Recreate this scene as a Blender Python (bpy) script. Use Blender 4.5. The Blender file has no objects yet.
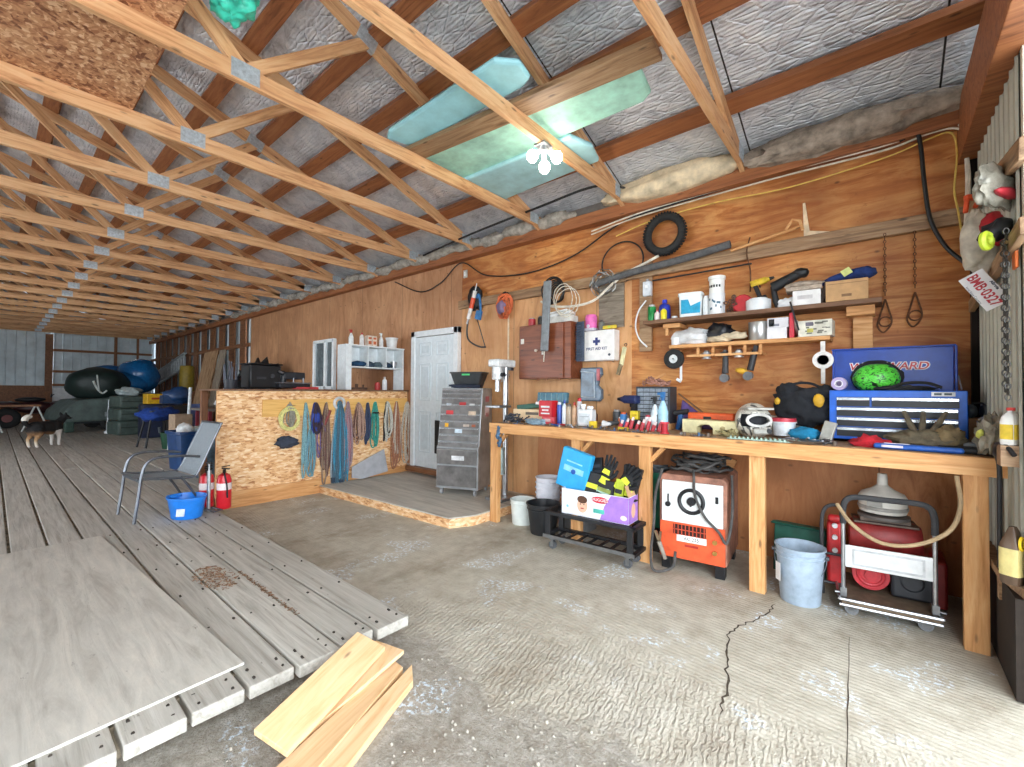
import bpy, math, random
from math import pi, sin, cos, radians as R, hypot
from mathutils import Vector, Matrix, Euler, noise
SC = bpy.context.scene
COL = SC.collection
RND = random.Random(7)

# ------------------------------------------------------------ camera model
F_PX, YAW, PIT, ROL, CAMH = 439.77, R(40.197), R(0.965), R(0.380), 1.42
_F = Vector((-sin(YAW), cos(YAW), 0)); _R = Vector((cos(YAW), sin(YAW), 0)); _U = Vector((0, 0, 1))
_F2 = _F*cos(PIT)+_U*sin(PIT); _U2 = _U*cos(PIT)-_F*sin(PIT)
_R3 = _R*cos(ROL)+_U2*sin(ROL); _U3 = _U2*cos(ROL)-_R*sin(ROL)
EYE = Vector((0, 0, CAMH))
def at(x, y, ax, val):
    """point of the place measured off the photograph: where the sight line of a pixel meets the plane ax = val"""
    d = _F2+_R3*((x-512)/F_PX)-_U3*((y-383.5)/F_PX)
    i = 'XYZ'.index(ax)
    return EYE+d*((val-EYE[i])/d[i])
def mpp(p): return (Vector(p)-EYE).dot(_F2)/F_PX
def spot(x0, y0, x1, y1, z, back=.45, ymax=4.33, ymin=-99):
    """base centre, width and height of something that stands at height z"""
    p = at((x0+x1)/2, y1, 'Z', z)
    if p.y > ymax-.06: p = at((x0+x1)/2, y1, 'Y', ymax-.06); p.z = z
    if p.y < ymin: p = at((x0+x1)/2, y1, 'Y', ymin); p.z = z
    s = mpp(p); w = (x1-x0)*s; h = (y1-y0)*s
    d = Vector((p.x, p.y, 0)).normalized()
    p = p+d*w*back; p.z = z
    if p.y+w*.5 > ymax+.05: p.y = max(ymax+.05-w*.5, 3.6)
    return p, w, h
def spot2(x0, y0, x1, zb, Y):
    a, b = at(x0, y0, 'Y', Y), at(x1, y0, 'Y', Y); s_ = (Vector(((a.x+b.x)/2, Y, zb))-EYE).dot(_F2)/F_PX
    return Vector(((a.x+b.x)/2, Y, zb)), (x1-x0)*s_, (a.z+b.z)/2-zb
cam = bpy.data.cameras.new('camera'); cam.sensor_fit = 'HORIZONTAL'; cam.sensor_width = 36
cam.lens = 36*F_PX/1024; cam.clip_start = .02; cam.clip_end = 200
camo = bpy.data.objects.new('camera', cam); COL.objects.link(camo)
mw = Matrix.Identity(4)
for i, ax in enumerate((_R3, _U3, -_F2)):
    for j in range(3): mw[j][i] = ax[j]
mw.translation = EYE; camo.matrix_world = mw; SC.camera = camo

# ------------------------------------------------------------ materials
def lin(c): 
    c = c/255
    return c/12.92 if c <= .04045 else ((c+.055)/1.055)**2.4
def rgb(c): return (lin(c[0]), lin(c[1]), lin(c[2]), 1)
def hx(s): return (int(s[0:2], 16), int(s[2:4], 16), int(s[4:6], 16))
class NT:
    def __init__(s, name):
        m = bpy.data.materials.new(name); m.use_nodes = True; s.m = m; s.t = m.node_tree
        s.b = s.t.nodes['Principled BSDF']
    def n(s, typ, ins=None, **kw):
        nd = s.t.nodes.new(typ)
        for k, v in kw.items(): setattr(nd, k, v)
        for k, v in (ins or {}).items():
            if isinstance(v, bpy.types.NodeSocket): s.t.links.new(v, nd.inputs[k])
            else: nd.inputs[k].default_value = v
        return nd
    def link(s, a, b): s.t.links.new(a, b)
    def ramp(s, fac, stops, interp='LINEAR'):
        r = s.n('ShaderNodeValToRGB', {'Fac': fac}); cr = r.color_ramp; cr.interpolation = interp
        while len(cr.elements) < len(stops): cr.elements.new(.5)
        for e, (p, c) in zip(cr.elements, stops): e.position = p; e.color = rgb(c) if max(c[:3]) > 1.01 else (c[0], c[1], c[2], 1)
        return r.outputs['Color']
    def mix(s, f, a, b, mode='MIX'):
        n = s.n('ShaderNodeMix', data_type='RGBA', blend_type=mode)
        for i, v in ((0, f), (6, a), (7, b)):
            if isinstance(v, bpy.types.NodeSocket): s.link(v, n.inputs[i])
            else: n.inputs[i].default_value = (rgb(v) if isinstance(v, tuple) and max(v) > 1.01 else v)
        return n.outputs[2]
    def math(s, op, a, b=0.0, c=0.0):
        n = s.n('ShaderNodeMath', operation=op)
        for i, v in enumerate((a, b, c)):
            if isinstance(v, bpy.types.NodeSocket): s.link(v, n.inputs[i])
            else: n.inputs[i].default_value = v
        return n.outputs[0]
    def coords(s, scale=(1, 1, 1), rnd=True, rot=(0, 0, 0), world=False):
        if world: src = s.n('ShaderNodeNewGeometry').outputs['Position']
        else: src = s.n('ShaderNodeTexCoord').outputs['Object']
        if rnd:
            oi = s.n('ShaderNodeObjectInfo'); k = s.math('MULTIPLY', oi.outputs['Random'], 37.0)
            src = s.n('ShaderNodeVectorMath', {0: src, 1: s.n('ShaderNodeCombineXYZ', {0: k, 1: k, 2: k}).outputs[0]}, operation='ADD').outputs[0]
        return s.n('ShaderNodeMapping', {'Vector': src, 'Scale': scale, 'Rotation': rot}).outputs[0]
    def noise(s, v, scale, detail=4, rough=.5, dist=0):
        return s.n('ShaderNodeTexNoise', {'Vector': v, 'Scale': scale, 'Detail': detail, 'Roughness': rough, 'Distortion': dist}).outputs['Fac']
    def bump(s, h, strength=.3, dist=.01):
        b = s.n('ShaderNodeBump', {'Height': h, 'Strength': strength, 'Distance': dist}); s.link(b.outputs[0], s.b.inputs['Normal'])
    def set(s, **kw):
        for k, v in kw.items():
            k = {'col': 'Base Color', 'rough': 'Roughness', 'metal': 'Metallic', 'trans': 'Transmission Weight'}.get(k, k)
            if isinstance(v, bpy.types.NodeSocket): s.link(v, s.b.inputs[k])
            else: s.b.inputs[k].default_value = v
_mc = {}
def C(h, rough=.55, metal=0.0, var=.14, bump=0.0, scale=14):
    """plain coloured stuff with faint mottling and scuffs"""
    key = (h, rough, metal, var, bump, scale)
    if key in _mc: return _mc[key]
    m = NT('paint_'+h); v = m.coords()
    n = m.noise(v, scale, 5, .6)
    c = hx(h); d = tuple(max(0, x*(1-var)) for x in c); l = tuple(min(255, x*(1+var*.6)+2) for x in c)
    col = m.ramp(n, [(.3, tuple(max(1.1, x) for x in d)), (.7, tuple(max(1.1, x) for x in l))])
    m.set(col=col, rough=rough, metal=metal)
    if bump: m.bump(m.noise(v, scale*3, 4), bump, .006)
    _mc[key] = m.m; return m.m
def cloth(h, var=.2): return C(h, .95, 0, var, .5, 22)
def metal(h, rough=.35): return C(h, rough, .85, .12)
def wood(name, base, dark, light, knots=True, rough=.6, gscale=1.0, world=False):
    m = NT(name); v = m.coords((1.2*gscale, 14*gscale, 14*gscale), not world, world=world)
    n = m.noise(v, 1.6, 6, .62, 1.2)
    col = m.ramp(n, [(.28, dark), (.5, base), (.72, light)])
    v2 = m.coords((1, 1, 1), not world, world=world)
    big = m.noise(v2, 1.1, 3)
    oi = m.n('ShaderNodeObjectInfo').outputs['Random']
    tone = m.math('ADD', m.math('MULTIPLY', big, .5), m.math('MULTIPLY', oi, .3))
    col = m.mix(m.math('MULTIPLY', tone, .55), col, dark)
    if knots:
        v3 = m.coords((2.6, 9, 9), not world, world=world)
        d = m.n('ShaderNodeTexVoronoi', {'Vector': v3, 'Scale': 1.3}).outputs['Distance']
        k = m.ramp(d, [(.06, (1, 1, 1)), (.13, (0, 0, 0))])
        col = m.mix(m.math('MULTIPLY', k, .7), col, tuple(x*.45 for x in dark))
    m.set(col=col, rough=rough); m.bump(n, .25, .004)
    return m.m
W_TRUSS = wood('truss_lumber', (228, 178, 128), (166, 108, 66), (244, 206, 160))
W_PURLIN = wood('purlin_lumber', (160, 98, 58), (108, 62, 34), (184, 122, 76))
W_LUMBER = wood('bench_lumber', (222, 166, 106), (176, 116, 64), (240, 196, 142))
W_NEW = wood('new_board', (232, 196, 150), (204, 158, 108), (242, 212, 172))
W_DARK = wood('weathered_beam', (166, 132, 98), (104, 76, 52), (198, 168, 132))
W_GREY = wood('grey_weathered_wood', (140, 128, 112), (92, 80, 68), (172, 160, 142))
W_SHELF = wood('shelf_plank', (128, 92, 66), (84, 56, 38), (158, 120, 90))
W_STUD = wood('stud_lumber', (140, 92, 58), (92, 58, 36), (168, 116, 76))
W_BROWN = wood('stained_cabinet_wood', (132, 72, 44), (92, 46, 28), (152, 90, 60), rough=.4, gscale=.8)
W_YEL = wood('yellow_board', (236, 188, 108), (206, 150, 76), (246, 206, 134))
def ply(name, base, dark, light, sheet=True):
    """rotary-cut plywood in world metres: cathedral grain, patches and sheet joints"""
    m = NT(name); v = m.coords((.8, 1.0, 5.0) if name.startswith('h') else (4.2, 1, .9), False, world=True)
    n = m.noise(v, 1.5, 7, .65, 2.2)
    col = m.ramp(n, [(.25, dark), (.45, base), (.62, light), (.8, base)])
    v2 = m.coords((1, 1, 1), False, world=True)
    big = m.noise(v2, .9, 5, .6)
    col = m.mix(m.ramp(big, [(.38, (0, 0, 0)), (.66, (.75, .75, .75))]), col, dark)
    spk = m.ramp(m.noise(v2, 14, 3, .7), [(.66, (0, 0, 0)), (.74, (1, 1, 1))]); col = m.mix(m.math('MULTIPLY', spk, .45), col, dark)
    d = m.n('ShaderNodeTexVoronoi', {'Vector': m.coords((1, 1, 1.7), False, world=True), 'Scale': 4.5}).outputs['Distance']
    col = m.mix(m.math('MULTIPLY', m.ramp(d, [(.04, (1, 1, 1)), (.11, (0, 0, 0))]), .7), col, tuple(x*.5 for x in dark))
    if sheet:
        sx = m.n('ShaderNodeSeparateXYZ', {0: v2}).outputs[0]
        fr = m.math('ABSOLUTE', m.math('SUBTRACT', m.math('FRACT', m.math('DIVIDE', m.math('ADD', sx, 40.9), 1.22)), .5))
        col = m.mix(m.math('MULTIPLY', m.math('LESS_THAN', fr, .0035), .8), col, tuple(x*.35 for x in dark))
        fl = m.math('FLOOR', m.math('SUBTRACT', m.math('DIVIDE', m.math('ADD', sx, 40.9), 1.22), .5))
        wn = m.n('ShaderNodeTexWhiteNoise', {'W': fl}, noise_dimensions='1D').outputs['Value']
        col = m.mix(m.math('MULTIPLY', wn, .35), col, light)
    m.set(col=col, rough=.55); m.bump(n, .2, .004)
    return m.m
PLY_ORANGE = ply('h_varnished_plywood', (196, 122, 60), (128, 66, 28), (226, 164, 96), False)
PLY_TAN = ply('tan_plywood', (214, 158, 104), (172, 112, 66), (230, 180, 130))
PLY_BROWN = ply('brown_plywood', (190, 138, 98), (146, 98, 64), (208, 160, 120))
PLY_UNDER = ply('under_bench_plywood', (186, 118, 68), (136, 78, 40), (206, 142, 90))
def osb(name, cols, k_=1.0):
    m = NT(name); outs = []
    v0 = m.coords((1, 1, 1), False)
    wob = m.n('ShaderNodeTexNoise', {'Vector': v0, 'Scale': 9.0, 'Detail': 2}).outputs['Color']
    for k, (rz, sc) in enumerate((((.5, .3, .4), 15), ((1.6, -.8, 2.2), 20))):
        v = m.n('ShaderNodeMapping', {'Vector': v0, 'Rotation': rz, 'Scale': (1, 1.15, 3.4), 'Location': (k*3.1, 0, 0)}).outputs[0]
        v = m.n('ShaderNodeMix', {0: .10, 4: v, 5: wob}, data_type='VECTOR').outputs[1]
        outs.append(m.n('ShaderNodeTexVoronoi', {'Vector': v, 'Scale': sc*k_, 'Randomness': 1}).outputs['Color'])
    bw = [m.n('ShaderNodeSeparateColor', {0: o}).outputs[0] for o in outs]
    f = m.math('ADD', m.math('MULTIPLY', bw[0], .55), m.math('MULTIPLY', bw[1], .45))
    f = m.math('ADD', f, m.math('MULTIPLY', m.math('SUBTRACT', m.noise(v0, 2.0, 3), .5), .3))
    st = [(.12+.19*i, c) for i, c in enumerate(cols)]
    m.set(col=m.ramp(f, st), rough=.6); m.bump(f, .35, .004)
    return m.m
OSB = osb('strand_board', [(184, 122, 76), (222, 168, 114), (234, 188, 136), (240, 202, 154), (250, 222, 184)])
OSB_D = osb('old_strand_board', [(128, 78, 52), (174, 118, 82), (196, 142, 102), (208, 156, 114), (232, 192, 152)], 2.3)
def m_concrete():
    m = NT('floor_concrete'); p = m.coords((1, 1, 1), False, world=True)
    xyz = m.n('ShaderNodeSeparateXYZ', {0: p}); X, Y = xyz.outputs[0], xyz.outputs[1]
    n1 = m.noise(p, 1.3, 6, .6); n2 = m.noise(p, 9, 6, .65); n3 = m.noise(p, 55, 4, .6)
    col = m.ramp(n1, [(.3, (166, 158, 140)), (.55, (194, 187, 170)), (.75, (210, 204, 190))])
    col = m.mix(.35, col, m.ramp(n2, [(.3, (150, 140, 122)), (.7, (228, 222, 208))]))
    # dirt apron near the doorway: a line running diagonally, broken up by noise
    e = m.math('ADD', m.math('SUBTRACT', m.math('SUBTRACT', 1.62, Y), m.math('MULTIPLY', m.math('ADD', X, 1.9), -.05)), m.math('MULTIPLY', m.math('SUBTRACT', n1, .5), 1.5))
    e2 = m.math('ADD', e, m.math('MULTIPLY', m.math('SUBTRACT', n2, .5), .5))
    dirt = m.ramp(e2, [(0, (0, 0, 0)), (.16, (1, 1, 1))])
    v = m.n('ShaderNodeTexVoronoi', {'Vector': p, 'Scale': 95.0}).outputs['Distance']
    dcol = m.ramp(m.noise(p, 17, 9, .8), [(.3, (134, 124, 110)), (.48, (172, 164, 150)), (.66, (204, 198, 188))])
    col = m.mix(dirt, col, dcol)
    # white paint spatters
    sp = m.math('MULTIPLY', m.ramp(m.noise(p, 2.6, 2), [(.57, (0, 0, 0)), (.63, (1, 1, 1))]), m.ramp(m.noise(p, 38, 5, .7), [(.52, (0, 0, 0)), (.58, (1, 1, 1))]))
    col = m.mix(m.math('MULTIPLY', sp, .9), col, (228, 240, 250))
    # oil and earth stains under the bench end
    st = m.ramp(m.noise(m.coords((1.6, 1, 1), False, world=True), 1.9, 6, .7), [(.50, (0, 0, 0)), (.70, (1, 1, 1))])
    col = m.mix(m.math('MULTIPLY', st, .5), col, (128, 108, 84))
    m.set(col=col, rough=.85)
    rip = m.coords((1, .42, 1), False, (0, 0, R(-28)), True)
    wv = m.n('ShaderNodeTexWave', {'Vector': rip, 'Scale': 11.5, 'Distortion': 9.0, 'Detail': 4.0, 'Detail Scale': 2.6, 'Detail Roughness': .7}, bands_direction='X').outputs['Fac']
    fine = m.n('ShaderNodeTexWave', {'Vector': m.coords((1, 1, 1), False, (0, 0, R(4)), True), 'Scale': 10.0, 'Distortion': 4.0, 'Detail': 4.0, 'Detail Scale': 3.0, 'Detail Roughness': .7}, bands_direction='Y').outputs['Fac']
    near = m.math('MULTIPLY', m.ramp(m.math('ADD', e, .85), [(.12, (0, 0, 0)), (.62, (1, 1, 1))]), m.math('SUBTRACT', 1.0, dirt))
    brk = m.ramp(m.noise(p, 7, 5, .7), [(.36, (.1, .1, .1)), (.6, (1, 1, 1))])
    h = m.math('ADD', m.math('MULTIPLY', m.math('MULTIPLY', m.math('MULTIPLY', wv, near), brk), 1.5), m.math('MULTIPLY', fine, .28))
    h = m.math('ADD', h, m.math('MULTIPLY', n3, .5))
    h = m.math('ADD', h, m.math('MULTIPLY', m.math('MULTIPLY', m.math('ADD', m.noise(p, 26, 10, .85), m.math('MULTIPLY', v, .35)), dirt), 3.2))
    m.bump(h, .7, .011)
    return m.m
def m_deck(name, base, dark, light, sheet=False):
    m = NT(name); v = m.coords((1.1, 22, 22) if not sheet else (1, 9, 9), False, world=True)
    n = m.noise(v, 1.5, 6, .65, .6); p = m.coords((1, 1, 1), False, world=True)
    col = m.ramp(n, [(.28, dark), (.5, base), (.72, light)])
    sy = m.n('ShaderNodeSeparateXYZ', {0: p}); k = m.math('FLOOR', m.math('DIVIDE', m.math('SUBTRACT', sy.outputs[1], .075), .205))
    wn = m.n('ShaderNodeTexWhiteNoise', {'W': k}, noise_dimensions='1D').outputs['Value']
    if not sheet: col = m.mix(m.math('MULTIPLY', wn, .35), col, dark)
    spt = m.ramp(m.noise(m.coords((1, 2.6, 1), False, world=True), 10, 4, .7), [(.66, (0, 0, 0)), (.73, (1, 1, 1))])
    col = m.mix(m.math('MULTIPLY', spt, .55), col, (92, 84, 74))
    br = m.ramp(m.noise(p, 2.2, 5, .7), [(.45, (0, 0, 0)), (.75, (1, 1, 1))])
    col = m.mix(m.math('MULTIPLY', br, .4), col, tuple(x*.86 for x in base))
    m.set(col=col, rough=.85); m.bump(m.math('ADD', n, m.math('MULTIPLY', m.noise(p, 40, 4), .5)), .5, .006)
    return m.m
def m_foil():
    m = NT('foil_insulation'); p = m.coords((1, 1, 1), False, world=True)
    w = m.n('ShaderNodeTexWave', {'Vector': p, 'Scale': 11.0, 'Distortion': 2.6, 'Detail': 4.0, 'Detail Scale': 1.6, 'Detail Roughness': .65}, bands_direction='Y').outputs['Fac']
    cr = m.n('ShaderNodeTexVoronoi', {'Vector': m.coords((1, 2.2, 1), False, world=True), 'Scale': 7.0}, feature='DISTANCE_TO_EDGE').outputs['Distance']
    n = m.noise(p, 5, 6, .7, .8)
    col = m.ramp(n, [(.25, (170, 174, 184)), (.5, (226, 230, 238)), (.75, (252, 252, 254))])
    sx = m.n('ShaderNodeSeparateXYZ', {0: p}).outputs[0]
    fr = m.math('ABSOLUTE', m.math('SUBTRACT', m.math('FRACT', m.math('DIVIDE', m.math('ADD', sx, 40.55), 1.22)), .5))
    col = m.mix(m.math('LESS_THAN', fr, .005), col, (40, 38, 38))
    h = m.math('ADD', m.math('MULTIPLY', w, .28), m.math('ADD', m.math('MULTIPLY', n, 2.2), m.math('MULTIPLY', m.math('MINIMUM', cr, .12), 5)))
    m.set(col=col, rough=.36, metal=.40); m.bump(h, .85, .012)
    return m.m
FOIL = m_foil()
CONCRETE = m_concrete()
DECK = m_deck('grey_deck_plank', (190, 186, 176), (148, 142, 132), (214, 210, 202))
SHEET = m_deck('grey_plywood_sheet', (198, 194, 184), (166, 160, 148), (216, 210, 198), True)
SIDING = C('c3d0d6', .5, .15, .08, 0, 3)
SIDING_R = C('b9b8aa', .6, .1, .12, 0, 3)
GALV = C('c2cad0', .45, .5, .15, 0, 40)
BLACK = C('1c1d20', .5); BLACKM = C('242528', .4, .3); RUBBER = C('232323', .85, 0, .25, .3, 40)
WHITE = C('e8ebec', .45, 0, .05); GREYM = metal('9da1a5'); STEEL = metal('c0c3c6', .3); RUST = C('6b4630', .8, .3, .3, .3, 30)
RED = C('c3222a', .4); BLUE = C('1f5fc0', .4); YEL = C('e6c229', .45); ORANGE = C('e4552b', .45); CARD = C('b98d5e', .8, 0, .1)
ROPEW = C('d8d0c0', .9, 0, .2, .5, 60)
def glass(h='dfe9ee', rough=.05, alpha=None):
    m = NT('glass_'+h); m.set(col=rgb(hx(h)), rough=rough, trans=.9); m.b.inputs['IOR'].default_value = 1.2; return m.m
GLASS = glass()
def emit(h, s):
    m = NT('lit_'+h); m.set(col=rgb(hx(h))); m.b.inputs['Emission Color'].default_value = rgb(hx(h)); m.b.inputs['Emission Strength'].default_value = s; return m.m

# ------------------------------------------------------------ mesh helper
class G:
    def __init__(s): s.v = []; s.f = []; s.m = []; s.soft = False
    def add(s, vs, fs, m=0):
        b = len(s.v); s.v += [tuple(v) for v in vs]; s.f += [tuple(i+b for i in f) for f in fs]; s.m += [m]*len(fs); return s
    def box(s, c, d, rot=None, m=0, taper=1.0):
        x, y, z = (k/2 for k in d); vs = []
        for dz in (-1, 1):
            t = taper if dz > 0 else 1
            for dx, dy in ((-1, -1), (1, -1), (1, 1), (-1, 1)): vs.append(Vector((dx*x*t, dy*y*t, dz*z)))
        if rot is not None:
            q = rot if isinstance(rot, Matrix) else Euler(rot).to_matrix()
            vs = [q@v for v in vs]
        return s.add([v+Vector(c) for v in vs], [(3, 2, 1, 0), (4, 5, 6, 7), (0, 1, 5, 4), (1, 2, 6, 5), (2, 3, 7, 6), (3, 0, 4, 7)], m)
    def frame(s, d):
        d = d.normalized(); a = Vector((0, 0, 1)) if abs(d.z) < .9 else Vector((1, 0, 0))
        u = d.cross(a).normalized(); return u, d.cross(u)
    def cyl(s, p0, p1, r0, r1=None, n=14, m=0, caps=True):
        p0, p1 = Vector(p0), Vector(p1); r1 = r0 if r1 is None else r1; u, w = s.frame(p1-p0); vs = []
        for p, r in ((p0, r0), (p1, r1)):
            for i in range(n): a = 2*pi*i/n; vs.append(p+(u*cos(a)+w*sin(a))*r)
        fs = [(i, (i+1) % n, n+(i+1) % n, n+i) for i in range(n)]
        if caps: fs += [tuple(range(n-1, -1, -1)), tuple(range(n, 2*n))]
        return s.add(vs, fs, m)
    def tube(s, pts, r, n=8, m=0, closed=False):
        pts = [Vector(p) for p in pts]; L = len(pts); vs = []; rr = r if isinstance(r, (list, tuple)) else [r]*L
        u = None
        for i, p in enumerate(pts):
            a = pts[(i-1) % L] if (closed or i > 0) else p; b = pts[(i+1) % L] if (closed or i < L-1) else p
            d = (b-a); d = d.normalized() if d.length > 1e-9 else Vector((0, 0, 1))
            if u is None: u, _ = s.frame(d)
            u = (u-d*u.dot(d)); u = u.normalized() if u.length > 1e-6 else s.frame(d)[0]
            w = d.cross(u)
            for k in range(n): t = 2*pi*k/n; vs.append(p+(u*cos(t)+w*sin(t))*rr[i])
        fs = []
        for i in range(L if closed else L-1):
            j = (i+1) % L
            for k in range(n): k2 = (k+1) % n; fs.append((i*n+k, i*n+k2, j*n+k2, j*n+k))
        if not closed: fs += [tuple(range(n-1, -1, -1)), tuple(range((L-1)*n, L*n))]
        return s.add(vs, fs, m)
    def lathe(s, prof, c=(0, 0, 0), n=24, sx=1, sy=1, m=0, axis=None, square=0):
        vs = []; c = Vector(c)
        for r, z in prof:
            for k in range(n):
                a = 2*pi*k/n; q = 1
                if square: q = 1/((abs(cos(a))**square+abs(sin(a))**square)**(1/square))
                v = Vector((r*cos(a)*sx*q, r*sin(a)*sy*q, z))
                if axis is not None: v = axis@v
                vs.append(c+v)
        fs = [(i*n+k, i*n+(k+1) % n, (i+1)*n+(k+1) % n, (i+1)*n+k) for i in range(len(prof)-1) for k in range(n)]
        if prof[0][0] > 1e-5: fs.append(tuple(range(n-1, -1, -1)))
        if prof[-1][0] > 1e-5: fs.append(tuple(range((len(prof)-1)*n, len(prof)*n)))
        return s.add(vs, fs, m)
    def torus(s, c, R0, r, rot=(0, 0, 0), n=32, k=10, m=0, sy=1, wob=0, seed=0):
        q = Euler(rot).to_matrix(); pts = []
        for i in range(n):
            a = 2*pi*i/n; w = 1+wob*noise.noise(Vector((cos(a)*2, sin(a)*2, seed*3.3)))
            pts.append(Vector(c)+q@Vector((R0*cos(a)*w, R0*sin(a)*sy*w, wob*R0*noise.noise(Vector((cos(a)*2+9, sin(a)*2, seed))))))
        return s.tube(pts, r, k, m, True)
    def blob(s, c, d, seed=0, amp=.18, m=0, nu=20, nv=12, fr=2.2, flat=True, rot=None):
        vs = []; fs = []; c = Vector(c); q = Euler(rot).to_matrix() if rot else None; s.soft = True
        for j in range(nv+1):
            t = pi*j/nv
            for i in range(nu):
                a = 2*pi*i/nu; v = Vector((sin(t)*cos(a), sin(t)*sin(a), cos(t)))
                k = 1+amp*noise.noise(v*fr+Vector((seed*7.1, seed*3.7, 0)))*2+amp*.5*noise.noise(v*fr*2.7+Vector((seed, 0, 5)))
                v = Vector((v.x*d[0]/2*k, v.y*d[1]/2*k, v.z*d[2]/2*k))
                if q: v = q@v
                if flat: v.z = max(v.z, -d[2]*.38)
                vs.append(c+v)
        for j in range(nv):
            for i in range(nu): i2 = (i+1) % nu; fs.append((j*nu+i, (j+1)*nu+i, (j+1)*nu+i2, j*nu+i2))
        return s.add(vs, fs, m)
    def prism(s, pts, d0, d1, plane='XZ', m=0):
        def mk(a, b, d): return {'XZ': (a, d, b), 'YZ': (d, a, b), 'XY': (a, b, d)}[plane]
        n = len(pts); vs = [mk(a, b, d0) for a, b in pts]+[mk(a, b, d1) for a, b in pts]
        return s.add(vs, [tuple(range(n)), tuple(range(2*n-1, n-1, -1))]+[(i, n+i, n+(i+1) % n, (i+1) % n) for i in range(n)], m)
    def build(s, name, mats, parent=None, loc=(0, 0, 0), rot=(0, 0, 0), smooth=True, bevel=0, ang=38):
        me = bpy.data.meshes.new(name); me.from_pydata(s.v, [], s.f)
        for m in (mats if isinstance(mats, (list, tuple)) else [mats]): me.materials.append(m)
        me.polygons.foreach_set('material_index', s.m)
        import bmesh
        bm = bmesh.new(); bm.from_mesh(me); bmesh.ops.recalc_face_normals(bm, faces=bm.faces); bm.to_mesh(me); bm.free()
        if smooth:
            me.polygons.foreach_set('use_smooth', [True]*len(me.polygons)); me.set_sharp_from_angle(angle=R(max(ang, 80) if s.soft else ang))
        o = bpy.data.objects.new(name, me); COL.objects.link(o); o.location = loc; o.rotation_euler = rot
        if parent: o.parent = parent
        if bevel:
            b = o.modifiers.new('b', 'BEVEL'); b.width = bevel; b.segments = 2; b.limit_method = 'ANGLE'; b.angle_limit = R(50)
        return o
def tag(o, label, cat, group=None):
    o['label'] = label; o['category'] = cat
    if group: o['group'] = group
    return o
def T(name, label, cat, loc=(0, 0, 0), rz=0, group=None):
    o = bpy.data.objects.new(name, None); COL.objects.link(o); o.location = loc; o.rotation_euler = (0, 0, rz); o.empty_display_size = .05
    return tag(o, label, cat, group)
def one(name, label, cat, g, mats, loc=(0, 0, 0), rz=0, group=None, **k):
    return tag(g.build(name, mats, None, loc, (0, 0, rz), **k), label, cat, group)
def struct(name, g, mats, **k):
    o = g.build(name, mats, **k); o['kind'] = 'structure'; return o
def dup(root, loc=None, rz=None, label=None, group=None):
    r = root.copy(); COL.objects.link(r)
    if loc is not None: r.location = loc
    if rz is not None: r.rotation_euler = (0, 0, rz)
    if label: r['label'] = label
    if group: r['group'] = group
    for ch in list(root.children):
        c = ch.copy(); COL.objects.link(c); c.parent = r
        for g in ch.children:
            d = g.copy(); COL.objects.link(d); d.parent = c
    return r
def beam(name, p0, p1, w, h, mat, parent=None, up=(0, 0, 1), over=0):
    """a length of lumber whose grain runs along it; w across, h along up"""
    p0, p1 = Vector(p0), Vector(p1); d = (p1-p0); L = d.length; x = d.normalized(); u = Vector(up)
    y = u.cross(x).normalized(); z = x.cross(y)
    g = G().box((0, 0, 0), (L+over, w, h))
    o = g.build(name, mat, parent, smooth=False, bevel=.003)
    mt = Matrix((x, y, z)).transposed().to_4x4(); mt.translation = (p0+p1)/2
    o.matrix_local = mt if parent is None else mt
    return o
def text(s, parent, loc, rot, size, mat, name='lettering', ext=.0006, bold=0.0, shear=0, sx=1):
    c = bpy.data.curves.new(name, 'FONT'); c.body = s; c.size = size; c.extrude = ext; c.align_x = 'CENTER'; c.align_y = 'CENTER'; c.offset = bold; c.shear = shear
    tmp = bpy.data.objects.new('tmp', c); COL.objects.link(tmp); bpy.context.view_layer.update()
    me = bpy.data.meshes.new_from_object(tmp); bpy.data.objects.remove(tmp); me.materials.clear(); me.materials.append(mat)
    o = bpy.data.objects.new(name, me); COL.objects.link(o); o.parent = parent; o.location = loc; o.rotation_euler = rot; o.scale = (sx, 1, 1)
    return o
SKY = 9.3; EXPO = 0.0
# ------------------------------------------------------------ the building
YW, XR, XL, YN, YC = 4.40, .50, -23.8, -5.6, -.6          # inner faces of the walls, ridge line
CH = 3.42                                                 # underside of the truss bottom chords
def tc(y): return 3.46+.35*(4.23-(YC+abs(y-YC)))
struct('floor', G().box(((XL+XR)/2, (YW+YN)/2, -.05), (XR-XL+.4, YW-YN+.4, .1)), CONCRETE, smooth=False)
gm = NT('snowy_gravel'); pp = gm.coords((1, 1, 1), False, world=True)
gm.set(col=gm.ramp(gm.noise(pp, 3, 8, .7), [(.35, (186, 182, 174)), (.6, (226, 226, 224))]), rough=.95)
struct('ground', G().box((XR+12.2, 0, -.06), (24, 60, .1)).box((-12, YN-12.2, -.06), (24.6, 24, .1)), gm.m, smooth=False)
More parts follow.
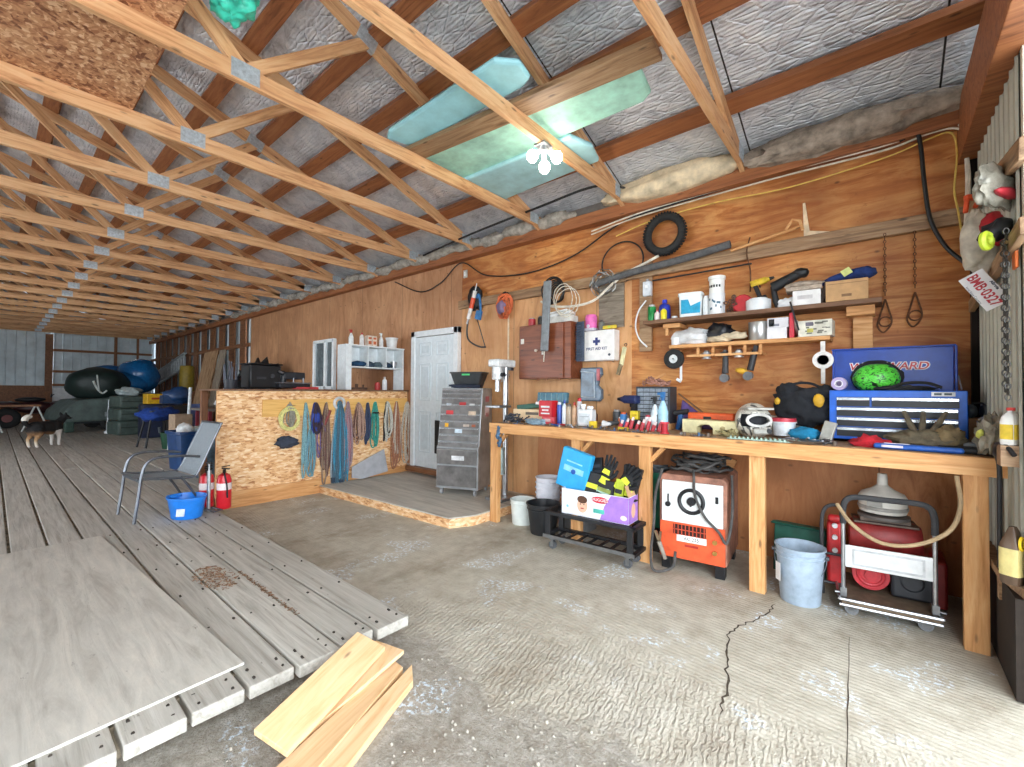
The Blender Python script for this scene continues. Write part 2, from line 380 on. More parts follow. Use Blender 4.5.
# raised plank deck: boards with dirt-filled gaps, one floor
g = G(); edges = [1.545-.205*i for i in range(0, 35)]
for i in range(len(edges)-1):
    y1, y0 = edges[i], edges[i+1]; gap = .018 if i not in (0, 2) else .006
    rr = random.Random(i); xe = -2.06+rr.uniform(-.02, .015)
    x = XL+.02; cuts = sorted([rr.uniform(-20, -8), rr.uniform(-12, -6)])
    for a, b in zip([x]+cuts, cuts+[xe]):
        dz = rr.uniform(-.004, .002)
        g.box(((a+b)/2, (y0+y1)/2, .122+dz), (b-a-.008, .205-gap, .056))
for i in range(14):                                       # beyond the partition the deck runs on to the wall
    y0 = 1.545+.205*i; rr = random.Random(i+60); x1_ = -6.02 if y0 > 1.7 else -6.0; cut = rr.uniform(-16, -8)
    for a, b in ((XL+.02, cut), (cut, x1_)): g.box(((a+b)/2, y0+.1025, .122+rr.uniform(-.004, .002)), (b-a-.008, .187, .056))
struct('floor_deck', g, DECK, smooth=False, bevel=.006)
g = G().box(((XL-2.2)/2, (1.5-5.5)/2, .065), (-XL-2.3, 7.0, .13))
g.box(((XL-6.1)/2, 2.95, .055), (-XL-6.2, 2.85, .10))
struct('floor_deck_joists', g, C('7d7260', .95, 0, .4, .5, 12), smooth=False)
g = G().box((-3.64, -.16, .156), (2.86, 1.72, .012), (0, 0, R(3.0)))
one('plywood_sheet', 'large grey weathered plywood sheet lying on the plank deck near the doorway', 'plywood sheet', g, SHEET, smooth=False, bevel=.002)
# back wall: plywood in three colours
g = G().box((-8.72, YW+.01, 1.72), (8.08, .02, 3.44))
struct('wall_back', g, PLY_BROWN, smooth=False)
struct('wall_back_tan', G().box((-3.365, YW+.01, 1.34), (2.63, .02, 2.68)), PLY_TAN, smooth=False)
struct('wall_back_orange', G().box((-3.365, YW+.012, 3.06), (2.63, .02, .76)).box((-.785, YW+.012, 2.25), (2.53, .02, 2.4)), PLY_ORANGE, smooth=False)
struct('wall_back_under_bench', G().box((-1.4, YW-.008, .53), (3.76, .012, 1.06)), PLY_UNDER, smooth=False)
def siding(g, x0, x1, z0, z1, T_, pitch=.24, d=.018, slope=None):
    n = int((x1-x0)/pitch)+1; pts = []
    for i in range(n):
        b = x0+i*pitch
        for a, h in ((0, 0), (.30, 0), (.36, d), (.44, d), (.5, 0)): 
            if b+a*pitch*2 <= x1: pts.append((b+a*pitch*2*.5, h))
    pts.append((x1, 0)); vs = []
    for u, h in pts: vs += [T_(u, h, z0), T_(u, h, z1 if slope is None else slope(u))]
    g.add(vs, [(2*i, 2*i+2, 2*i+3, 2*i+1) for i in range(len(pts)-1)])
g = G(); siding(g, XL, -12.7, 0, 3.6, lambda u, h, z: (u, YW+.10-h, z))
struct('wall_back_siding', g, SIDING, smooth=False)
g = G(); siding(g, YN-.2, YW+.2, 0, 4, lambda u, h, z: (XL-.02+h, u, z), slope=lambda u: tc(u)+.12 if u > 1.33 or u < -4.5 else 0.0)
struct('wall_left_siding', g, SIDING, smooth=False)
g = G(); siding(g, -4.6, 1.40, 1.50, 3.50, lambda u, h, z: (XL+.06+h, u, z), pitch=.24)
d1 = struct('door_1', g, SIDING, smooth=False)
G().box((XL+.05, -1.6, 1.05), (.05, 6.0, .9)).box((XL+.05, -1.6, .35), (.05, 6.0, .46)).build('door_board', W_STUD, d1, smooth=False)
struct('wall_left_gable', G().prism([(-4.6, 3.56), (1.40, 3.56), (1.40, 4.6), (YC, 5.2), (-4.6, 3.9)], XL-.03, XL-.05, 'YZ'), C('8b8f92'), smooth=False)
struct('trim_1', G().box((XL+.12, 1.36, 1.7), (.14, .2, 3.42)), W_STUD, smooth=False)
GIRT = ['upper brown girt across the far metal wall', 'middle brown girt across the far metal wall', 'lower brown girt across the far metal wall, above the white panel']
for z, l in zip((2.84, 2.04, 1.53), GIRT):
    tag(beam('wall_girt', (XL+.06, 1.45, z), (XL+.06, 4.38, z), .08, .09, W_STUD), l, 'girt', 'girts on the far wall')
tag(beam('wall_post', (XL+.07, 3.22, 0), (XL+.07, 3.22, 3.7), .09, .09, W_STUD, up=(1, 0, 0)), 'thin brown upright on the far metal wall behind the blue dome, left of its twin', 'post', 'uprights on the far wall')
tag(beam('wall_post', (XL+.07, 3.91, 0), (XL+.07, 3.91, 3.7), .07, .07, W_STUD, up=(1, 0, 0)), 'thin brown upright on the far metal wall close to the corner', 'post', 'uprights on the far wall')
one('wall_panel', 'white board low on the far wall beside the door post', 'panel', G().box((XL+.10, 2.0, 1.14), (.02, 1.1, .58)), WHITE)
# far part of the back wall: open studs over siding
ords = ['first', 'second', 'third', 'fourth', 'fifth', 'sixth', 'seventh', 'eighth', 'ninth', 'tenth', 'eleventh', 'twelfth', 'thirteenth', 'fourteenth', 'fifteenth', 'sixteenth', 'seventeenth', 'eighteenth', 'nineteenth', 'twentieth', 'twenty-first']
sx = -13.15
for i in range(12):
    w = .40 if i < 9 else .5
    g = G().box((0, 0, 1.7), (w, .05, 3.4))
    one('wall_board', 'brown upright board over the siding, %s beyond the end of the brown plywood' % ords[i], 'board', g, W_STUD, (sx-w/2, YW+.02, 0), group='upright boards on the far back wall', smooth=False)
    sx -= .86
tag(beam('wall_girt', (XL, YW-.03, 2.6), (-12.76, YW-.03, 2.6), .05, .10, W_STUD), 'long brown girt nailed across the upright boards of the far back wall', 'girt')
struct('wall_back_top', G().box(((XL+XR)/2, YW+.03, 3.6), (XR-XL, .03, .44)), C('6f6a66', .8), smooth=False)
# plate beam along the wall top and the rough cross-beam below it
struct('trim_2', G().box(((XL+XR)/2, YW-.06, 3.355), (XR-XL, .12, .13)), W_PURLIN, smooth=False, bevel=.006)
g = G()
for a, b, w in ((-4.7, -2.1, .0), (-2.12, .49, .012)): g.box(((a+b)/2, YW-.035, 2.655+w), (b-a, .05, .115))
one('cross_beam', 'long rough weathered beam running across the plywood wall above the shelves', 'beam', g, W_DARK, smooth=False, bevel=.006)
# right-hand end wall with the wide doorway the camera stands in
g = G(); siding(g, 3.1, YW-.08, 0, 3.6, lambda u, h, z: (XR-h, u, z), pitch=.12, d=.010)
struct('wall_right', g, SIDING_R, smooth=False)
struct('wall_right_above_door', G().prism([(YN, 3.2), (3.1, 3.2), (3.1, 3.0), (YW, 3.0), (YW, tc(YW)+.1), (YC, tc(YC)+.15), (YN, tc(YN)+.1)], XR+.02, XR+.05, 'YZ').box((XR+.03, (YN-4.2)/2, 1.6), (.03, 1.4, 3.2)), SIDING_R, smooth=False)
struct('trim_3', G().box((XR-.04, 1.0, 3.24), (.10, 6.8, .40)), W_PURLIN, smooth=False, bevel=.004)
struct('trim_4', G().box((XR+.035, 3.11, 1.6), (.07, .10, 3.2)), C('d9d3c0', .5, 0, .06), smooth=False, bevel=.003)
# side wall behind the deck, unseen: opening added to let in daylight
g = G().box(((XL+XR)/2, YN-.01, 3.45), (XR-XL, .02, .55))
for a, b in ((XL, -12.2), (-6.5, XR)): g.box(((a+b)/2, YN-.01, 1.6), (b-a, .02, 3.2))
struct('wall_front', g, SIDING, smooth=False)
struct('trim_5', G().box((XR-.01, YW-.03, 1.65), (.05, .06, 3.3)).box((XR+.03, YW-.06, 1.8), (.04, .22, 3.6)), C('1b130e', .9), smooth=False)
tag(beam('wall_brace', (.465, 4.33, 2.70), (.475, 2.9, 2.50), .03, .10, W_DARK), 'upper sloping wooden rail on the metal side wall, above the red and white bag', 'rail')
tag(beam('wall_brace', (.465, 4.33, 2.02), (.475, 2.9, 2.16), .03, .08, W_DARK), 'lower wooden rail on the metal side wall, behind the licence plate', 'rail')
struct('added_sky_blocker', G().box((XR+1.9, 3.4, 3.35), (3.7, 5.4, .06)), C('8d9296'), smooth=False)  # unseen cover added outside the doorway to cut sky light on the near floor
# roof: foil-faced insulation on purlins
g = G()
off = .165
for ya, yb in ((YW+.1, YC), (YC, YN-.1)):
    n = 40; xs = [XL+(XR-XL+.0)*i/60 for i in range(61)]; ny = 16; vs = []
    for j in range(ny+1):
        y = ya+(yb-ya)*j/ny
        for x in xs: vs.append((x, y, tc(y)+off+.025*noise.noise(Vector((x*.9, y*1.1, 0)))*(1 if 0 < j < ny else 0)))
    g.add(vs, [(j*61+i, j*61+i+1, (j+1)*61+i+1, (j+1)*61+i) for j in range(ny) for i in range(60)])
struct('ceiling', g, FOIL)
struct('roof', G().prism([(YW+.2, tc(YW)+.3), (YC, tc(YC)+.33), (YN-.2, tc(YN)+.3), (YN-.2, tc(YN)+.24), (YC, tc(YC)+.27), (YW+.2, tc(YW)+.24)], XL-.3, XR+.3, 'YZ'), C('8d9296'), smooth=False)
PY = [3.76, 3.02, 2.50, 2.00, 1.46, .95, .42, -.10, -.45]
for i, y in enumerate(PY):
    z = tc(y)+.088; sl = math.atan(.35)
    o = beam('roof_purlin', (XL, y, z), (XR, y, z), .145, .07, W_PURLIN, up=(0, -sin(-sl), cos(sl)))
    tag(o, 'dark brown roof purlin under the foil, %s up from the workbench wall' % ords[i], 'purlin', 'purlins under the foil roof')
for i, y in enumerate((-1.1, -1.7, -2.3, -2.9, -3.6, -4.4)):
    o = beam('roof_purlin', (XL, y, tc(y)+.088), (XR, y, tc(y)+.088), .145, .07, W_PURLIN, up=(0, -sin(sl), cos(sl)))
    tag(o, 'dark brown roof purlin beyond the ridge, %s down from the ridge' % ords[i], 'purlin', 'purlins beyond the ridge')
# roof trusses
def make_truss(x):
    t = T('roof_truss', '', 'truss', (x, 0, 0), 0, 'timber roof trusses')
    w = .042
    beam('bottom_chord', (0, -5.5, CH+.058), (0, 4.32, CH+.058), w, .116, W_TRUSS, t)
    for s in (1, -1):
        def P(y, z): return (0, y if s > 0 else 2*YC-y, z)
        beam('top_chord', P(4.30, tc(4.30)), P(YC, tc(YC)), w, .116, W_TRUSS, t, up=(0, .33*s, .94))
        beam('web', P(1.06, CH+.10), P(1.92, tc(1.92)-.03), w, .085, W_TRUSS, t)
        beam('web', P(1.02, CH+.10), P(YC+.05, tc(YC)-.08), w, .085, W_TRUSS, t)
        for y, z, ry in ((1.04, CH+.075, 0), (1.92, tc(1.92), -.34*s), (4.16, CH+.075, 0)):
            g = G().box((0, 0, 0), (w+.006, .17, .12))
            for k in range(-4, 5): g.box((0, k*.019, 0), (w+.012, .006, .115))
            g.build('connector_plate', GALV, t, P(y, z), (ry, 0, 0), smooth=False)
    return t
TX = [-.95, -2.10]+[-3.20-1.165*i for i in range(18)]
base_t = make_truss(TX[0])
NEAR = ['timber roof truss nearest the doorway, its dark ends meeting above the big plywood sheet', 'timber roof truss carrying the lit three-bulb lamp under the pale foam boards',
        'timber roof truss directly over the left end of the foam boards', 'timber roof truss under the far edge of the strand board sheet']
for i, x in enumerate(TX):
    t = base_t if i == 0 else dup(base_t, (x, 0, 0))
    t['label'] = NEAR[i] if i < 4 else 'timber roof truss, %s one farther in than the truss at the strand board sheet' % ords[i-4]
# insulation pushed into the eaves
BATT = C('d8c6a6', .6, 0, .2, .5, 9)
one('insulation_batt', 'cream plastic-wrapped insulation batt bulging over the wall plate above the tyre', 'insulation', G().blob((0, 0, 0), (1.35, .28, .26), 3, .12, nu=32, nv=14, flat=False), BATT, (-1.62, 4.27, 3.49))
one('insulation_batt', 'grey crumpled insulation roll in the eave at the right corner', 'insulation', G().blob((0, 0, 0), (1.5, .26, .24), 5, .16, nu=40, nv=14, fr=3.5, flat=False), C('96887a', .9, 0, .3, .8, 12), (-.22, 4.27, 3.46))
g = G()
for i in range(22): g.blob((-3.0-i*.5, 4.30, 3.455+.02*sin(i*2.3)), (.62, .2, .16), i, .25, nu=12, nv=8, flat=False)
o = one('insulation_strip', 'long grey crumpled strip of insulation along the wall plate', 'insulation', g, C('a19a90', .8, 0, .3, .6, 12))
# sheets and foam laid over the bottom chords
Z1 = CH+.118
one('strand_board', 'brown strand board sheet laid over the roof truss chords', 'board', G().box((-3.72, .03, Z1+.008), (1.62, 1.25, .014)), OSB_D, smooth=False)
FO1 = C('9ed8e2', .5, 0, .06, .1, 8); FO2 = C('a8dcca', .55, 0, .14, .3, 6); FO3 = C('a4d4dc', .5, 0, .08, .2, 7)
def foam(name, label, pts, z0, th, m):
    g = G().prism(pts, z0, z0+th, 'XY'); return one(name, label, 'foam board', g, m, smooth=False, bevel=.02)
foam('foam_board', 'smaller pale blue foam board on the trusses, behind the brown plank', [(-3.27, 2.17), (-3.17, 2.12), (-1.95, 2.10), (-1.83, 2.22), (-1.86, 2.38), (-1.95, 2.42), (-3.2, 2.40)], Z1+.05, .045, FO1)
foam('foam_board', 'long mint green foam board with yellow stains, resting on the trusses', [(-3.27, 2.50), (-1.3, 2.72), (-1.24, 2.80), (-1.28, 3.06), (-1.36, 3.12), (-3.27, 3.10)], Z1+.05, .05, FO2)
foam('foam_board', 'pale grey-blue foam board on the trusses, nearest the wall', [(-3.27, 3.06), (-2.0, 3.10), (-1.93, 3.35), (-2.0, 3.60), (-3.22, 3.66)], Z1+.01, .05, FO3)
tag(beam('plank', (-3.30, 2.42, Z1+.022), (-1.06, 2.64, Z1+.022), .19, .04, W_DARK), 'brown-grey plank lying across the trusses between the foam boards', 'plank')
# three-bulb lamp
P0 = Vector((TX[1]+.0, 2.86, CH))
t = T('work_lamp', 'lit three-bulb clamp lamp screwed under a roof truss', 'lamp', P0)
G().box((0, 0, -.008), (.10, .12, .016)).cyl((0, 0, -.01), (0, 0, -.05), .025).build('lamp_base', GREYM, t)
BULB = emit('fff6e6', 40)
for dx, dy, dz in ((-.045, -.03, -.065), (.055, .05, -.075), (-.005, .02, -.13)):
    a = Vector((dx*.3, dy*.3, -.04)); b = Vector((dx, dy, dz))
    s_ = G().cyl(a, b, .015, .02).build('lamp_socket', WHITE, t)
    d = (b-a).normalized(); c = b+d*.042
    G().lathe([(.001, -.05), (.026, -.042), (.044, -.014), (.047, .008), (.034, .036), (.001, .05)], c, 16).build('bulb', BULB, t)
# green plastic bag high on the first truss
g = G().blob((0, 0, 0), (.30, .26, .28), 11, .2, nu=36, nv=24, fr=2.6, flat=False)
one('plastic_bag', 'turquoise plastic bag hanging from the roof truss at the top edge', 'bag', g, C('3fd0b4', .35, 0, .2, .6, 10), (-2.88, .86, 3.72))

# door to the house side, behind the tool chest
d = struct('door_2', G().box((-5.24, YW-.03, 1.24), (.92, .04, 2.02)), C('dfe8ec', .45, 0, .04), smooth=False, bevel=.003)
fr = G().box((-5.74, YW-.03, 1.28), (.09, .08, 2.14)).box((-4.74, YW-.03, 1.28), (.09, .08, 2.14)).box((-5.24, YW-.03, 2.305), (1.09, .08, .09))
fr.build('door_frame', C('e9eef0', .45, 0, .04), d, smooth=False, bevel=.006)
def rp(g, x, z, w, h):
    for a, b, c_, e in ((x, z+h/2, w, .02), (x, z-h/2, w, .02), (x-w/2, z, .02, h), (x+w/2, z, .02, h)): g.box((a, YW-.053, b), (c_, .012, e))
    g.box((x, YW-.052, z), (w-.09, .012, h-.09))
for xx in (-5.44, -5.04):
    for z, h in ((2.06, .2), (1.55, .56), (.78, .62)):
        q = G(); rp(q, xx, z, .26, h); q.build('door_panel', C('d4dfe4', .45, 0, .04), d, smooth=False, bevel=.003)
G().box((-5.02, YW-.062, .72), (.32, .02, .50)).build('pet_flap', C('17181a', .4), d, smooth=False)
struct('trim_6', G().box((-5.24, YW-.06, .19), (1.15, .14, .07)), W_STUD, smooth=False)
# low platform in front of the door
struct('floor_platform', G().prism([(-5.90, YW), (-5.90, 2.93), (-3.42, 3.06), (-3.30, 3.30), (-3.30, YW)], .0, .10, 'XY'), OSB, smooth=False)
struct('floor_platform_top', G().prism([(-5.90, YW), (-5.90, 2.92), (-3.41, 3.05), (-3.29, 3.30), (-3.29, YW)], .10, .112, 'XY'), SHEET, smooth=False)
# ------------------------------------------------------------ workbench
BT = 1.075
t = T('workbench', 'long rough lumber workbench against the plywood wall', 'workbench', (0, 0, 0))
G().box((-1.36, 3.965, BT-.011), (3.80, .83, .022)).build('worktop', ply('bench_top_ply', (170, 134, 96), (120, 88, 60), (196, 164, 126), False), t, smooth=False)
beam('fascia_board', (-3.26, 3.50, BT-.052), (.52, 3.50, BT-.052), .038, .104, W_LUMBER, t)
for x, yy in ((-3.235, 3.56), (-2.20, 3.56), (-1.53, 3.56), (-.695, 3.56), (.385, 3.54)):
    beam('leg', (x, yy, 0), (x, yy, BT-.10), .10, .06, W_LUMBER, t, up=(0, 1, 0))
for x in (-3.235, -2.20, -1.53): 
    beam('brace', (x+.04, 3.575, BT-.23), (x+.15, 3.575, BT-.11), .035, .04, W_LUMBER, t, up=(0, 1, 0))
for z in (BT-.05,): beam('back_rail', (-3.24, 4.36, z), (.48, 4.36, z), .038, .08, W_LUMBER, t)

# ------------------------------------------------------------ makers
def bucket(name, label, cat, loc, r0, r1, h, mat, rib=0, rz=0, group=None, handle=None, hs=1, tilt=0, inner=.004, label_mat=None):
    t = T(name, label, cat, loc, rz, group)
    pr = [(.001, 0), (r0*.97, 0), (r0, .006)]
    rr = lambda z: r0+(r1-r0)*z/h
    if rib:
        for k in range(rib):
            z = h*(.80+.07*k); pr += [(rr(z), z), (rr(z)+.008, z+.004), (rr(z)+.008, z+.010), (rr(z+.014), z+.014)]
    pr += [(r1, h-.012), (r1+.008, h-.01), (r1+.008, h), (r1-.003, h), (r1-.006, h-.02), (r0-.005, .012), (.001, .012)]
    G().lathe(pr, n=32).build('bucket_body', mat, t)
    if handle:
        pts = [Vector((cos(a)*(r1+.010), -sin(a)*(r1+.01)*.35*hs-.01, h*.86-sin(a)*(r1)*1.35)) for a in [pi*i/16 for i in range(17)]]
        G().tube(pts, .0025).cyl(pts[0]+Vector((-.006, 0, 0)), pts[0]+Vector((.012, 0, 0)), .014).cyl(pts[-1]+Vector((-.012, 0, 0)), pts[-1]+Vector((.006, 0, 0)), .014).build('handle', handle, t)
    return t
def bottle(name, label, cat, loc, r, h, body, cap, kind='round', rz=0, group=None, band=None):
    t = T(name, label, cat, loc, rz, group)
    if kind == 'jug':
        G().lathe([(.001, 0), (r*.94, 0), (r, .01), (r, h*.62), (r*.8, h*.78), (r*.3, h*.88), (r*.3, h*.94), (.001, h*.94)], n=24, sy=.62, square=5).torus((r*.5, 0, h*.72), h*.11, r*.10, (pi/2, 0, 0), 16, 8).build('bottle_body', body, t)
        G().cyl((0, 0, h*.92), (0, 0, h), r*.34).build('cap', cap, t)
    elif kind == 'spray':
        G().lathe([(.001, 0), (r*.94, 0), (r, .008), (r, h*.5), (r*.55, h*.7), (r*.3, h*.76), (r*.3, h*.8), (.001, h*.8)], n=20).build('bottle_body', body, t)
        G().box((0, 0, h*.93), (r*.9, r*.5, h*.14)).box((-r*.7, 0, h*.955), (r*.8, r*.35, h*.06)).box((-r*.55, 0, h*.86), (r*.15, r*.25, h*.14), (0, .4, 0)).cyl((0, 0, h*.78), (0, 0, h*.86), r*.38).build('spray_trigger', cap, t, bevel=.002)
    elif kind == 'can':
        G().lathe([(.001, 0), (r*.98, 0), (r, .004), (r, h*.84), (r*.9, h*.88), (.001, h*.88)], n=20).build('can_body', body, t)
        G().lathe([(.001, h*.87), (r*.75, h*.87), (r*.75, h*.98), (r*.65, h), (.001, h)], n=16).build('cap', cap, t)
    else:
        G().lathe([(.001, 0), (r*.95, 0), (r, .008), (r, h*.66), (r*.85, h*.76), (r*.36, h*.84), (r*.36, h*.88), (.001, h*.88)], n=20).build('bottle_body', body, t)
        G().lathe([(.001, h*.86), (r*.44, h*.86), (r*.42, h), (.001, h)], n=16).build('cap', cap, t)
    if band: G().lathe([(r*1.01, h*.15), (r*1.015, h*.16), (r*1.015, h*.54), (r*1.01, h*.55)], n=20, sy=.64 if kind == 'jug' else 1, square=5 if kind == 'jug' else 0).build('sticker', band, t)
    return t
def carton(name, label, cat, loc, d, mat, rz=0, group=None, flaps=False, tape=None):
    t = T(name, label, cat, loc, rz, group)
    x, y, z = d
    if flaps:
        w = .005; g = G().box((0, 0, w/2), (x, y, w))
        for s in (-1, 1): g.box((s*(x-w)/2, 0, z/2), (w, y, z)); g.box((0, s*(y-w)/2, z/2), (x, w, z))
        g.build('box_body', mat, t, smooth=False)
        for s in (-1, 1): G().box((s*(x/2+y*.14), 0, z+y*.10), (.005, y*.95, y*.42), (0, s*R(50), 0)).build('flap', mat, t, smooth=False)
    else:
        G().box((0, 0, z/2), d).build('box_body', mat, t, smooth=False, bevel=.003)
        if tape: G().box((0, 0, z+.0008), (x, .04, .0015)).box((0, 0, z*.5), (x+.0016, .04, z*.99)).build('tape', tape, t, smooth=False)
    return t
def swatch(parent, x, y, z, w, h, mat, name='sticker', face='Y', th=.0016, rot=0):
    """a printed label lying on a face that looks toward -Y (or +X)"""
    g = G().box((0, 0, 0), (w, th, h), (0, rot, 0) if face == 'Y' else None)
    return g.build(name, mat, parent, (x, y, z), (0, 0, 0) if face == 'Y' else (0, 0, pi/2), smooth=False)
F = (pi/2, 0, 0)
K = C('16171a', .5, 0, 0)

# ------------------------------------------------------------ welder under the bench
wx, wy = -1.03, 3.82
wd = T('welder', 'orange and white arc welder on feet under the workbench, cables heaped on top', 'welder', (-1.185, 3.86, 0), R(6))
W_, D_, H_ = .50, .62, .66
g = G().prism([(-W_/2, .10), (W_/2, .10), (W_/2, .10+H_-.03), (W_/2-.03, .10+H_), (-W_/2+.03, .10+H_), (-W_/2, .10+H_-.03)], -D_/2+.012, D_/2)
g.build('housing', C('a0705c', .7, .1, .3, .2, 8), wd, smooth=False, bevel=.008)
G().box((0, -D_/2, .10+.145), (W_-.02, .02, .28)).build('lower_front', C('e2592f', .5, 0, .1), wd, smooth=False, bevel=.004)
fp = G().box((0, -D_/2-.002, .10+.45), (W_-.05, .02, .325)).build('control_panel', C('e3e6e4', .45, 0, .08), wd, smooth=False, bevel=.003)
d_ = G().torus((0, -D_/2-.014, .565), .088, .016, F, 40, 6).build('dial_scale', K, wd)
G().cyl((0, -D_/2-.01, .565), (0, -D_/2-.035, .565), .034, .03, 24).box((0, -D_/2-.036, .565), (.012, .012, .07)).build('dial', K, wd)
g = G()
for i in range(12):
    a = R(30*i); g.box((.066*sin(a), -D_/2-.0135, .565+.066*cos(a)), (.004, .003, .014), (0, a, 0))
g.build('dial_marks', C('f2f2f0', .5, 0, 0), wd, smooth=False)
G().box((-.175, -D_/2-.016, .555), (.010, .008, .10)).cyl((-.175, -D_/2-.012, .525), (-.175, -D_/2-.03, .525), .020).build('range_switch', K, wd)
G().box((.185, -D_/2-.016, .60), (.02, .012, .05)).build('power_switch', K, wd)
g = G().box((-.015, -D_/2-.012, .335), (.24, .008, .075))
g.build('vent', C('30110c', .8), wd, smooth=False)
g = G()
for i in range(9): g.box((-.125+i*.0275, -D_/2-.018, .335), (.006, .006, .08))
g.box((-.015, -D_/2-.018, .335), (.24, .006, .006))
g.build('vent_bars', C('c84a2a', .5), wd, smooth=False)
swatch(wd, .0, -D_/2-.0125, .268, .22, .05, C('ecebe4'), 'nameplate')
text('AC 225', wd, (0, -D_/2-.0145, .268), F, .036, K)
swatch(wd, .0, -D_/2-.0115, .215, .10, .018, C('b02c20'), 'badge')
for x in (.17,):
    for z in (.28, .20): G().cyl((x, -D_/2-.008, z), (x, -D_/2-.03, z), .017).build('terminal', C('b28a4a', .4, .6), wd)
for x in (-.2, .2):
    for y in (-.25, .25): G().box((x, y, .05), (.07, .09, .10)).build('foot', BLACKM, wd, smooth=False, bevel=.004)
# heaped leads
g = G(); rr = random.Random(3)
for k in range(9):
    g.torus((rr.uniform(-.05, .05), rr.uniform(-.06, .04), .775+.014*k), rr.uniform(.13, .20), .011, (rr.uniform(-.12, .12), rr.uniform(-.12, .12), 0), 30, 7, sy=.8, wob=.2, seed=k)
pts = [(-.22, -.33, .80), (-.27, -.34, .6), (-.28, -.36, .35), (-.29, -.40, .12), (-.24, -.48, .03), (-.12, -.42, .06), (-.10, -.40, .18)]
def spline(pts, n=8):
    P = [Vector(p) for p in pts]; P = [2*P[0]-P[1]]+P+[2*P[-1]-P[-2]]; out = []
    for i in range(1, len(P)-2):
        for k in range(n):
            t_ = k/n; a, b, c, d = P[i-1:i+3]
            out.append(.5*((2*b)+(c-a)*t_+(2*a-5*b+4*c-d)*t_*t_+(3*b-a-3*c+d)*t_**3))
    out.append(P[-2]); return out
g.tube(spline(pts), .011)
g.tube(spline([(0, -.25, .80), (.02, -.325, .75), (.03, -.335, .62), (.10, -.345, .47), (.20, -.345, .37), (.255, -.35, .30), (.285, -.30, .5), (.27, -.2, .78)]), .010)
c = one('welding_leads', 'tangled grey welding leads heaped on the arc welder, one hanging down its front', 'cable', g, C('4c4a48', .8, 0, .3, .2, 20), wd.location, R(6))
t = T('electrode_holder', 'small silver electrode clamp hanging at the lower left of the welder', 'clamp', wd.location+Vector((-.14, -.40, .10)), R(10))
G().cyl((0, 0, 0), (-.05, 0, .13), .014, .018).build('grip', C('8c8478', .6), t); G().box((-.06, 0, .17), (.02, .02, .09), (0, -.4, 0)).box((-.04, 0, .17), (.015, .02, .08), (0, .1, 0)).build('jaw', metal('9b8a70'), t, smooth=False)

# ------------------------------------------------------------ grey bucket, green tray, crates, bins under the bench
p, w_, h_ = spot(772, 534, 829, 610, 0)
b = bucket('plastic_bucket', 'grey-blue plastic pail with a wire handle standing between bench posts', 'bucket', (-.445, 3.60, 0), .118, .143, .375, C('9fb0c0', .5, 0, .1), 2, handle=C('5a6068', .4, .5), hs=1)
swatch(b, -.115, -.098, .20, .05, .12, WHITE).rotation_euler = (0, 0, R(-50))
one('plastic_tray', 'dark green plastic tray leaning behind the grey-blue pail', 'tray', G().box((0, 0, .19), (.34, .04, .38), (R(-8), 0, 0)).box((0, -.03, .375), (.36, .07, .015)), C('1d5a4a', .5), (-.50, 4.02, .03), R(-4), bevel=.008)
p, w_, h_ = spot(652, 462, 680, 560, 0)
b = bucket('feed_bucket', 'tall dark green tub full of cables behind the bench post left of the welder', 'bucket', (-1.60, 4.02, .20), .15, .20, .50, C('17694f', .5, 0, .1))
g = G(); rr = random.Random(5)
for k in range(6): g.torus((rr.uniform(-.04, .04), rr.uniform(-.04, .04), .46+.012*k), rr.uniform(.08, .14), .012, (rr.uniform(-.3, .3), rr.uniform(-.3, .3), 0), 22, 6, wob=.2, seed=k)
one('cable_coil', 'grey cable coiled inside the dark green tub', 'cable', g, C('5b6266', .8), (-1.60, 4.02, .20))
one('storage_box', 'dark wooden box carrying the dark green tub under the bench', 'box', G().box((0, 0, .095), (.40, .34, .19)), C('2d2620', .9), (-1.58, 4.0, 0), smooth=False)
for i, (x, z, w, h, rz, l) in enumerate(((-1.30, .82, .10, .16, .3, 'short tan lumber offcut leaning on the wall, beside the green tub'), (-1.13, .80, .16, .14, -.25, 'tan lumber offcut leaning on the wall behind the welder leads'))):
    one('wood_offcut', l, 'wood', G().box((0, 0, 0), (w, .05, h*2), (R(-6), R(18), 0)), W_LUMBER, (x, 4.32, z-.10), smooth=False, bevel=.003)
# black metal cart with the nappy box
ct = T('trolley', 'low black metal trolley on casters holding the printed carton', 'cart', (-1.94, 3.40, 0), R(3))
def rail(g, x0, y0, x1, y1, z, w=.035, h=.03): g.box(((x0+x1)/2, (y0+y1)/2, z), (abs(x1-x0)+w if abs(x1-x0) > abs(y1-y0) else w, abs(y1-y0)+w if abs(y1-y0) > abs(x1-x0) else w, h))
hx_, hy_ = .415, .115
for z, nm in ((.325, 'upper_deck'), (.12, 'lower_deck')):
    g = G()
    for s in (-1, 1): rail(g, -hx_, s*hy_, hx_, s*hy_, z); rail(g, s*hx_, -hy_, s*hx_, hy_, z)
    for k in range(1, 8): rail(g, -hx_+hx_/4*k, -hy_, -hx_+hx_/4*k, hy_, z, .028, .012)
    g.build(nm, BLACK if z > .2 else BLACKM, ct, smooth=False, bevel=.003)
G().box((0, -hy_-.02, .12), (2*hx_+.03, .006, .03)).build('edge_strip', metal('8f9092'), ct, smooth=False)
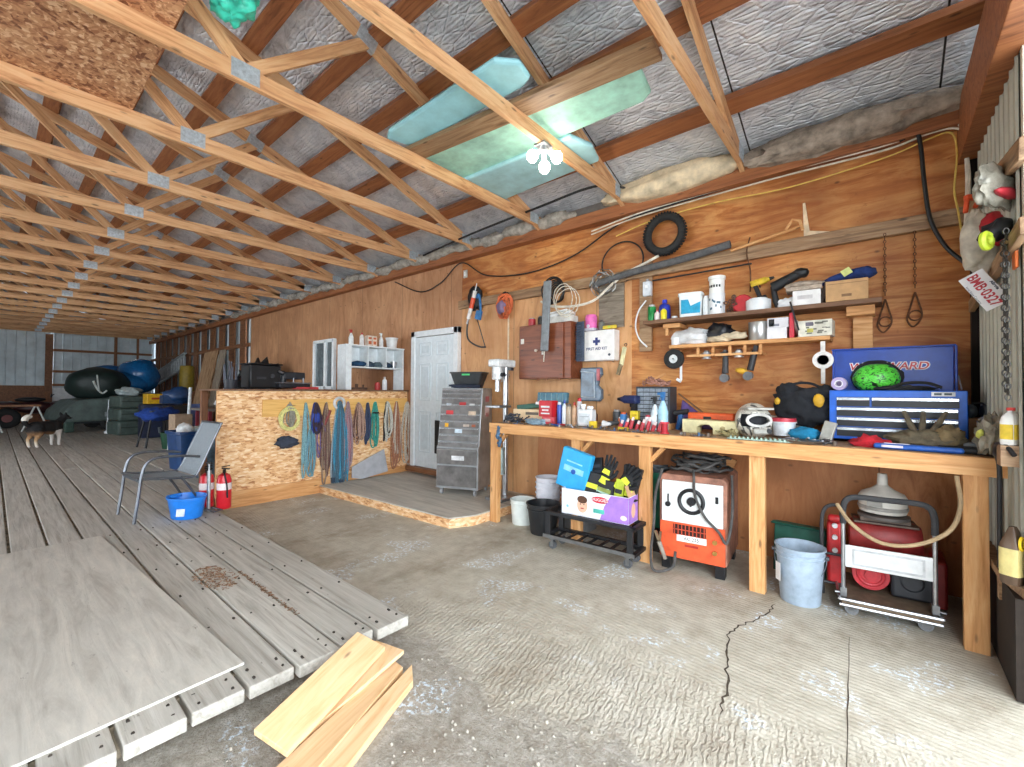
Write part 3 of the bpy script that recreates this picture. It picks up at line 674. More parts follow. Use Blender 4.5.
for sx_ in (-1, 1):
    for sy_ in (-1, 1):
        G().box((sx_*(hx_-.03), sy_*(hy_), .225), (.05, .03, .20)).build('post', BLACK, ct, smooth=False, bevel=.003)
        c_ = G().box((sx_*(hx_-.06), sy_*(hy_-.03), .095), (.05, .05, .02)).box((sx_*(hx_-.06), sy_*(hy_-.03)-.018, .06), (.03, .004, .07)).box((sx_*(hx_-.06), sy_*(hy_-.03)+.018, .06), (.03, .004, .07)).build('caster', metal('8a8c8e'), ct, smooth=False)
        G().cyl((sx_*(hx_-.06), sy_*(hy_-.03)-.014, .036), (sx_*(hx_-.06), sy_*(hy_-.03)+.014, .036), .036).build('wheel', C('55575a', .7), c_)
bx = T('printed_carton', 'white and purple printed nappy carton standing open on the trolley', 'box', (-1.89, 3.41, .342), R(3))
bw, bd, bh = .62, .20, .22
g = G(); wl = .006
g.box((0, 0, wl/2), (bw, bd, wl))
for s in (-1, 1): g.box((s*(bw-wl)/2, 0, bh/2), (wl, bd, bh)); g.box((0, s*(bd-wl)/2, bh/2), (bw, wl, bh))
g.build('box_body', C('e9ecf4', .6, 0, .04), bx, smooth=False)
PUR = C('a67bd0', .6, 0, .08)
G().prism([(.06, .004), (bw/2, .004), (bw/2, bh-.004), (.16, bh-.004), (.10, .12)], -bd/2-.0012, -bd/2-.0002).box((bw/2+.0008, 0, bh/2), (.0012, bd-.01, bh-.01)).build('purple_print', PUR, bx, smooth=False)
def disc(name, x, z, rx, rz_, mat, par, y=-bd/2-.0018, n=24): 
    return G().prism([(rx*cos(2*pi*i/n), rz_*sin(2*pi*i/n)) for i in range(n)], -.0006, .0006).build(name, mat, par, (x, y, z), smooth=False)
disc('printed_face', -.105, .095, .050, .062, C('eab79b', .6, 0, .05), bx); disc('printed_hair', -.105, .145, .048, .032, C('5a3a28', .7), bx, -bd/2-.0026)
disc('printed_eye', -.122, .105, .006, .005, K, bx, -bd/2-.0028); disc('printed_eye', -.088, .105, .006, .005, K, bx, -bd/2-.0028); disc('printed_mouth', -.105, .070, .018, .006, C('b04a44'), bx, -bd/2-.0028)
disc('red_oval', .06, .165, .078, .028, C('c8283a'), bx, -bd/2-.0022); text('HUGGIES', bx, (.06, -bd/2-.0036, .165), F, .036, WHITE)
swatch(bx, .05, -bd/2-.0018, .07, .10, .035, C('4fb8a8'), 'printed_patch'); disc('printed_spot', -.25, .07, .012, .012, C('7fc0e8'), bx); disc('printed_spot', .27, .05, .028, .02, C('f0d8e8'), bx)
o = disc('printed_face', 0, .10, .04, .06, C('eab79b', .6, 0, .05), bx); o.location = (bw/2+.002, .0, .10); o.rotation_euler = (0, 0, pi/2)
for s, ln in ((1, .32),): G().box((bw/2-.02, .0, bh+.04), (.005, .17, .10), (0, R(-20), 0)).build('flap', C('c8a078', .7), bx, smooth=False)
# what is in it
bz = .345
t = T('blue_case', 'bright blue plastic binder case standing tilted in the nappy carton', 'case', (-2.114, 3.386, bz+.20), R(2))
G().box((0, 0, .17), (.30, .07, .36), (0, R(14), 0)).build('case_body', C('2fa3dd', .35, 0, .06), t, smooth=False, bevel=.012)
G().box((.005, -.038, .175), (.20, .006, .05), (0, R(14), 0)).box((.015, -.037, .24), (.16, .004, .012), (0, R(14), 0)).build('case_label', C('8fd3f2'), t, smooth=False); G().cyl((.005, -.036, .16), (.005, -.046, .16), .022, .022, 20).build('round_sticker', C('1d4ea0'), t)
glv = C('d6e23a', .6, 0, .1); gb = C('1b1c20', .8, 0, .2, .3)
def glove(label, loc, rot, sc=1.0, cuff=True):
    t = T('work_glove', label, 'glove', Vector(loc)+Vector((0, .02, .01)), 0, 'work gloves in the nappy carton'); q = Euler(rot).to_matrix()
    def V(x, y, z): return q@(Vector((x, y, z))*sc)
    g = G().blob(V(0, 0, .09), (.095*sc, .04*sc, .12*sc), 2, .06, flat=False, nu=14, nv=8, rot=rot)
    for i, (fx, l, a) in enumerate(((-.036, .075, -.12), (-.012, .09, -.03), (.013, .085, .05), (.036, .065, .14))):
        g.tube([V(fx, 0, .13), V(fx+sin(a)*l*.5, -.008, .13+l*.5), V(fx+sin(a)*l, -.022, .13+l)], [.0125*sc, .012*sc, .009*sc], 8)
    g.tube([V(.04, 0, .06), V(.068, -.01, .10), V(.075, -.02, .135)], [.015*sc, .014*sc, .010*sc], 8)
    g.build('glove_hand', gb, t)
    G().lathe([(.045, 0), (.040, .05)], (0, 0, 0), 14, sy=.5).build('cuff', glv, t, (0, 0, 0), rot).scale = (sc, sc, sc)
    G().prism([(-.03, .075), (.03, .075), (.024, .11), (-.024, .11)], -.03, -.022).build('knuckle_patch', glv, t, (0, 0, 0), rot).scale = (sc, sc, sc)
    return t
glove('black and yellow work glove lying uppermost in the nappy carton', Vector((-1.843, 3.374, bz+.28)), (R(-12), R(20), 0), 1.15)
glove('black and yellow work glove standing right of centre in the nappy carton', Vector((-1.714, 3.380, bz+.25)), (R(-10), R(48), 0), 1.2)
glove('black and yellow work glove at the right end of the nappy carton', Vector((-1.645, 3.398, bz+.20)), (R(-14), R(8), 0), 1.2)
def pack(label, loc, rot, w, h, m1, m2):
    t = T('tool_pack', label, 'packet', Vector(loc)+Vector((0, .035, .025)), 0, 'carded packets in the nappy carton'); G().box((0, 0, 0), (w, .035, h), rot).build('pack_card', m1, t, smooth=False, bevel=.004)
    q = Euler(rot).to_matrix(); g = G()
    for dz in (-.27, .05): g.box(q@Vector((0, -.02, h*dz)), (w*.8, .006, h*.16), rot)
    g.build('pack_print', m2, t, smooth=False); return t
pack('black packet with yellow stripes leaning at the front of the nappy carton', Vector((-1.942, 3.350, bz+.22)), (R(-8), R(8), 0), .15, .26, BLACK, glv)
pack('black and lime packet lying beside the striped packet in the nappy carton', Vector((-1.817, 3.350, bz+.20)), (R(-8), R(10), 0), .15, .20, BLACK, C('8f9a4a'))
pack('lime yellow packet at the right of the nappy carton', Vector((-1.684, 3.350, bz+.21)), (R(-8), R(6), 0), .075, .22, C('b9c832', .5), BLACK)
pack('small pale green packet low in the nappy carton', Vector((-1.830, 3.341, bz+.16)), (R(-8), 0, 0), .12, .13, C('a8c8b8', .5), C('d8e8e0'))
pack('black packet with a hanging hook above the nappy carton', Vector((-1.954, 3.434, bz+.38)), (R(-8), R(-10), 0), .15, .16, BLACK, C('3a3b40'))
pack('purple and black packet behind the gloves in the nappy carton', Vector((-1.645, 3.470, bz+.27)), (R(-6), R(14), 0), .16, .30, BLACK, C('7c58a8', .5))
one('glove_bundle', 'orange and black bundled fabric gloves behind the blue binder case', 'gloves', G().blob((0, 0, 0), (.14, .10, .14), 4, .3, fr=4), C('b8643c', .8, 0, .5, .4, 18), (-2.049, 3.458, bz+.42))
one('fabric_roll', 'black crumpled fabric filling the nappy carton', 'fabric', G().blob((0, 0, 0), (.56, .17, .30), 9, .2, fr=3), gb, (-1.877, 3.434, bz+.13))
# left bay of the bench
b = bucket('black_pail', 'black plastic pail on the floor in front of the white tubs', 'bucket', (-2.62, 3.60, 0), .125, .165, .30, C('25272a', .45, 0, .15), 1)
for i in range(4):
    bb_ = bucket('white_pail', ['white pail at the bottom of the nested stack under the bench', 'second white pail up in the nested stack', 'third white pail up in the nested stack', 'topmost white pail of the nested stack'][i], 'bucket', (-2.83, 3.98, .012+.055*i+.0), .105, .135, .30 if i < 3 else .30, C('e8eaf2', .4, 0, .04), 1, group='nested white pails')
b = bucket('white_pail', 'white pail on the floor at the left bench post, left of the black pail', 'bucket', (-2.98, 3.72, 0), .115, .13, .26, C('e4ebe6', .4, 0, .04), 1)
b = T('grey_crate', 'grey plastic storage box with a dark dog print, under the bench', 'box', (-2.42, 3.98, 0), R(-3))
G().lathe([(.001, 0), (.15, 0), (.165, .48), (.172, .485), (.172, .50), (.001, .50)], n=32, sx=.92, sy=.8, square=8).build('box_body', C('7b7c7e', .5, 0, .1), b)
dg = [(-.05, 0), (-.04, 0), (-.035, .03), (.02, .03), (.03, 0), (.04, 0), (.035, .05), (.055, .075), (.04, .09), (.025, .07), (-.03, .06), (-.055, .085), (-.06, .08), (-.045, .05)]
G().prism([(x*1.1, z*1.1) for x, z in dg], -.001, .001).build('dog_print', C('34383f'), b, (0.02, -.132, .28), (R(2), 0, 0), smooth=False)
g = G(); rr = random.Random(8)
for k in range(5): g.blob((rr.uniform(-.012, .03), rr.uniform(-.01, .01), -.04*k), (.05, .03, .07), k, .3, nu=8, nv=6, flat=False)
one('hanging_rag', 'blue-grey rag hung on the left end of the bench', 'rag', g, cloth('4d6a86'), (-3.12, 3.475, 1.02))

# ------------------------------------------------------------ hand cart with the pressure washer
ct = T('folding_hand_cart', 'silver tube hand cart parked under the right end of the bench', 'cart', (-.005, 3.74, 0), R(7)); ct.scale = (.93,)*3
TUB = metal('b4b6b8', .3)
fx, fy = .235, -.14
loop = [(-fx, fy, .06), (-fx, fy, .70), (-fx+.02, fy, .77), (-fx+.07, fy, .80), (fx-.07, fy, .80), (fx-.02, fy, .77), (fx, fy, .70), (fx, fy, .06)]
sp_ = spline([(-fx, fy, .62), (-fx, fy, .72), (-fx+.02, fy, .785), (-fx+.08, fy, .81), (0, fy, .81), (fx-.08, fy, .81), (fx-.02, fy, .785), (fx, fy, .72), (fx, fy, .62)])
for q_ in (-fx, fx): G().cyl((q_, fy, .06), (q_, fy, .64), .013).build('handle_tube', TUB, ct)
G().tube(sp_, .019).build('padded_grip', C('3a3a3c', .8), ct)
G().box((0, fy-.004, .40), (2*fx-.02, .018, .15)).build('front_panel', C('dadcdc', .35, .2, .06), ct, smooth=False, bevel=.004)
q = G()
for a, b_, c_, e in ((0, .45, .36, .012), (0, .35, .36, .012), (-.18, .40, .012, .11), (.18, .40, .012, .11)): q.box((a, fy-.015, b_), (c_, .006, e))
q.build('panel_rim', C('bfc2c4', .35, .3), ct, smooth=False)
G().box((0, .10, .10), (.50, .62, .02)).build('deck', C('6b5a48', .8, 0, .2), ct, smooth=False, bevel=.004)
G().tube([(-.26, fy-.06, .115), (.26, fy-.06, .115)], .012).tube([(-.26, fy-.05, .075), (.26, fy-.05, .075)], .012).tube([(-.26, fy-.06, .115), (-.26, .4, .115)], .010).tube([(.26, fy-.06, .115), (.26, .4, .115)], .010).build('deck_rail', TUB, ct)
for sx_ in (-1, 1):
    for y in (-.13, .33):
        c_ = G().box((sx_*.19, y-.02, .06), (.035, .006, .07)).box((sx_*.19, y+.02, .06), (.035, .006, .07)).build('caster', metal('8a8c8e'), ct, smooth=False)
        G().cyl((sx_*.19, y-.014, .04), (sx_*.19, y+.014, .04), .04).build('wheel', C('77797c', .7), c_)
    G().box((sx_*.235, fy, .15), (.035, .04, .06)).cyl((sx_*.25, fy, .14), (sx_*.285, fy-.01, .14), .008).build('hinge_latch', metal('9a9c9e'), ct, smooth=False)
wsh = T('air_compressor', 'red and black compressor sitting on the silver hand cart', 'compressor', (.0, 3.86, .104), R(7)); wsh.scale = (.93,)*3
G().lathe([(.001, -.21), (.10, -.20), (.12, -.17), (.12, .17), (.10, .20), (.001, .21)], (0, .05, .375), 28, axis=Euler((0, pi/2, 0)).to_matrix()).build('tank', C('8f2a28', .45, .1, .15), wsh)
G().box((0, .05, .485), (.36, .22, .015)).box((0, .05, .505), (.28, .16, .03)).build('mount_plate', C('5a4a40', .5, .3), wsh, smooth=False, bevel=.004)
G().cyl((-.09, -.10, .13), (-.09, -.02, .13), .105, .105, 32).torus((-.09, -.10, .13), .07, .012, F, 30, 8).cyl((-.09, -.115, .13), (-.09, -.10, .13), .035).build('hose_reel', C('c03038', .45), wsh)
G().box((.13, -.02, .12), (.22, .18, .22)).cyl((.13, -.115, .13), (.13, -.08, .13), .07, .07, 20).build('pump', C('2b2c30', .5, .1), wsh, bevel=.02)
G().lathe([(.001, 0), (.15, 0), (.15, .02), (.001, .03)], (0, .05, .518), 24).build('funnel_rim', C('5a5450', .5), wsh)
t = T('vacuum_canister', 'grey and white canister with a tapering spout on top of the compressor', 'canister', (-.01, 3.92, .620))
G().lathe([(.001, 0), (.125, 0), (.13, .015), (.13, .10), (.115, .125), (.065, .15), (.04, .17), (.03, .18), (.026, .25), (.024, .255), (.001, .255)], n=32).build('canister_body', C('c9c5bb', .45, 0, .08), t)
G().lathe([(.131, .02), (.135, .025), (.135, .04), (.131, .045)], n=32).box((-.04, -.13, .065), (.08, .02, .03)).build('latch_band', C('8d8a84', .4), t)
one('air_hose', 'tan rubber hose looping from the bench end over the hand cart', 'hose', G().tube(spline([(.31, 3.50, .96), (.32, 3.46, .80), (.27, 3.42, .66), (.13, 3.38, .565), (-.02, 3.38, .545), (-.15, 3.40, .62), (-.23, 3.46, .72)]), .011), C('a88f6c', .7))
t = T('pressure_washer', 'upright red and black pressure washer left of the hand cart', 'washer', (-.27, 3.86, 0), R(5))
G().box((0, 0, .30), (.09, .10, .44)).box((0, -.06, .55), (.08, .06, .05)).build('motor_case', C('c0282c', .4), t, bevel=.02)
G().tube(spline([(-.07, -.06, .02), (-.075, -.06, .45), (-.06, -.06, .60), (0, -.05, .64), (.06, -.06, .62)]), .012).tube([(-.07, -.06, .3), (.04, -.06, .3)], .01).tube([(-.07, -.06, .1), (.04, -.06, .1)], .01).build('frame_tube', C('4a4a4c', .5, .3), t)
for z in (.50, .42, .33): G().cyl((.0, -.05, z), (.0, -.075, z), .016).build('knob', C('d0d0d0', .4), t)
one('red_jerry_can', 'dark red fuel can in the shadow at the right end under the bench', 'can', G().box((0, 0, .17), (.12, .34, .30)).box((0, 0, .34), (.05, .16, .03)), C('8a1f1c', .45), (.25, 4.16, 0), bevel=.02)

# low shelf at the far right and its jug
t = T('corner_shelf', 'low plank shelf fixed to the metal wall right of the bench', 'shelf', (0, 0, 0))
G().prism([(.44, 3.95), (.495, 3.95), (.495, 3.0), (.44, 3.32)], .485, .525, 'XY').build('shelf_board', W_DARK, t, smooth=False)
G().box((.47, 3.4, .42), (.04, .05, .12)).build('bracket', W_DARK, t, smooth=False)
struct('dark_void_panel', G().box((.475, 3.70, .24), (.03, 1.25, .47)), C('2a211a', .9), smooth=False)  # near-black panel added to fill the dark void under the low shelf
# black pipe with a crook
one('black_crook_pipe', 'black bent pipe with a curved top standing on the low shelf at the bench end', 'pipe', G().tube(spline([(.452, 3.36, .53), (.450, 3.34, .8), (.448, 3.32, 1.05), (.43, 3.30, 1.13), (.43, 3.24, 1.17), (.45, 3.17, 1.17), (.47, 3.12, 1.13)]), .010), C('232326', .5))
t = T('oil_jug', 'dark jug with a yellow and white sticker on the low right shelf', 'jug', (.465, 3.14, .526), R(60)); t.scale = (.9, .9, 1.4)
G().lathe([(.001, 0), (.05, 0), (.055, .01), (.055, .13), (.03, .17), (.016, .19), (.001, .19)], n=24, sy=.7, square=5).build('jug_body', C('5a4636', .4), t)
G().lathe([(.056, .03), (.057, .03), (.057, .12), (.056, .12)], n=24, sy=.72, square=5).build('sticker', C('c8b878', .5), t); G().torus((-.02, -.04, .14), .02, .006, F, 16, 6).build('jug_handle', YEL, t)
# ------------------------------------------------------------ rolling tool chest
tc_ = T('tool_chest', 'tall grey steel rolling tool chest beside the door', 'tool chest', (-4.15, 3.97, .112), R(22))
HW, HD, HH = .285, .23, 1.34
SG = C('a8abad', .35, .55, .15, 0, 6); DK = C('7d7a78', .4, .5, .2, 0, 8)
G().prism([(-HD, .10), (HD, .10), (HD, HH), (-HD+.14, HH), (-HD+.03, .62), (-HD, .60)], -HW, HW, 'YZ').build('cabinet', SG, tc_, smooth=False, bevel=.006)
def lean(z): return -HD-.012 if z < .61 else -HD+.018+(z-.62)*.162
G().box((0, -HD-.012, .24), (2*HW-.04, .02, .25)).build('bottom_door', DK, tc_, smooth=False, bevel=.004)
hs = [.20, .085, .085, .085, .085, .085, .12, .085, .06, .05, .05]
z = .385
for i, h in enumerate(hs):
    if z+h > HH: break
    zc = z+h/2; yy = lean(zc); a = math.atan(.162) if zc > .61 else 0
    d = G().box((0, 0, 0), (2*HW-.035, .02, h-.008)).build('drawer', DK, tc_, (0, yy, zc), (-a, 0, 0), smooth=False, bevel=.003)
    G().box((0, -.014, h/2-.014), (2*HW-.04, .014, .010)).build('drawer_pull', metal('d4d6d8', .25), d, smooth=False, bevel=.002)
    z += h
for (x, z, w, h, c, s, tc2) in ((0.02, .47, .17, .055, 'd8dadc', '', 'c22b2b'), (.0, .80, .10, .05, 'cfe0f0', '', '2a58a8'), (-.17, .87, .05, .05, 'e6a81e', '', '16171a'), (-.14, 1.03, .10, .05, 'c8383a', '', 'f0f0f0'), (.17, 1.02, .10, .06, 'cfb8a0', '', '666666'), (.03, 1.14, .09, .04, 'a82b2b', '', 'f0f0f0'), (.16, 1.13, .07, .03, 'd8d8d8', '', '444444'), (-.16, 1.13, .07, .03, 'b8c0c8', '', '444444'), (.1, .87, .08, .03, 'd0c0b0', '', '555555'), (.20, .87, .05, .03, 'a85838', '', '555555')):
    o = swatch(tc_, x, lean(z)-.0125, z, w, h, C(c, .4)); o.rotation_euler = (-math.atan(.162) if z > .61 else 0, 0, 0)
for x, z, w, h, c in ((HW+.001, 1.20, .12, .07, 'b05a62'), (HW+.001, 1.06, .14, .12, 'e4d4d8'), (HW+.001, 1.0, .10, .05, 'c88088')):
    swatch(tc_, x, .06, z, w, h, C(c, .4), face='X')
G().box((0, 0, .095), (2*HW+.01, 2*HD+.01, .02)).build('base_rail', SG, tc_, smooth=False)
for x in (-.23, .23):
    for y in (-.18, .18):
        c_ = G().box((x, y, .08), (.05, .05, .012)).box((x-.018, y, .05), (.004, .03, .06)).box((x+.018, y, .05), (.004, .03, .06)).build('caster', metal('b0b2b4'), tc_, smooth=False)
        G().cyl((x-.014, y, .038), (x+.014, y, .038), .038).build('wheel', C('9a9c9e', .6), c_)
t = T('plastic_bin', 'black plastic bin with a green mark on top of the grey tool chest', 'bin', (-4.17, 4.06, .112+HH), R(22))
G().lathe([(.001, 0), (.12, 0), (.165, .19), (.175, .195), (.175, .21), (.165, .21), (.118, .01), (.001, .01)], n=32, sx=1.4, sy=.75, square=7).build('bin_body', C('303336', .4, 0, .1), t)
G().box((.01, -.135, .175), (.11, .003, .022)).build('green_mark', C('4fc070', .5), t, smooth=False)
one('crumpled_cloth', 'dark blue crumpled cloth on the tool chest in front of the black bin', 'cloth', G().blob((0, 0, 0), (.42, .14, .06), 21, .25, fr=4), cloth('2c3446'), (-4.10, 3.93, .112+HH+.022), R(22))

# ------------------------------------------------------------ on the bench, from the door end
t = T('floor_drill_press', 'tall white and silver drill press standing between the grey tool chest and the bench', 'drill press', (-3.54, 4.02, .112))
G().box((0, 0, .02), (.26, .34, .04)).build('base', GREYM, t, bevel=.008); G().cyl((0, .05, .03), (0, .05, 1.64), .034, n=20).build('column', STEEL, t)
G().cyl((0, -.02, .30), (0, -.02, .62), .045, n=20).build('base_cylinder', C('9fb0ae', .35, .4), t)
G().box((0, -.08, 1.12), (.22, .22, .03)).build('table', GREYM, t, bevel=.006)
G().cyl((0, -.10, 1.30), (0, -.10, 1.48), .030).build('spindle', STEEL, t)
G().box((0, -.02, 1.64), (.17, .32, .09)).cyl((0, -.10, 1.44), (0, -.10, 1.66), .068, n=24).build('head', C('dfe2e2', .4, .1), t, bevel=.015)
G().cyl((0, .10, 1.56), (0, .10, 1.66), .065, n=20).build('motor', C('3a3c40', .5), t)
h_ = G().cyl((.06, -.10, 1.50), (.11, -.10, 1.50), .026).build('feed_hub', BLACKM, t)
for a in (0, 2.1, 4.2): G().cyl((.10, -.10, 1.50), (.11, -.10+.10*cos(a), 1.50+.10*sin(a)), .006).build('lever', STEEL, h_)
g = G(); rr = random.Random(4)
for k in range(7): g.torus((rr.uniform(-.08, .1), rr.uniform(-.06, .06), .015+.008*k), rr.uniform(.04, .08), .008, (rr.uniform(-.5, .5), rr.uniform(-.5, .5), 0), 20, 6, wob=.4, seed=k+40)
one('cable_tangle', 'tangle of dark grey cables on the left end of the bench', 'cable', g, C('3c4048', .7), (-3.10, 3.72, BT))
t = carton('parts_box', 'open low cardboard box with green cases, on the bench left of the red box', 'box', (-2.96, 3.90, BT+.015), (.44, .20, .13), C('dcc09a', .8, 0, .08), R(8)); 
swatch(t, .02, -.1008, .085, .16, .03, C('5d5348'))
one('green_case', 'dark green hinged case lying in the low cardboard box', 'case', G().box((-.04, 0, .03), (.28, .16, .055), (0, R(-6), R(4))).box((.12, -.02, .03), (.08, .10, .05), (0, .2, .2)), [C('2f5a4c', .4)], (-2.97, 3.90, BT+.146), R(8), bevel=.01)
one('white_part', 'small white plastic fitting on the green case', 'fitting', G().box((0, 0, .015), (.07, .05, .03)).cyl((0, 0, .02), (.03, 0, .045), .015), WHITE, (-2.84, 3.82, BT+.20), bevel=.005)
one('blue_rag', 'pale blue crumpled rag at the bench edge below the cardboard box', 'rag', G().blob((0, 0, 0), (.22, .12, .07), 31, .35, fr=4), cloth('8fa8b8'), (-2.76, 3.64, BT+.025))
t = T('parts_organiser', 'blue-green divided parts organiser leaning on the wall behind the red box', 'organiser', (-2.97, 4.26, BT)); 
G().box((0, 0, .27), (.42, .05, .12), (R(-8), 0, 0)).box((0, .03, .12), (.30, .04, .24)).build('organiser_body', C('4d7f92', .3), t, bevel=.008)
g = G()
for k in range(5): g.box((-.16+.08*k, -.03, .27), (.004, .006, .10))
g.build('divider', C('9fc0c8', .4), t, smooth=False)
t = carton('red_box', 'red box with white lettering standing in the middle of the left bench clutter', 'box', (-2.72, 3.82, BT+.075), (.18, .10, .17), C('c8222c', .4, 0, .08), R(-6))
for z, s, w in ((.115, 'BOLTS', .03), ): pass
swatch(t, 0, -.0508, .105, .12, .02, WHITE); swatch(t, 0, -.0508, .07, .09, .018, C('f2dede')); swatch(t, 0, -.0508, .035, .12, .014, WHITE)
t = carton('red_box', 'small red and pink box under the red lettered box', 'box', (-2.70, 3.82, BT), (.14, .10, .074), C('d6545c', .5), R(6)); swatch(t, 0, -.0508, .04, .07, .03, C('f0c4c4'))
one('red_funnel', 'dark red plastic tray lying right of the red box', 'tray', G().lathe([(.03, 0), (.08, .03), (.085, .03), (.03, -.004)], n=24, sx=1.2), C('a8202a', .35), (-2.52, 4.04, BT+.0))
smallb = [(557, 402, 562, 417, 'jar', '2b4fa8', 'd8d8e0', 'can'), (562, 400, 567, 416, 'white_tube', 'dfe6f0', '2b4fa8', 'round'), (566, 404, 572, 417, 'oil_can', 'b8a48c', '6a6258', 'can'), (572, 402, 577, 416, 'glue_bottle', 'caa07c', 'c23a2a', 'round'),
          (577, 398, 582, 418, 'spray_can', 'c8c8cc', 'b8202a', 'can')]
SL = ['short blue jar just right of the red box on the bench', 'slim white and blue tube second right of the red box', 'tan oil can third right of the red box', 'tan glue bottle with a red cap left of the grey spray can', 'grey spray can with a red cap left of the white jug']
for (a, b, c, d, nm, h1, h2, kd), lb in zip(smallb, SL):
    p, w_, h_ = spot2(a, b, c, BT, 3.82); bottle(nm, lb, nm.split('_')[-1] if nm != 'glue_bottle' else 'bottle', p, w_/2, h_, C(h1, .35), C(h2, .4), kd)
g = G(); rr = random.Random(12)
def scraps(label, x0, x1, y, n, seed, mats):
    rr = random.Random(seed)
    names = ['bolt', 'socket', 'washer', 'bracket']
    for i in range(n):
        x = x0+(x1-x0)*(i+.5)/n; k = i % 4; yy = y+rr.uniform(-.03, .03); q = G()
        if k == 0: q.cyl((0, 0, .008), (.05, .02, .008), .006).cyl((0, 0, .008), (-.008, -.004, .008), .011, n=6)
        elif k == 1: q.cyl((0, 0, 0), (0, 0, .028), .012, n=12)
        elif k == 2: q.torus((0, 0, .005), .014, .005, (0, 0, 0), 16, 6)
        else: q.box((0, 0, .003), (.05, .02, .005)).box((.022, 0, .015), (.005, .02, .025))
        one(names[k], '%s steel %s lying on the bench edge %s' % (ords[i], names[k], label), names[k], q, mats[i % len(mats)], (x, yy, BT), rr.uniform(-1.5, 1.5), group='loose hardware on the bench '+label)
MM = [metal('8c8c8e'), C('6f6052', .6), metal('b0a898'), C('4a6a8a', .5)]
scraps('below the red box', -2.62, -2.25, 3.60, 8, 1, MM)
t = T('chemical_jug', 'white square plastic jug with a pale sticker below the hanging clear case', 'jug', (-2.24, 3.80, BT), R(4))
G().box((0, 0, .085), (.155, .11, .165)).cyl((-.04, 0, .165), (-.04, 0, .20), .024).box((.035, 0, .185), (.07, .03, .035)).build('jug_body', C('e6e8ea', .4, 0, .04), t, bevel=.014); G().cyl((-.04, 0, .195), (-.04, 0, .218), .028).build('cap', WHITE, t); swatch(t, .0, -.0565, .085, .12, .09, C('cfd6da')); swatch(t, .0, -.0575, .10, .10, .004, C('7a868e'), 'print')
one('caulking_tip', 'grey rubber nozzle lying right of the white jug', 'nozzle', G().cyl((0, 0, .03), (.10, .03, .05), .03, .012), C('4a4c4e'), (-2.04, 3.86, BT))
t = bottle('orange_bottle', 'orange bottle lying between white jug and cordless drill', 'bottle', (-1.93, 3.92, BT), .032, .10, C('e8763a', .4), WHITE, 'can')
one('white_funnel', 'white plastic funnel lying on the bench right of the white jug', 'funnel', G().cyl((0, 0, .035), (.08, 0, .035), .034, .012), WHITE, (-2.06, 3.80, BT))
def drill(name, label, loc, rz, c1, c2, sc=1.0, lay=False, batt=None):
    t = T(name, label, 'drill', loc, rz); t.scale = (sc,)*3
    G().cyl((-.07, 0, .20), (.07, 0, .20), .033).cyl((.07, 0, .20), (.10, 0, .20), .028, .02).box((-.02, 0, .20), (.11, .05, .06)).build('motor_housing', C(c1, .5), t, bevel=.006)
    G().cyl((.10, 0, .20), (.14, 0, .20), .018, .012).build('chuck', BLACKM, t)
    G().box((-.03, 0, .11), (.04, .032, .14), (0, R(-8), 0)).box((.0, 0, .155), (.012, .02, .03)).build('grip', C('1a1b1e', .7), t, bevel=.008)
    G().box((-.02, 0, .025), (.11, .07, .05)).build('battery', C(c2, .5), t, bevel=.006)
    return t
drill('cordless_drill', 'blue and black cordless drill standing on its battery beside the grey parts cabinet', (-1.88, 4.02, BT+.02), R(160), '1c2a5a', '16171a', 1.25)
t = carton('yellow_case', 'small yellow and black battery pack in front of the cordless drill', 'battery', (-1.79, 3.92, BT+.085), (.075, .06, .08), C('ecd02c', .45), R(5)); swatch(t, 0, -.0308, .04, .05, .02, C('c8a818'))
t = carton('battery_pack', 'black battery block under the yellow pack', 'battery', (-1.79, 3.92, BT), (.08, .07, .084), BLACK, R(5))
bottle('glue_bottle', 'blue bottle left of the yellow battery pack', 'bottle', (-1.89, 3.88, BT), .032, .15, C('2f78b8', .4), C('d86030'), 'can')
# grey small-parts cabinet
pc = T('parts_cabinet', 'dark grey many-drawer parts cabinet standing on the bench', 'cabinet', (-1.66, 4.10, BT+.055), R(-2))
cw, chh = .335, .34
G().box((0, 0, chh/2), (cw, .16, chh)).build('cabinet', C('2e3238', .5), pc, smooth=False, bevel=.004)
rows, cols = 8, 5
dm = C('7d8894', .3, 0, .2, 0, 30)
for r_ in range(rows):
    for c_ in range(cols):
        G().box((-cw/2+.018+(c_+.5)*(cw-.036)/cols, -.083, .015+(r_+.5)*(chh-.03)/rows), ((cw-.036)/cols-.006, .012, (chh-.03)/rows-.008)).box((-cw/2+.018+(c_+.5)*(cw-.036)/cols, -.092, .005+(r_+.5)*(chh-.03)/rows), (.02, .008, .005)).build('drawer', dm, pc, smooth=False)
one('bench_block', 'wooden block under the grey parts cabinet', 'block', G().box((0, 0, .027), (.34, .16, .054)), W_LUMBER, (-1.66, 4.10, BT), smooth=False)
g = G()
for k in range(5): g.torus((0.005*k, 0, .03+.006*k), .13-.012*k, .007, (.15, .1*k, 0), 30, 6, sy=.5, wob=.3, seed=k)
one('wire_coil', 'pinkish brown coil of wire lying on the grey parts cabinet', 'wire', g, C('a87868', .7), (-1.66, 4.10, BT+.40))
tag(beam('wood_batten', (-1.80, 4.10, BT+.415), (-1.58, 4.13, BT+.515), .03, .02, W_LUMBER), 'thin tan batten propped over the wire coil on the parts cabinet', 'batten')
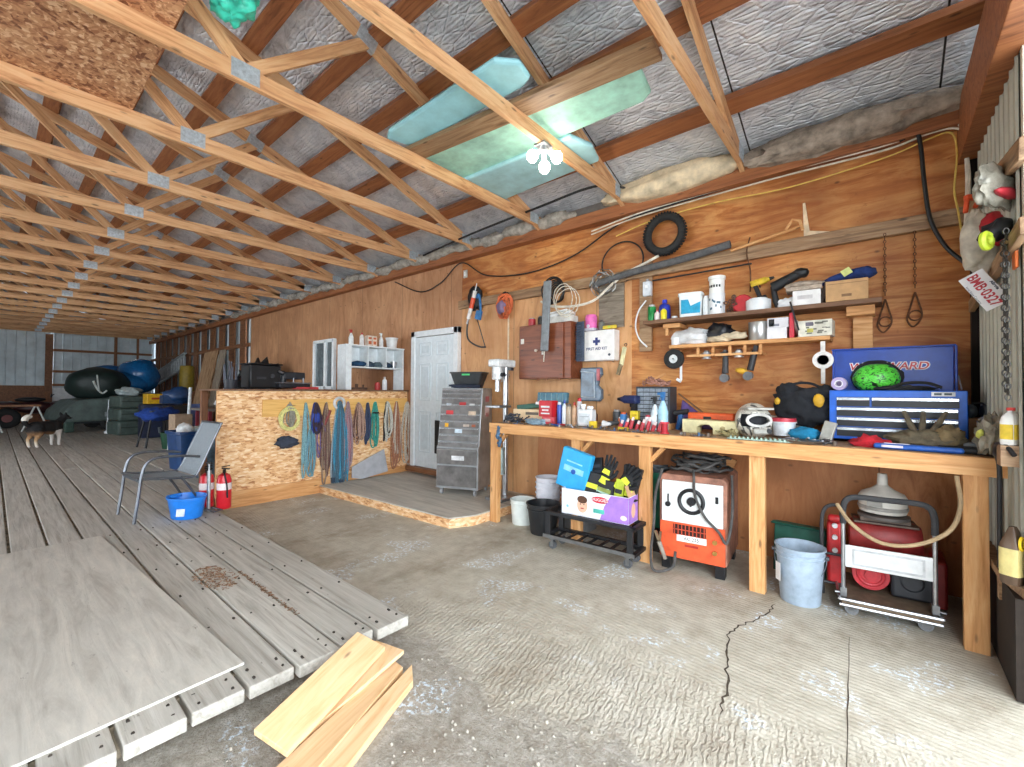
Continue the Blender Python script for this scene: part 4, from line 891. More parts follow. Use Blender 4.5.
# red and white bits
for i in range(8):
    x = -1.86+.052*i
    t = T('bit_holder', '%s red and white driver bit holder in the row before the grey parts cabinet' % ords[i], 'bit holder', (x, 3.74+.01*(i % 2), BT), R(10+7*(i % 3)), 'bit holders before the parts cabinet')
    G().cyl((0, 0, 0), (.02, 0, .055+.015*(i % 3)), .017).build('holder_body', C('c2404a', .45), t); G().cyl((.02, 0, .055+.015*(i % 3)), (.03, 0, .085+.015*(i % 3)), .012).build('holder_tip', C('e8d8d4', .45), t)
t = T('heat_gun', 'blue and black hot glue gun right of the grey parts cabinet', 'glue gun', (-1.42, 4.05, BT), R(-10))
G().cyl((-.05, 0, .15), (.08, 0, .17), .026).build('barrel', C('2c2c30'), t); G().box((0, 0, .08), (.04, .035, .16), (0, .2, 0)).build('grip', C('2a62a0', .4), t, bevel=.008)
LB2 = [(651, 397, 659, 424, 'd8e4ee', '16171a', 'spray', 'white and blue spray bottle nearest the grey parts cabinet'), (658, 392, 668, 422, 'a8d4e8', '1f6aa8', 'spray', 'pale blue spray bottle beside the purple cloth'), (645, 415, 651, 426, 'e8e8ec', 'c83a4a', 'can', 'small white pot with a red lid right of the bit holders'),
       (654, 412, 660, 427, '3a3c44', 'd0d4dc', 'can', 'small dark tin before the spray bottles')]
for a, b, c, d, h1, h2, kd, lb in LB2:
    p, w_, h_ = spot2(a, b, c, BT, 3.80); bottle('spray_bottle' if kd == 'spray' else 'small_pot', lb, 'bottle' if kd == 'spray' else 'pot', p, w_/2, h_, C(h1, .35), C(h2, .4), kd)
t = T('red_spool', 'red thread-like spool standing at the bench front right of the spray bottles', 'spool', spot2(660, 414, 669, BT, 3.60)[0])
[G().cyl((0, 0, z_), (0, 0, z_+.01), .038).build('spool_flange', C('d62838', .4), t) for z_ in (0, .085)]; G().cyl((0, 0, .01), (0, 0, .085), .026).build('spool_core', C('b01828', .6), t)
g = G().prism([(-.14, 0), (.24, 0), (-.10, .27)], -.02, .02)
t = one('triangle_pouch', 'purple triangular pouch with a yellow mark leaning on the wall', 'pouch', g, C('6f5a98', .7, 0, .25, .3, 12), (-1.38, 4.30, BT+.002), bevel=.012)
G().cyl((-.06, -.022, .15), (-.06, -.026, .15), .022, n=12).build('yellow_mark', C('d8a82c'), t)
tag(beam('stick', (-1.50, 4.25, BT+.33), (-1.12, 4.22, BT+.04), .02, .012, W_SHELF), 'thin dark stick leaning along the edge of the purple pouch', 'stick')
t = T('orange_case', 'orange plastic tool case lying on the bench behind the cream tray', 'case', (-1.14, 4.06, BT+.10), R(-2))
G().box((0, 0, .03), (.38, .14, .07)).build('case_body', C('e8602c', .4), t, bevel=.01); G().box((.06, -.09, -.005), (.20, .05, .035)).box((-.02, -.075, .02), (.06, .02, .03)).build('latch', BLACK, t, bevel=.004)
t = T('cream_tray', 'cream plastic caddy tray with an oval opening on the bench left of the helmet', 'tray', (-1.10, 3.88, BT), R(-3))
g = G().prism([(-.22, 0), (-.10, 0), (-.10, .05), (-.06, .075), (.0, .075), (.03, .05), (.03, 0), (.22, 0), (.23, .07), (.20, .11), (-.22, .115)], -.06, .06)
g.build('tray_body', C('ddd3a4', .5, 0, .1), t, bevel=.006); G().cyl((.11, -.061, .05), (.11, -.066, .05), .02).build('tray_badge', C('b8a878'), t)
one('tan_gravel_pile', 'small heap of tan fixings at the bench edge beside the cream tray', 'fixings', G().blob((0, 0, 0), (.13, .09, .06), 41, .5, fr=7), C('9a8f62', .8, 0, .4, 1, 60), (-.93, 3.72, BT+.02))
scraps('between the red spool and the helmet', -1.28, -.98, 3.60, 7, 2, MM)
# back-row odds and ends
BK = [(-3.02, .035, .17, '3f5a46', '16171a', 'round', 'dark green bottle at the back of the bench left end'), (-2.56, .04, .19, 'b8bcc4', 'b8202a', 'can', 'silver spray can behind the red box'), (-2.46, .035, .15, 'd8a488', '5a3a2a', 'round', 'peach bottle right of the silver spray can at the back'),
      (-2.37, .045, .12, '7a4a34', '3a2a22', 'can', 'brown tin at the back left of the white jug'), (-2.10, .04, .16, '54585c', 'c8c8c8', 'can', 'dark grey can at the back right of the white jug'), (-2.00, .035, .13, 'c8ccd2', '2b4fa8', 'round', 'white bottle with a blue cap at the back left of the drill'), (-1.30, .04, .14, 'e0e4e8', 'c83a3a', 'round', 'white bottle with a red cap at the back before the purple pouch')]
for x, r_, h, c1, c2, kd, lb in BK: bottle('bottle' if kd == 'round' else 'spray_can', lb, 'bottle' if kd == 'round' else 'can', (x, 4.16, BT), r_, h, C(c1, .4), C(c2, .4), kd)
scraps('at its left end', -3.15, -2.75, 3.58, 7, 3, MM); scraps('before the white jug', -2.30, -1.92, 3.60, 9, 4, MM); scraps('before the cordless drill', -2.0, -1.5, 3.56, 10, 5, MM); scraps('before the black tool bag', -.55, -.22, 3.60, 6, 6, MM)
one('pliers', 'red handled pliers lying on the bench before the silver and brown tins', 'pliers', G().tube([(-.09, -.025, .012), (-.03, -.012, .012), (0, 0, .012)], .008, m=0).tube([(-.09, .025, .012), (-.03, .012, .012), (0, 0, .012)], .008, m=0).box((.03, 0, .012), (.06, .022, .012), m=1), [C('b8242c', .4), metal('7c7e80')], (-2.42, 3.70, BT), R(30))
one('screwdriver', 'yellow handled screwdriver lying on the bench before the parts cabinet', 'screwdriver', G().cyl((-.10, 0, .016), (0, 0, .016), .015, m=0).cyl((0, 0, .016), (.12, 0, .012), .004, m=1), [C('d8b82c', .4), metal('9c9e9e')], (-1.72, 3.62, BT), R(-12))
one('utility_knife', 'blue utility knife lying on the bench left of the white jug', 'knife', G().box((0, 0, .01), (.15, .028, .018), m=0).box((.09, 0, .01), (.03, .016, .002), m=1), [C('2a5aa8', .4), metal('b0b2b2')], (-2.50, 3.62, BT), R(-20), bevel=.003)
one('tape_measure', 'yellow tape measure on the bench right of the white jug', 'tape measure', G().box((0, 0, .032), (.07, .036, .064)).cyl((0, -.019, .034), (0, -.021, .034), .022), C('dcbc28', .4), (-2.10, 3.68, BT), R(15), bevel=.01)
# motocross helmet
hm = T('motocross_helmet', 'grey and white motocross helmet with an open visor on the bench', 'helmet', (-.78, 3.84, BT), R(30))
g = G(); vs = []; nu, nv = 32, 22
def hel(u, v, k=1.0):
    a = 2*pi*u/nu; t_ = pi*v/nv; x = sin(t_)*cos(a); y = sin(t_)*sin(a); z_ = cos(t_)
    q = Vector((x*.125, y*.145, z_*.14))*k
    if y < 0 and z_ < .0: q.y -= .045*(-y)*min(1, -z_*2); 
    return q
skip = set()
for v in range(nv+1):
    for u in range(nu): g.v.append(tuple(hel(u, v)+Vector((0, 0, .125))))
for v in range(nv-3):
    for u in range(nu):
        a = 2*pi*(u+.5)/nu; 
        if 8 <= v <= 12 and cos(a+pi/2) > .45: continue
        u2 = (u+1) % nu; g.f.append((v*nu+u, (v+1)*nu+u, (v+1)*nu+u2, v*nu+u2)); g.m.append(0)
sh = g.build('shell', NT('helmet_shell').m, hm)
mm = NT('helmet_paint'); n_ = mm.noise(mm.coords((1, 1, 1), False), 9, 2, .5, 1.5); mm.set(col=mm.ramp(n_, [(.0, (86, 84, 82)), (.42, (206, 202, 190)), (.60, (150, 146, 140)), (.64, (212, 208, 198))], 'CONSTANT'), rough=.3); sh.data.materials[0] = mm.m
sh.modifiers.new('s', 'SOLIDIFY').thickness = .008
G().blob((0, .02, .13), (.20, .20, .20), 1, .03, flat=False).build('lining', C('2b2c30', .9), hm)
G().prism([(-.09, -.17), (-.11, -.05), (.11, -.05), (.09, -.17)], .215, .232, 'XY').build('peak', C('b9b6ad', .4), hm, bevel=.006)
G().torus((0, -.125, .135), .082, .012, F, 32, 8, sy=.55).build('goggle_frame', C('d8d6d0', .4), hm)
G().box((0, -.165, .055), (.11, .035, .045)).build('chin_guard', C('b8b5ac', .4), hm, bevel=.014); G().cyl((.05, -.175, .06), (.05, -.187, .06), .018).build('vent_ring', K, hm)
# ribbed mat
g = G().box((0, 0, .004), (.46, .09, .008))
for k in range(16): g.box((-.215+.0287*k, 0, .012), (.012, .088, .014), (0, 0, R(14)))
one('ribbed_mat', 'pale green ribbed plastic strip lying along the bench edge before the helmet', 'mat', g, C('a9c4b4', .5, 0, .15), (-.66, 3.575, BT+.002), R(-1), smooth=False)
t = bucket('paint_tub', 'small white tub with a red lid right of the helmet', 'tub', (-.585, 3.92, BT+.02), .072, .078, .105, C('dfe3e6', .4), 0)
G().cyl((0, 0, .105), (0, 0, .132), .084, .082, 28).build('lid', C('c83a4a', .4), t)
one('white_foam_tray', 'white foam tray behind the red-lidded tub', 'tray', G().box((0, 0, .08), (.30, .10, .16)), C('e4e2da', .6), (-.64, 4.12, BT), bevel=.01)
t = carton('white_box', 'tall white flat box leaning on the wall left of the black tool bag', 'box', (-.52, 4.28, BT+.02), (.14, .05, .30), C('e6e4e2', .5))
bg_ = T('tool_bag', 'black canvas tool bag with yellow patches hanging open on the bench', 'bag', (-.47, 4.04, BT+.11), R(-2))
bgm = cloth('1f2126')
G().blob((0, 0, .13), (.40, .22, .30), 15, .18, fr=2.6, nu=32, nv=18, flat=False).blob((-.10, 0, .25), (.16, .16, .12), 16, .2, flat=False).blob((.14, 0, .23), (.14, .16, .12), 17, .2, flat=False).build('bag_body', bgm, bg_)
for x, z, w in ((-.155, .17, .04), (.11, .18, .07)): G().blob((x, -.115, z), (w, .03, w*1.4), int(w*100), .1, flat=False, nu=12, nv=8).build('yellow_patch', C('d8a628', .6), bg_)
G().torus((0, -.02, .24), .12, .010, (pi/2, 0, 0), 28, 7, sy=.6).build('handle', bgm, bg_)
one('teal_pouch', 'teal blue fabric pouch at the foot of the black tool bag', 'pouch', G().blob((0, 0, 0), (.20, .12, .10), 22, .2), cloth('1f7fa8'), (-.44, 3.86, BT+.04))
t = T('caulking_gun', 'grey metal caulking gun leaning at the right of the black tool bag', 'caulking gun', (-.30, 3.80, BT), R(-12))
G().box((0, 0, .07), (.075, .03, .15), (R(-12), R(12), 0)).box((-.01, -.02, .02), (.06, .04, .03)).build('blade_body', C('b4b4ac', .4, .4), t, bevel=.006); G().cyl((-.02, -.03, .015), (.02, -.03, .015), .014).build('grip_end', BLACKM, t)
g = G(); rr = random.Random(44)
for k in range(12): g.box((rr.uniform(-.14, .14), rr.uniform(-.04, .04), .01+rr.uniform(0, .02)), (rr.uniform(.04, .10), .012, .008), (rr.uniform(-.3, .3), rr.uniform(-.3, .3), rr.uniform(-1.5, 1.5)))
o = one('drill_bits', 'heap of loose drill bits and wire ends between the tool bag and the bench edge', 'drill bits', g, metal('8a8c90'), (-.38, 3.66, BT), smooth=False); o['kind'] = 'stuff'
one('steel_plate', 'grey metal disc plate lying on the bench right of the ribbed strip', 'plate', G().lathe([(.001, 0), (.10, .004), (.12, .02), (.115, .022), (.001, .010)], n=28, sy=.6), metal('9a9894'), (-.42, 3.57, BT))
# ------------------------------------------------------------ blue tool chest with raised lid
bc = T('blue_tool_box', 'bright blue steel tool chest with a raised lid at the right end of the bench', 'tool chest', (.05, 4.07, BT+.02), 0)
BL = C('1c62cc', .35, 0, .06); BLD = C('1a46a8', .35, 0, .08)
bw2, bh2 = .70, .345
G().box((0, 0, bh2/2), (bw2, .32, bh2)).build('chest_body', BL, bc, smooth=False, bevel=.006)
for i, (z, n_) in enumerate(((.265, 2), (.195, 1), (.125, 1), (.055, 1))):
    for k in range(n_):
        w_ = (bw2-.08)/n_; x = -(bw2-.08)/2+w_*(k+.5) if n_ > 1 else 0
        if n_ == 2: w_, x = ((.19, -.215) if k == 0 else (.43, .1))
        d = G().box((x, -.163, z), (w_-.006, .012, .064)).build('drawer', C('15181f', .4), bc, smooth=False)
        G().box((x, -.174, z+.020), (w_-.008, .014, .022)).build('drawer_pull', metal('dfe4e8', .25), d, smooth=False, bevel=.003)
swatch(bc, .24, -.161, .322, .11, .028, C('e8ecf0')); swatch(bc, .215, -.1625, .322, .035, .014, C('55606a')); swatch(bc, .262, -.1625, .322, .035, .014, C('55606a'))
G().box((-.015, .15, bh2+.155), (bw2-.04, .03, .31)).box((-.345, .135, bh2+.155), (.012, .06, .31)).box((.325, .135, bh2+.155), (.012, .06, .31)).box((-.015, .135, bh2+.31), (bw2-.02, .06, .012)).build('lid', BLD, bc, smooth=False, bevel=.004)
text('WESTWARD', bc, (-.03, .1335, bh2+.175), F, .072, C('e9e4e8', .4), bold=.006, shear=.2, sx=1.08)
text('WESTWARD', bc, (-.03, .1325, bh2+.175), F, .072, C('c8323c', .4), bold=.001, shear=.2, sx=1.08)
G().cyl((.335, .12, bh2+.10), (.34, .02, bh2+.01), .004).build('lid_stay', STEEL, bc)
g = G().blob((0, 0, .085), (.27, .20, .215), 33, .03, nu=28, nv=14)
t = T('green_helmet', 'black helmet with a bright green patterned shell in the open lid of the blue chest', 'helmet', (-.04, 4.08, BT+.02+bh2))
gm_ = NT('green_pattern'); n_ = gm_.noise(gm_.coords((1, 1, 1.8), False), 26, 2, .5, 2.0); gm_.set(col=gm_.ramp(n_, [(.30, (24, 40, 22)), (.42, (92, 214, 70)), (.62, (120, 236, 86)), (.70, (30, 60, 30))], 'CONSTANT'), rough=.35)
g.build('shell', gm_.m, t); G().blob((0, .09, .10), (.33, .08, .27), 34, .04, nu=28, nv=14).build('rim', K, t, (0, .05, 0))
one('black_straps', 'black strap and buckle heap spilling from the blue chest, in front of the green helmet', 'straps', G().tube(spline([(-.10, 0, .012), (-.02, -.03, .02), (.07, .0, .05), (.17, .02, .05), (.24, .02, .02)]), [.010]*33).blob((.06, 0, .012), (.30, .08, .04), 35, .35, fr=5), C('1c1c20', .7), (.05, 3.97, BT+.02+bh2))
t = T('masking_tape', 'roll of pale purple masking tape standing on the blue chest left corner', 'tape', (-.245, 3.97, BT+.02+bh2+.048), R(-8))
G().lathe([(.022, -.02), (.045, -.02), (.047, -.018), (.047, .018), (.045, .02), (.022, .02), (.022, -.02)], n=28, axis=Euler((pi/2, 0, 0)).to_matrix()).build('tape_roll', C('b9a9d0', .5), t); G().lathe([(.020, -.021), (.026, -.021), (.026, .021), (.020, .021), (.020, -.021)], n=24, axis=Euler((pi/2, 0, 0)).to_matrix()).build('core', C('e8e4ec'), t)
# leather tool belt and things before the blue chest
lb = T('tool_belt', 'brown leather work-glove and pouch heap before the blue chest drawers', 'tool belt', (.20, 3.74, BT), R(0))
G().blob((0, 0, .055), (.34, .16, .13), 51, .25, fr=3.2, nu=28, nv=14).build('pouch', C('655a46', .8, 0, .3, .5, 14), lb)
G().blob((.10, -.02, .08), (.14, .12, .14), 52, .25, fr=3).build('tan_pouch', C('7d6a4a', .8, 0, .25, .4, 14), lb)
for k, (x, a) in enumerate(((-.05, -.12), (-.02, .02), (.02, .16))): G().tube([(x, 0, .10), (x+a*.25, 0, .17), (x+a*.45, -.01, .235)], [.018, .016, .011], 8).build('glove_finger', C('5c5240', .8, 0, .3, .4, 20), lb)
one('red_cloth', 'red crumpled cloth on the bench before the blue chest, left of the leather heap', 'cloth', G().blob((0, 0, 0), (.19, .11, .08), 53, .35, fr=4), cloth('b8202c'), (-.07, 3.66, BT+.025))
t = T('blue_sleeve', 'blue plastic tool sleeve with white lettering patches lying on the bench front edge', 'sleeve', (.15, 3.60, BT), R(-3))
G().box((0, 0, .018), (.40, .07, .032)).build('sleeve_body', C('2a5fb8', .4, 0, .15), t, bevel=.012); G().box((-.11, -.037, .02), (.10, .004, .014)).box((-.09, 0, .036), (.12, .03, .003)).build('print', C('e0d8e0'), t, smooth=False)
one('black_tool_roll', 'black tool roll behind the blue sleeve at the front of the bench', 'tool roll', G().box((0, 0, .02), (.24, .10, .04)), BLACK, (.36, 3.64, BT), R(-3), bevel=.015)
one('grey_box', 'small grey plastic enclosure at the right front of the bench', 'box', G().box((0, 0, .03), (.11, .10, .06)), C('74787c', .5), (.415, 3.73, BT), R(-6), bevel=.01)
t = carton('cardboard_box', 'brown cardboard box between the blue chest and the metal wall', 'box', (.452, 4.12, BT), (.085, .25, .19), C('8d6440', .8), 0)
t = T('ear_defenders', 'dark grey ear defenders on the brown box beside the metal wall', 'ear defenders', (.455, 4.02, BT+.191), R(15))
for x in (-.035, .035): G().lathe([(.001, -.02), (.035, -.018), (.045, 0), (.035, .02), (.001, .022)], (x, 0, .045), 18, axis=Euler((0, pi/2, 0)).to_matrix()).build('ear_cup', C('3b4246', .5), t)
G().tube(spline([(-.035, .0, .07), (-.02, .0, .095), (.02, 0, .095), (.035, 0, .07)]), .006).build('band', BLACK, t)
pb = T('clear_plastic_bag', 'clear crumpled plastic bag with a yellow patch on the right end of the bench', 'bag', (.447, 3.56, BT+.006), 0)
G().blob((0, 0, .10), (.11, .22, .24), 61, .3, fr=3.5, nu=28, nv=18).build('bag_film', C('9b9484', .25, 0, .25, .6, 14), pb); G().blob((-.045, -.06, .12), (.03, .10, .03), 62, .1, flat=False, rot=(-.5, 0, 0)).build('yellow_patch', C('d8dc6a'), pb)
t = bottle('white_jug', 'white plastic jug with a yellow warning patch at the right edge, beside the door jamb', 'jug', (.472, 3.20, BT+.10), .045, .18, C('e4e2dc', .4, 0, .04), C('d8403a'), 'jug', rz=R(60), band=C('e0c038'))
one('jug_bracket', 'small brown wooden block carrying the white jug at the bench end', 'block', G().box((0, 0, .05), (.07, .10, .10)), W_DARK, (.465, 3.20, BT-.002), smooth=False)
# ------------------------------------------------------------ wall shelves
S1, S2 = 2.115, 1.862
def wx_(px, py=310, Y=4.24): return at(px, py, 'Y', Y).x
sh1 = T('wall_shelf', 'long dark plank shelf on the orange plywood wall, upper of the two', 'shelf', (0, 0, 0))
G().box((-.905, 4.255, S1-.0175), (1.80, .27, .035)).build('shelf_board', W_SHELF, sh1, smooth=False, bevel=.003)
G().box((-.13, 4.30, S1-.07), (.17, .18, .07)).build('shelf_cleat', W_LUMBER, sh1, smooth=False, bevel=.003)
G().box((-.12, 4.36, 1.86), (.12, .06, .42)).build('upright', W_LUMBER, sh1, smooth=False, bevel=.003)
G().box((-1.55, 4.29, S1-.06), (.16, .20, .04)).box((-1.60, 4.22, S1-.10), (.025, .03, .10)).build('shelf_cleat', W_LUMBER, sh1, smooth=False, bevel=.003)
sh2 = T('wall_shelf', 'lower wall shelf of pale lumber, under the long dark plank shelf', 'shelf', (0, 0, 0))
G().box((-.93, 4.26, S2-.016), (1.24, .26, .032)).build('shelf_board', W_LUMBER, sh2, smooth=False, bevel=.003)
G().box((-1.55, 4.37, 1.90), (.07, .05, .32)).build('end_board', W_LUMBER, sh2, smooth=False)
# slotted rack under it
rk = T('tool_rack', 'slotted pale wooden rack under the lower shelf, holding routers', 'rack', (0, 0, 0))
for y in (4.19,): G().box((-1.09, y, 1.755), (.62, .03, .02)).box((-1.09, y, 1.725), (.0, .0, .0)).build('rack_rail', W_LUMBER, rk, smooth=False)
for x in (-1.30, -1.17, -1.03, -.91, -.79): G().box((x, 4.25, 1.755), (.026, .17, .022)).box((x, 4.19, 1.80), (.022, .022, .10)).build('rack_slat', W_LUMBER, rk, smooth=False)
def router(label, x, z, s, c, c2, kind='router'):
    t = T(kind, label, kind.replace('_', ' '), (x, 4.235, z))
    t.scale = (s,)*3
    G().cyl((0, 0, -.02), (0, 0, -.09), .045, .04, 20).cyl((0, 0, -.09), (0, 0, -.10), .055, .055, 20).build('router_body', C(c, .4, .3), t); G().cyl((0, 0, 0), (0, 0, -.02), .03).cyl((-.07, 0, -.05), (-.045, 0, -.05), .018).cyl((.045, 0, -.05), (.07, 0, -.05), .018).build('router_knob', C(c2, .5), t)
router('silver round tool motor in the rack right of the small wheel', -1.24, 1.80, .75, 'a8aaac', '8c8c8c', 'tool_motor'); router('white and silver tool motor in the middle of the rack', -.97, 1.80, .7, 'd0cfca', '5a5a5c', 'tool_motor'); router('dark tool motor in the rack left of the white one', -1.08, 1.80, .6, '45464a', '6a6a6a', 'tool_motor')
def hung(label, x, z0, z1, c, c2, seed):
    t = T('angle_grinder', label, 'grinder', (x, 4.22, z1)); L = z1-z0
    G().cyl((0, 0, 0), (0, -.01, -L*.62), .024, .028).box((0, 0, .02), (.035, .03, .05)).build('grinder_body', C(c, .5), t, bevel=.004)
    G().cyl((.0, .02, -L*.78), (0, -.05, -L*.78), .032, .028).cyl((0, -.052, -L*.80), (0, -.056, -L*.80), .038, .038, 24).build('grinder_head', C(c2, .4, .5), t); return t
hung('dark angle grinder hanging under the rack, left one', -1.075, 1.50, 1.73, '3a3b3e', '77787a', 1)
t = hung('black and yellow grinder hanging under the rack, right one', -.84, 1.50, 1.78, '2c2c2f', '77787a', 2); t.rotation_euler = (0, R(12), 0)
G().blob((-.06, -.03, -.19), (.10, .06, .05), 3, .1, flat=False).build('yellow_grip', C('d0a030', .5), t)
t = T('pneumatic_tyre', 'small black wheel with a white hub hanging left of the rack', 'wheel', at(674, 359, 'Y', 4.17)); A90 = Euler((pi/2, 0, 0)).to_matrix()
G().lathe([(.040, -.022), (.075, -.026), (.092, -.018), (.094, 0), (.092, .018), (.075, .026), (.040, .022), (.040, -.022)], n=36, axis=A90).build('tyre', RUBBER, t); G().lathe([(.008, -.024), (.042, -.020), (.042, .02), (.008, .024), (.008, -.024)], n=24, axis=A90).build('hub', C('d0d4d4', .4), t)
t = T('white_hook', 'white plastic hook bracket hanging below the small wheel', 'hook', at(681, 375, 'Y', 4.2)); G().box((0, 0, .04), (.02, .02, .18)).box((-.02, 0, -.05), (.05, .02, .025), (0, .6, 0)).build('hook_bar', WHITE, t, bevel=.004)
t = T('white_bracket', 'white round plastic bracket with a tail hanging at the right end of the lower shelf', 'bracket', at(823, 360, 'Y', 4.16))
G().lathe([(.038, -.012), (.068, -.012), (.068, .012), (.038, .012), (.038, -.012)], n=32, axis=A90).box((0, 0, .10), (.03, .02, .09)).build('ring', C('e6e2dc', .4), t); G().box((-.0, .0, -.12), (.028, .014, .13)).build('tail', C('dcd8d0', .4), t, bevel=.003)
# upper shelf things, left to right
def sp(x0, y0, x1, zb=S1, Y=4.24):
    a = at(x0, y0, 'Y', Y); b = at(x1, y0, 'Y', Y); s = mpp((a.x, Y, zb))
    return Vector(((a.x+b.x)/2, Y, zb)), (x1-x0)*s, (a.z+b.z)/2-zb
p, w_, h_ = sp(648, 305, 656); t = bottle('green_can', 'dark green drinks can at the left end of the upper shelf', 'can', p, w_/2, h_, C('2c8a4a', .3, .3), C('b8bcc0', .3, .5), 'can'); 
p, w_, h_ = sp(657, 299, 668); t = bottle('blue_bottle', 'blue plastic bottle with a pointed cap beside the green can', 'bottle', p+Vector((0, .06, 0)), w_/2, h_, C('2438a8', .35), C('2438c8', .35), 'round')
p, w_, h_ = sp(657, 311, 662); bottle('small_bottle', 'small white and red bottle in front of the blue bottle', 'bottle', p+Vector((0, -.06, 0)), w_/2, h_, C('e6dcdc', .35), C('c8505a', .35), 'round')
p, w_, h_ = sp(663, 308, 669); bottle('small_bottle', 'small yellow bottle in front of the blue bottle', 'bottle', p+Vector((0, -.06, 0)), w_/2, h_, C('e8d820', .35), C('2438a8', .35), 'round')
p, w_, h_ = sp(671, 315, 678); one('tape_roll', 'small white roll lying between the yellow bottle and the teal tub', 'tape', G().lathe([(.012, 0), (.028, 0), (.028, .035), (.012, .035), (.012, 0)], n=20), WHITE, p)
p, w_, h_ = sp(680, 294, 703); t = T('white_teal_tub', 'white and teal plastic tub on the upper shelf', 'tub', p, R(6))
G().lathe([(.001, 0), (w_*.43, 0), (w_*.46, h_*.88), (w_*.49, h_*.89), (w_*.49, h_), (.001, h_)], n=32, sy=.8, square=6).build('tub_body', C('e6ecec', .4, 0, .04), t)
G().prism([(-w_*.34, h_*.15), (w_*.42, h_*.15), (w_*.44, h_*.6), (.01, h_*.45), (-w_*.05, h_*.72), (-w_*.34, h_*.72)], -w_*.366, -w_*.35).build('print', C('2a9fc8', .4), t, smooth=False)
p, w_, h_ = sp(703, 296, 709); bottle('white_bottle', 'slim white bottle between teal tub and the paper rolls', 'bottle', p, w_/2, h_, WHITE, WHITE, 'can')
p, w_, h_ = sp(709, 294, 725, Y=4.22); t = T('canister', 'white printed canister on the upper shelf, lower one of two stacked', 'canister', p); hh = at(717, 294, 'Y', 4.22).z-S1
G().cyl((0, 0, 0), (0, 0, hh), w_*.46, n=28).build('canister_body', C('e8eaec', .4, 0, .05), t); q = G()
rr = random.Random(2)
for k in range(12): q.box((w_*.46*sin(-.9+.15*k)*1.003, -w_*.46*cos(-.9+.15*k)*1.003, hh*(.25+.5*rr.random())), (.012, .002, .02), (0, 0, -.9+.15*k))
q.build('print', C('3a6078', .4), t, smooth=False)
p2 = p+Vector((0, 0, hh+.001)); h2 = at(717, 277, 'Y', 4.22).z-S1-hh
t = T('canister', 'white canister with black letter marks, standing on the printed canister', 'canister', p2); G().lathe([(.001, 0), (w_*.44, 0), (w_*.44, h2*.8), (w_*.5, h2*.82), (w_*.5, h2), (w_*.44, h2), (w_*.40, h2*.9), (.001, h2*.9)], n=28).build('canister_body', C('ecece8', .4, 0, .05), t)
q = G()
for k in range(5): q.box((w_*.445*sin(-.8+.35*k), -w_*.445*cos(-.8+.35*k), h2*.4), (.014, .003, .022), (0, 0, -.8+.35*k))
q.build('print', K, t, smooth=False)
p, w_, h_ = sp(727, 292, 748); t = T('red_chain_reel', 'red tool with a heap of dark metal chain on the upper shelf', 'reel', p)
G().box((.03, .02, h_*.4), (w_*.6, .10, h_*.6)).cyl((.05, -.05, h_*.4), (.05, .07, h_*.4), h_*.42).build('reel_body', C('b82a30', .45), t, bevel=.01); q = G(); rr = random.Random(6)
for k in range(22): q.torus((rr.uniform(-.08, .02), rr.uniform(-.07, .0), .015+rr.random()*h_*.7), .016, .005, (rr.random()*3, rr.random()*3, 0), 10, 5)
o = q.build('chain', C('6a4e42', .5, .4), t); o['kind'] = 'stuff'
p, w_, h_ = sp(748, 299, 770); bottle('white_jug', 'white translucent jug on the upper shelf below the yellow drill', 'jug', p+Vector((0, -.02, 0)), w_/2, h_, C('dfe2e4', .3, 0, .05), WHITE, 'can')
t = drill('yellow_drill', 'yellow and black drill lying over the white jug on the upper shelf', Vector((wx_(762), 4.30, S1+.10)), 0, 'd8b42c', '1a1b1e', .85); t.rotation_euler = (0, R(-12), 0)
t = T('blower_nozzle', 'black blower tool with a long nozzle angled up on the upper shelf', 'blower', Vector((wx_(780), 4.24, S1)), 0)
G().tube([(.0, 0, .0), (-.03, 0, .08), (-.05, 0, .20)], [.028, .024, .02], 12).cyl((-.05, 0, .19), (.13, -.02, .27), .045, .036, 20).blob((.15, -.02, .275), (.12, .09, .08), 5, .1, flat=False).box((.02, 0, .012), (.09, .06, .024)).build('nozzle', BLACK, t); G().box((-.03, -.03, .20), (.03, .02, .02)).box((.06, -.045, .235), (.03, .01, .012)).build('trigger', RED, t)
p, w_, h_ = sp(783, 296, 793); one('white_tape_roll', 'white crumpled packet beside the black blower', 'packet', G().blob((0, 0, 0), (.13, .09, .10), 6, .2), WHITE, p+Vector((0, -.02, .038)))
p, w_, h_ = sp(795, 293, 819, Y=4.2); t = carton('white_carton', 'small white printed carton on the upper shelf with grey cloth on top', 'box', p, (.185, .15, .115), C('e4e2e0', .5, 0, .05), R(4)); swatch(t, -.01, -.0758, .06, .10, .03, C('c8c4c4'))
one('grey_cloth', 'folded grey-brown cloth on the small white carton', 'cloth', G().box((0, 0, .02), (.24, .16, .03)).blob((0, 0, .055), (.25, .16, .07), 7, .2), cloth('b5a594'), p+Vector((-.02, .02, .118)), R(4))
one('dark_book', 'dark binder leaning on the cardboard box on the upper shelf', 'binder', G().box((0, 0, .085), (.03, .16, .17), (0, R(14), 0)).box((.02, -.02, .09), (.01, .12, .13), (0, R(18), 0), 0), C('33241e', .6), (wx_(825), 4.24, S1+.002), bevel=.003)
p, w_, h_ = sp(830, 280, 864, Y=4.2); t = carton('brown_carton', 'brown cardboard box at the right end of the upper shelf', 'box', p, (.255, .17, .155), C('c39a6c', .8, 0, .08), R(2)); swatch(t, .0, -.0858, .04, .06, .02, C('7d5c3c')); swatch(t, -.0, -.0865, .13, .24, .004, C('8d6b48'), 'flap_edge')
t = T('blue_umbrella_bag', 'navy blue rolled bag with a yellow tag lying across the brown carton', 'bag', p+Vector((.0, .03, .158)))
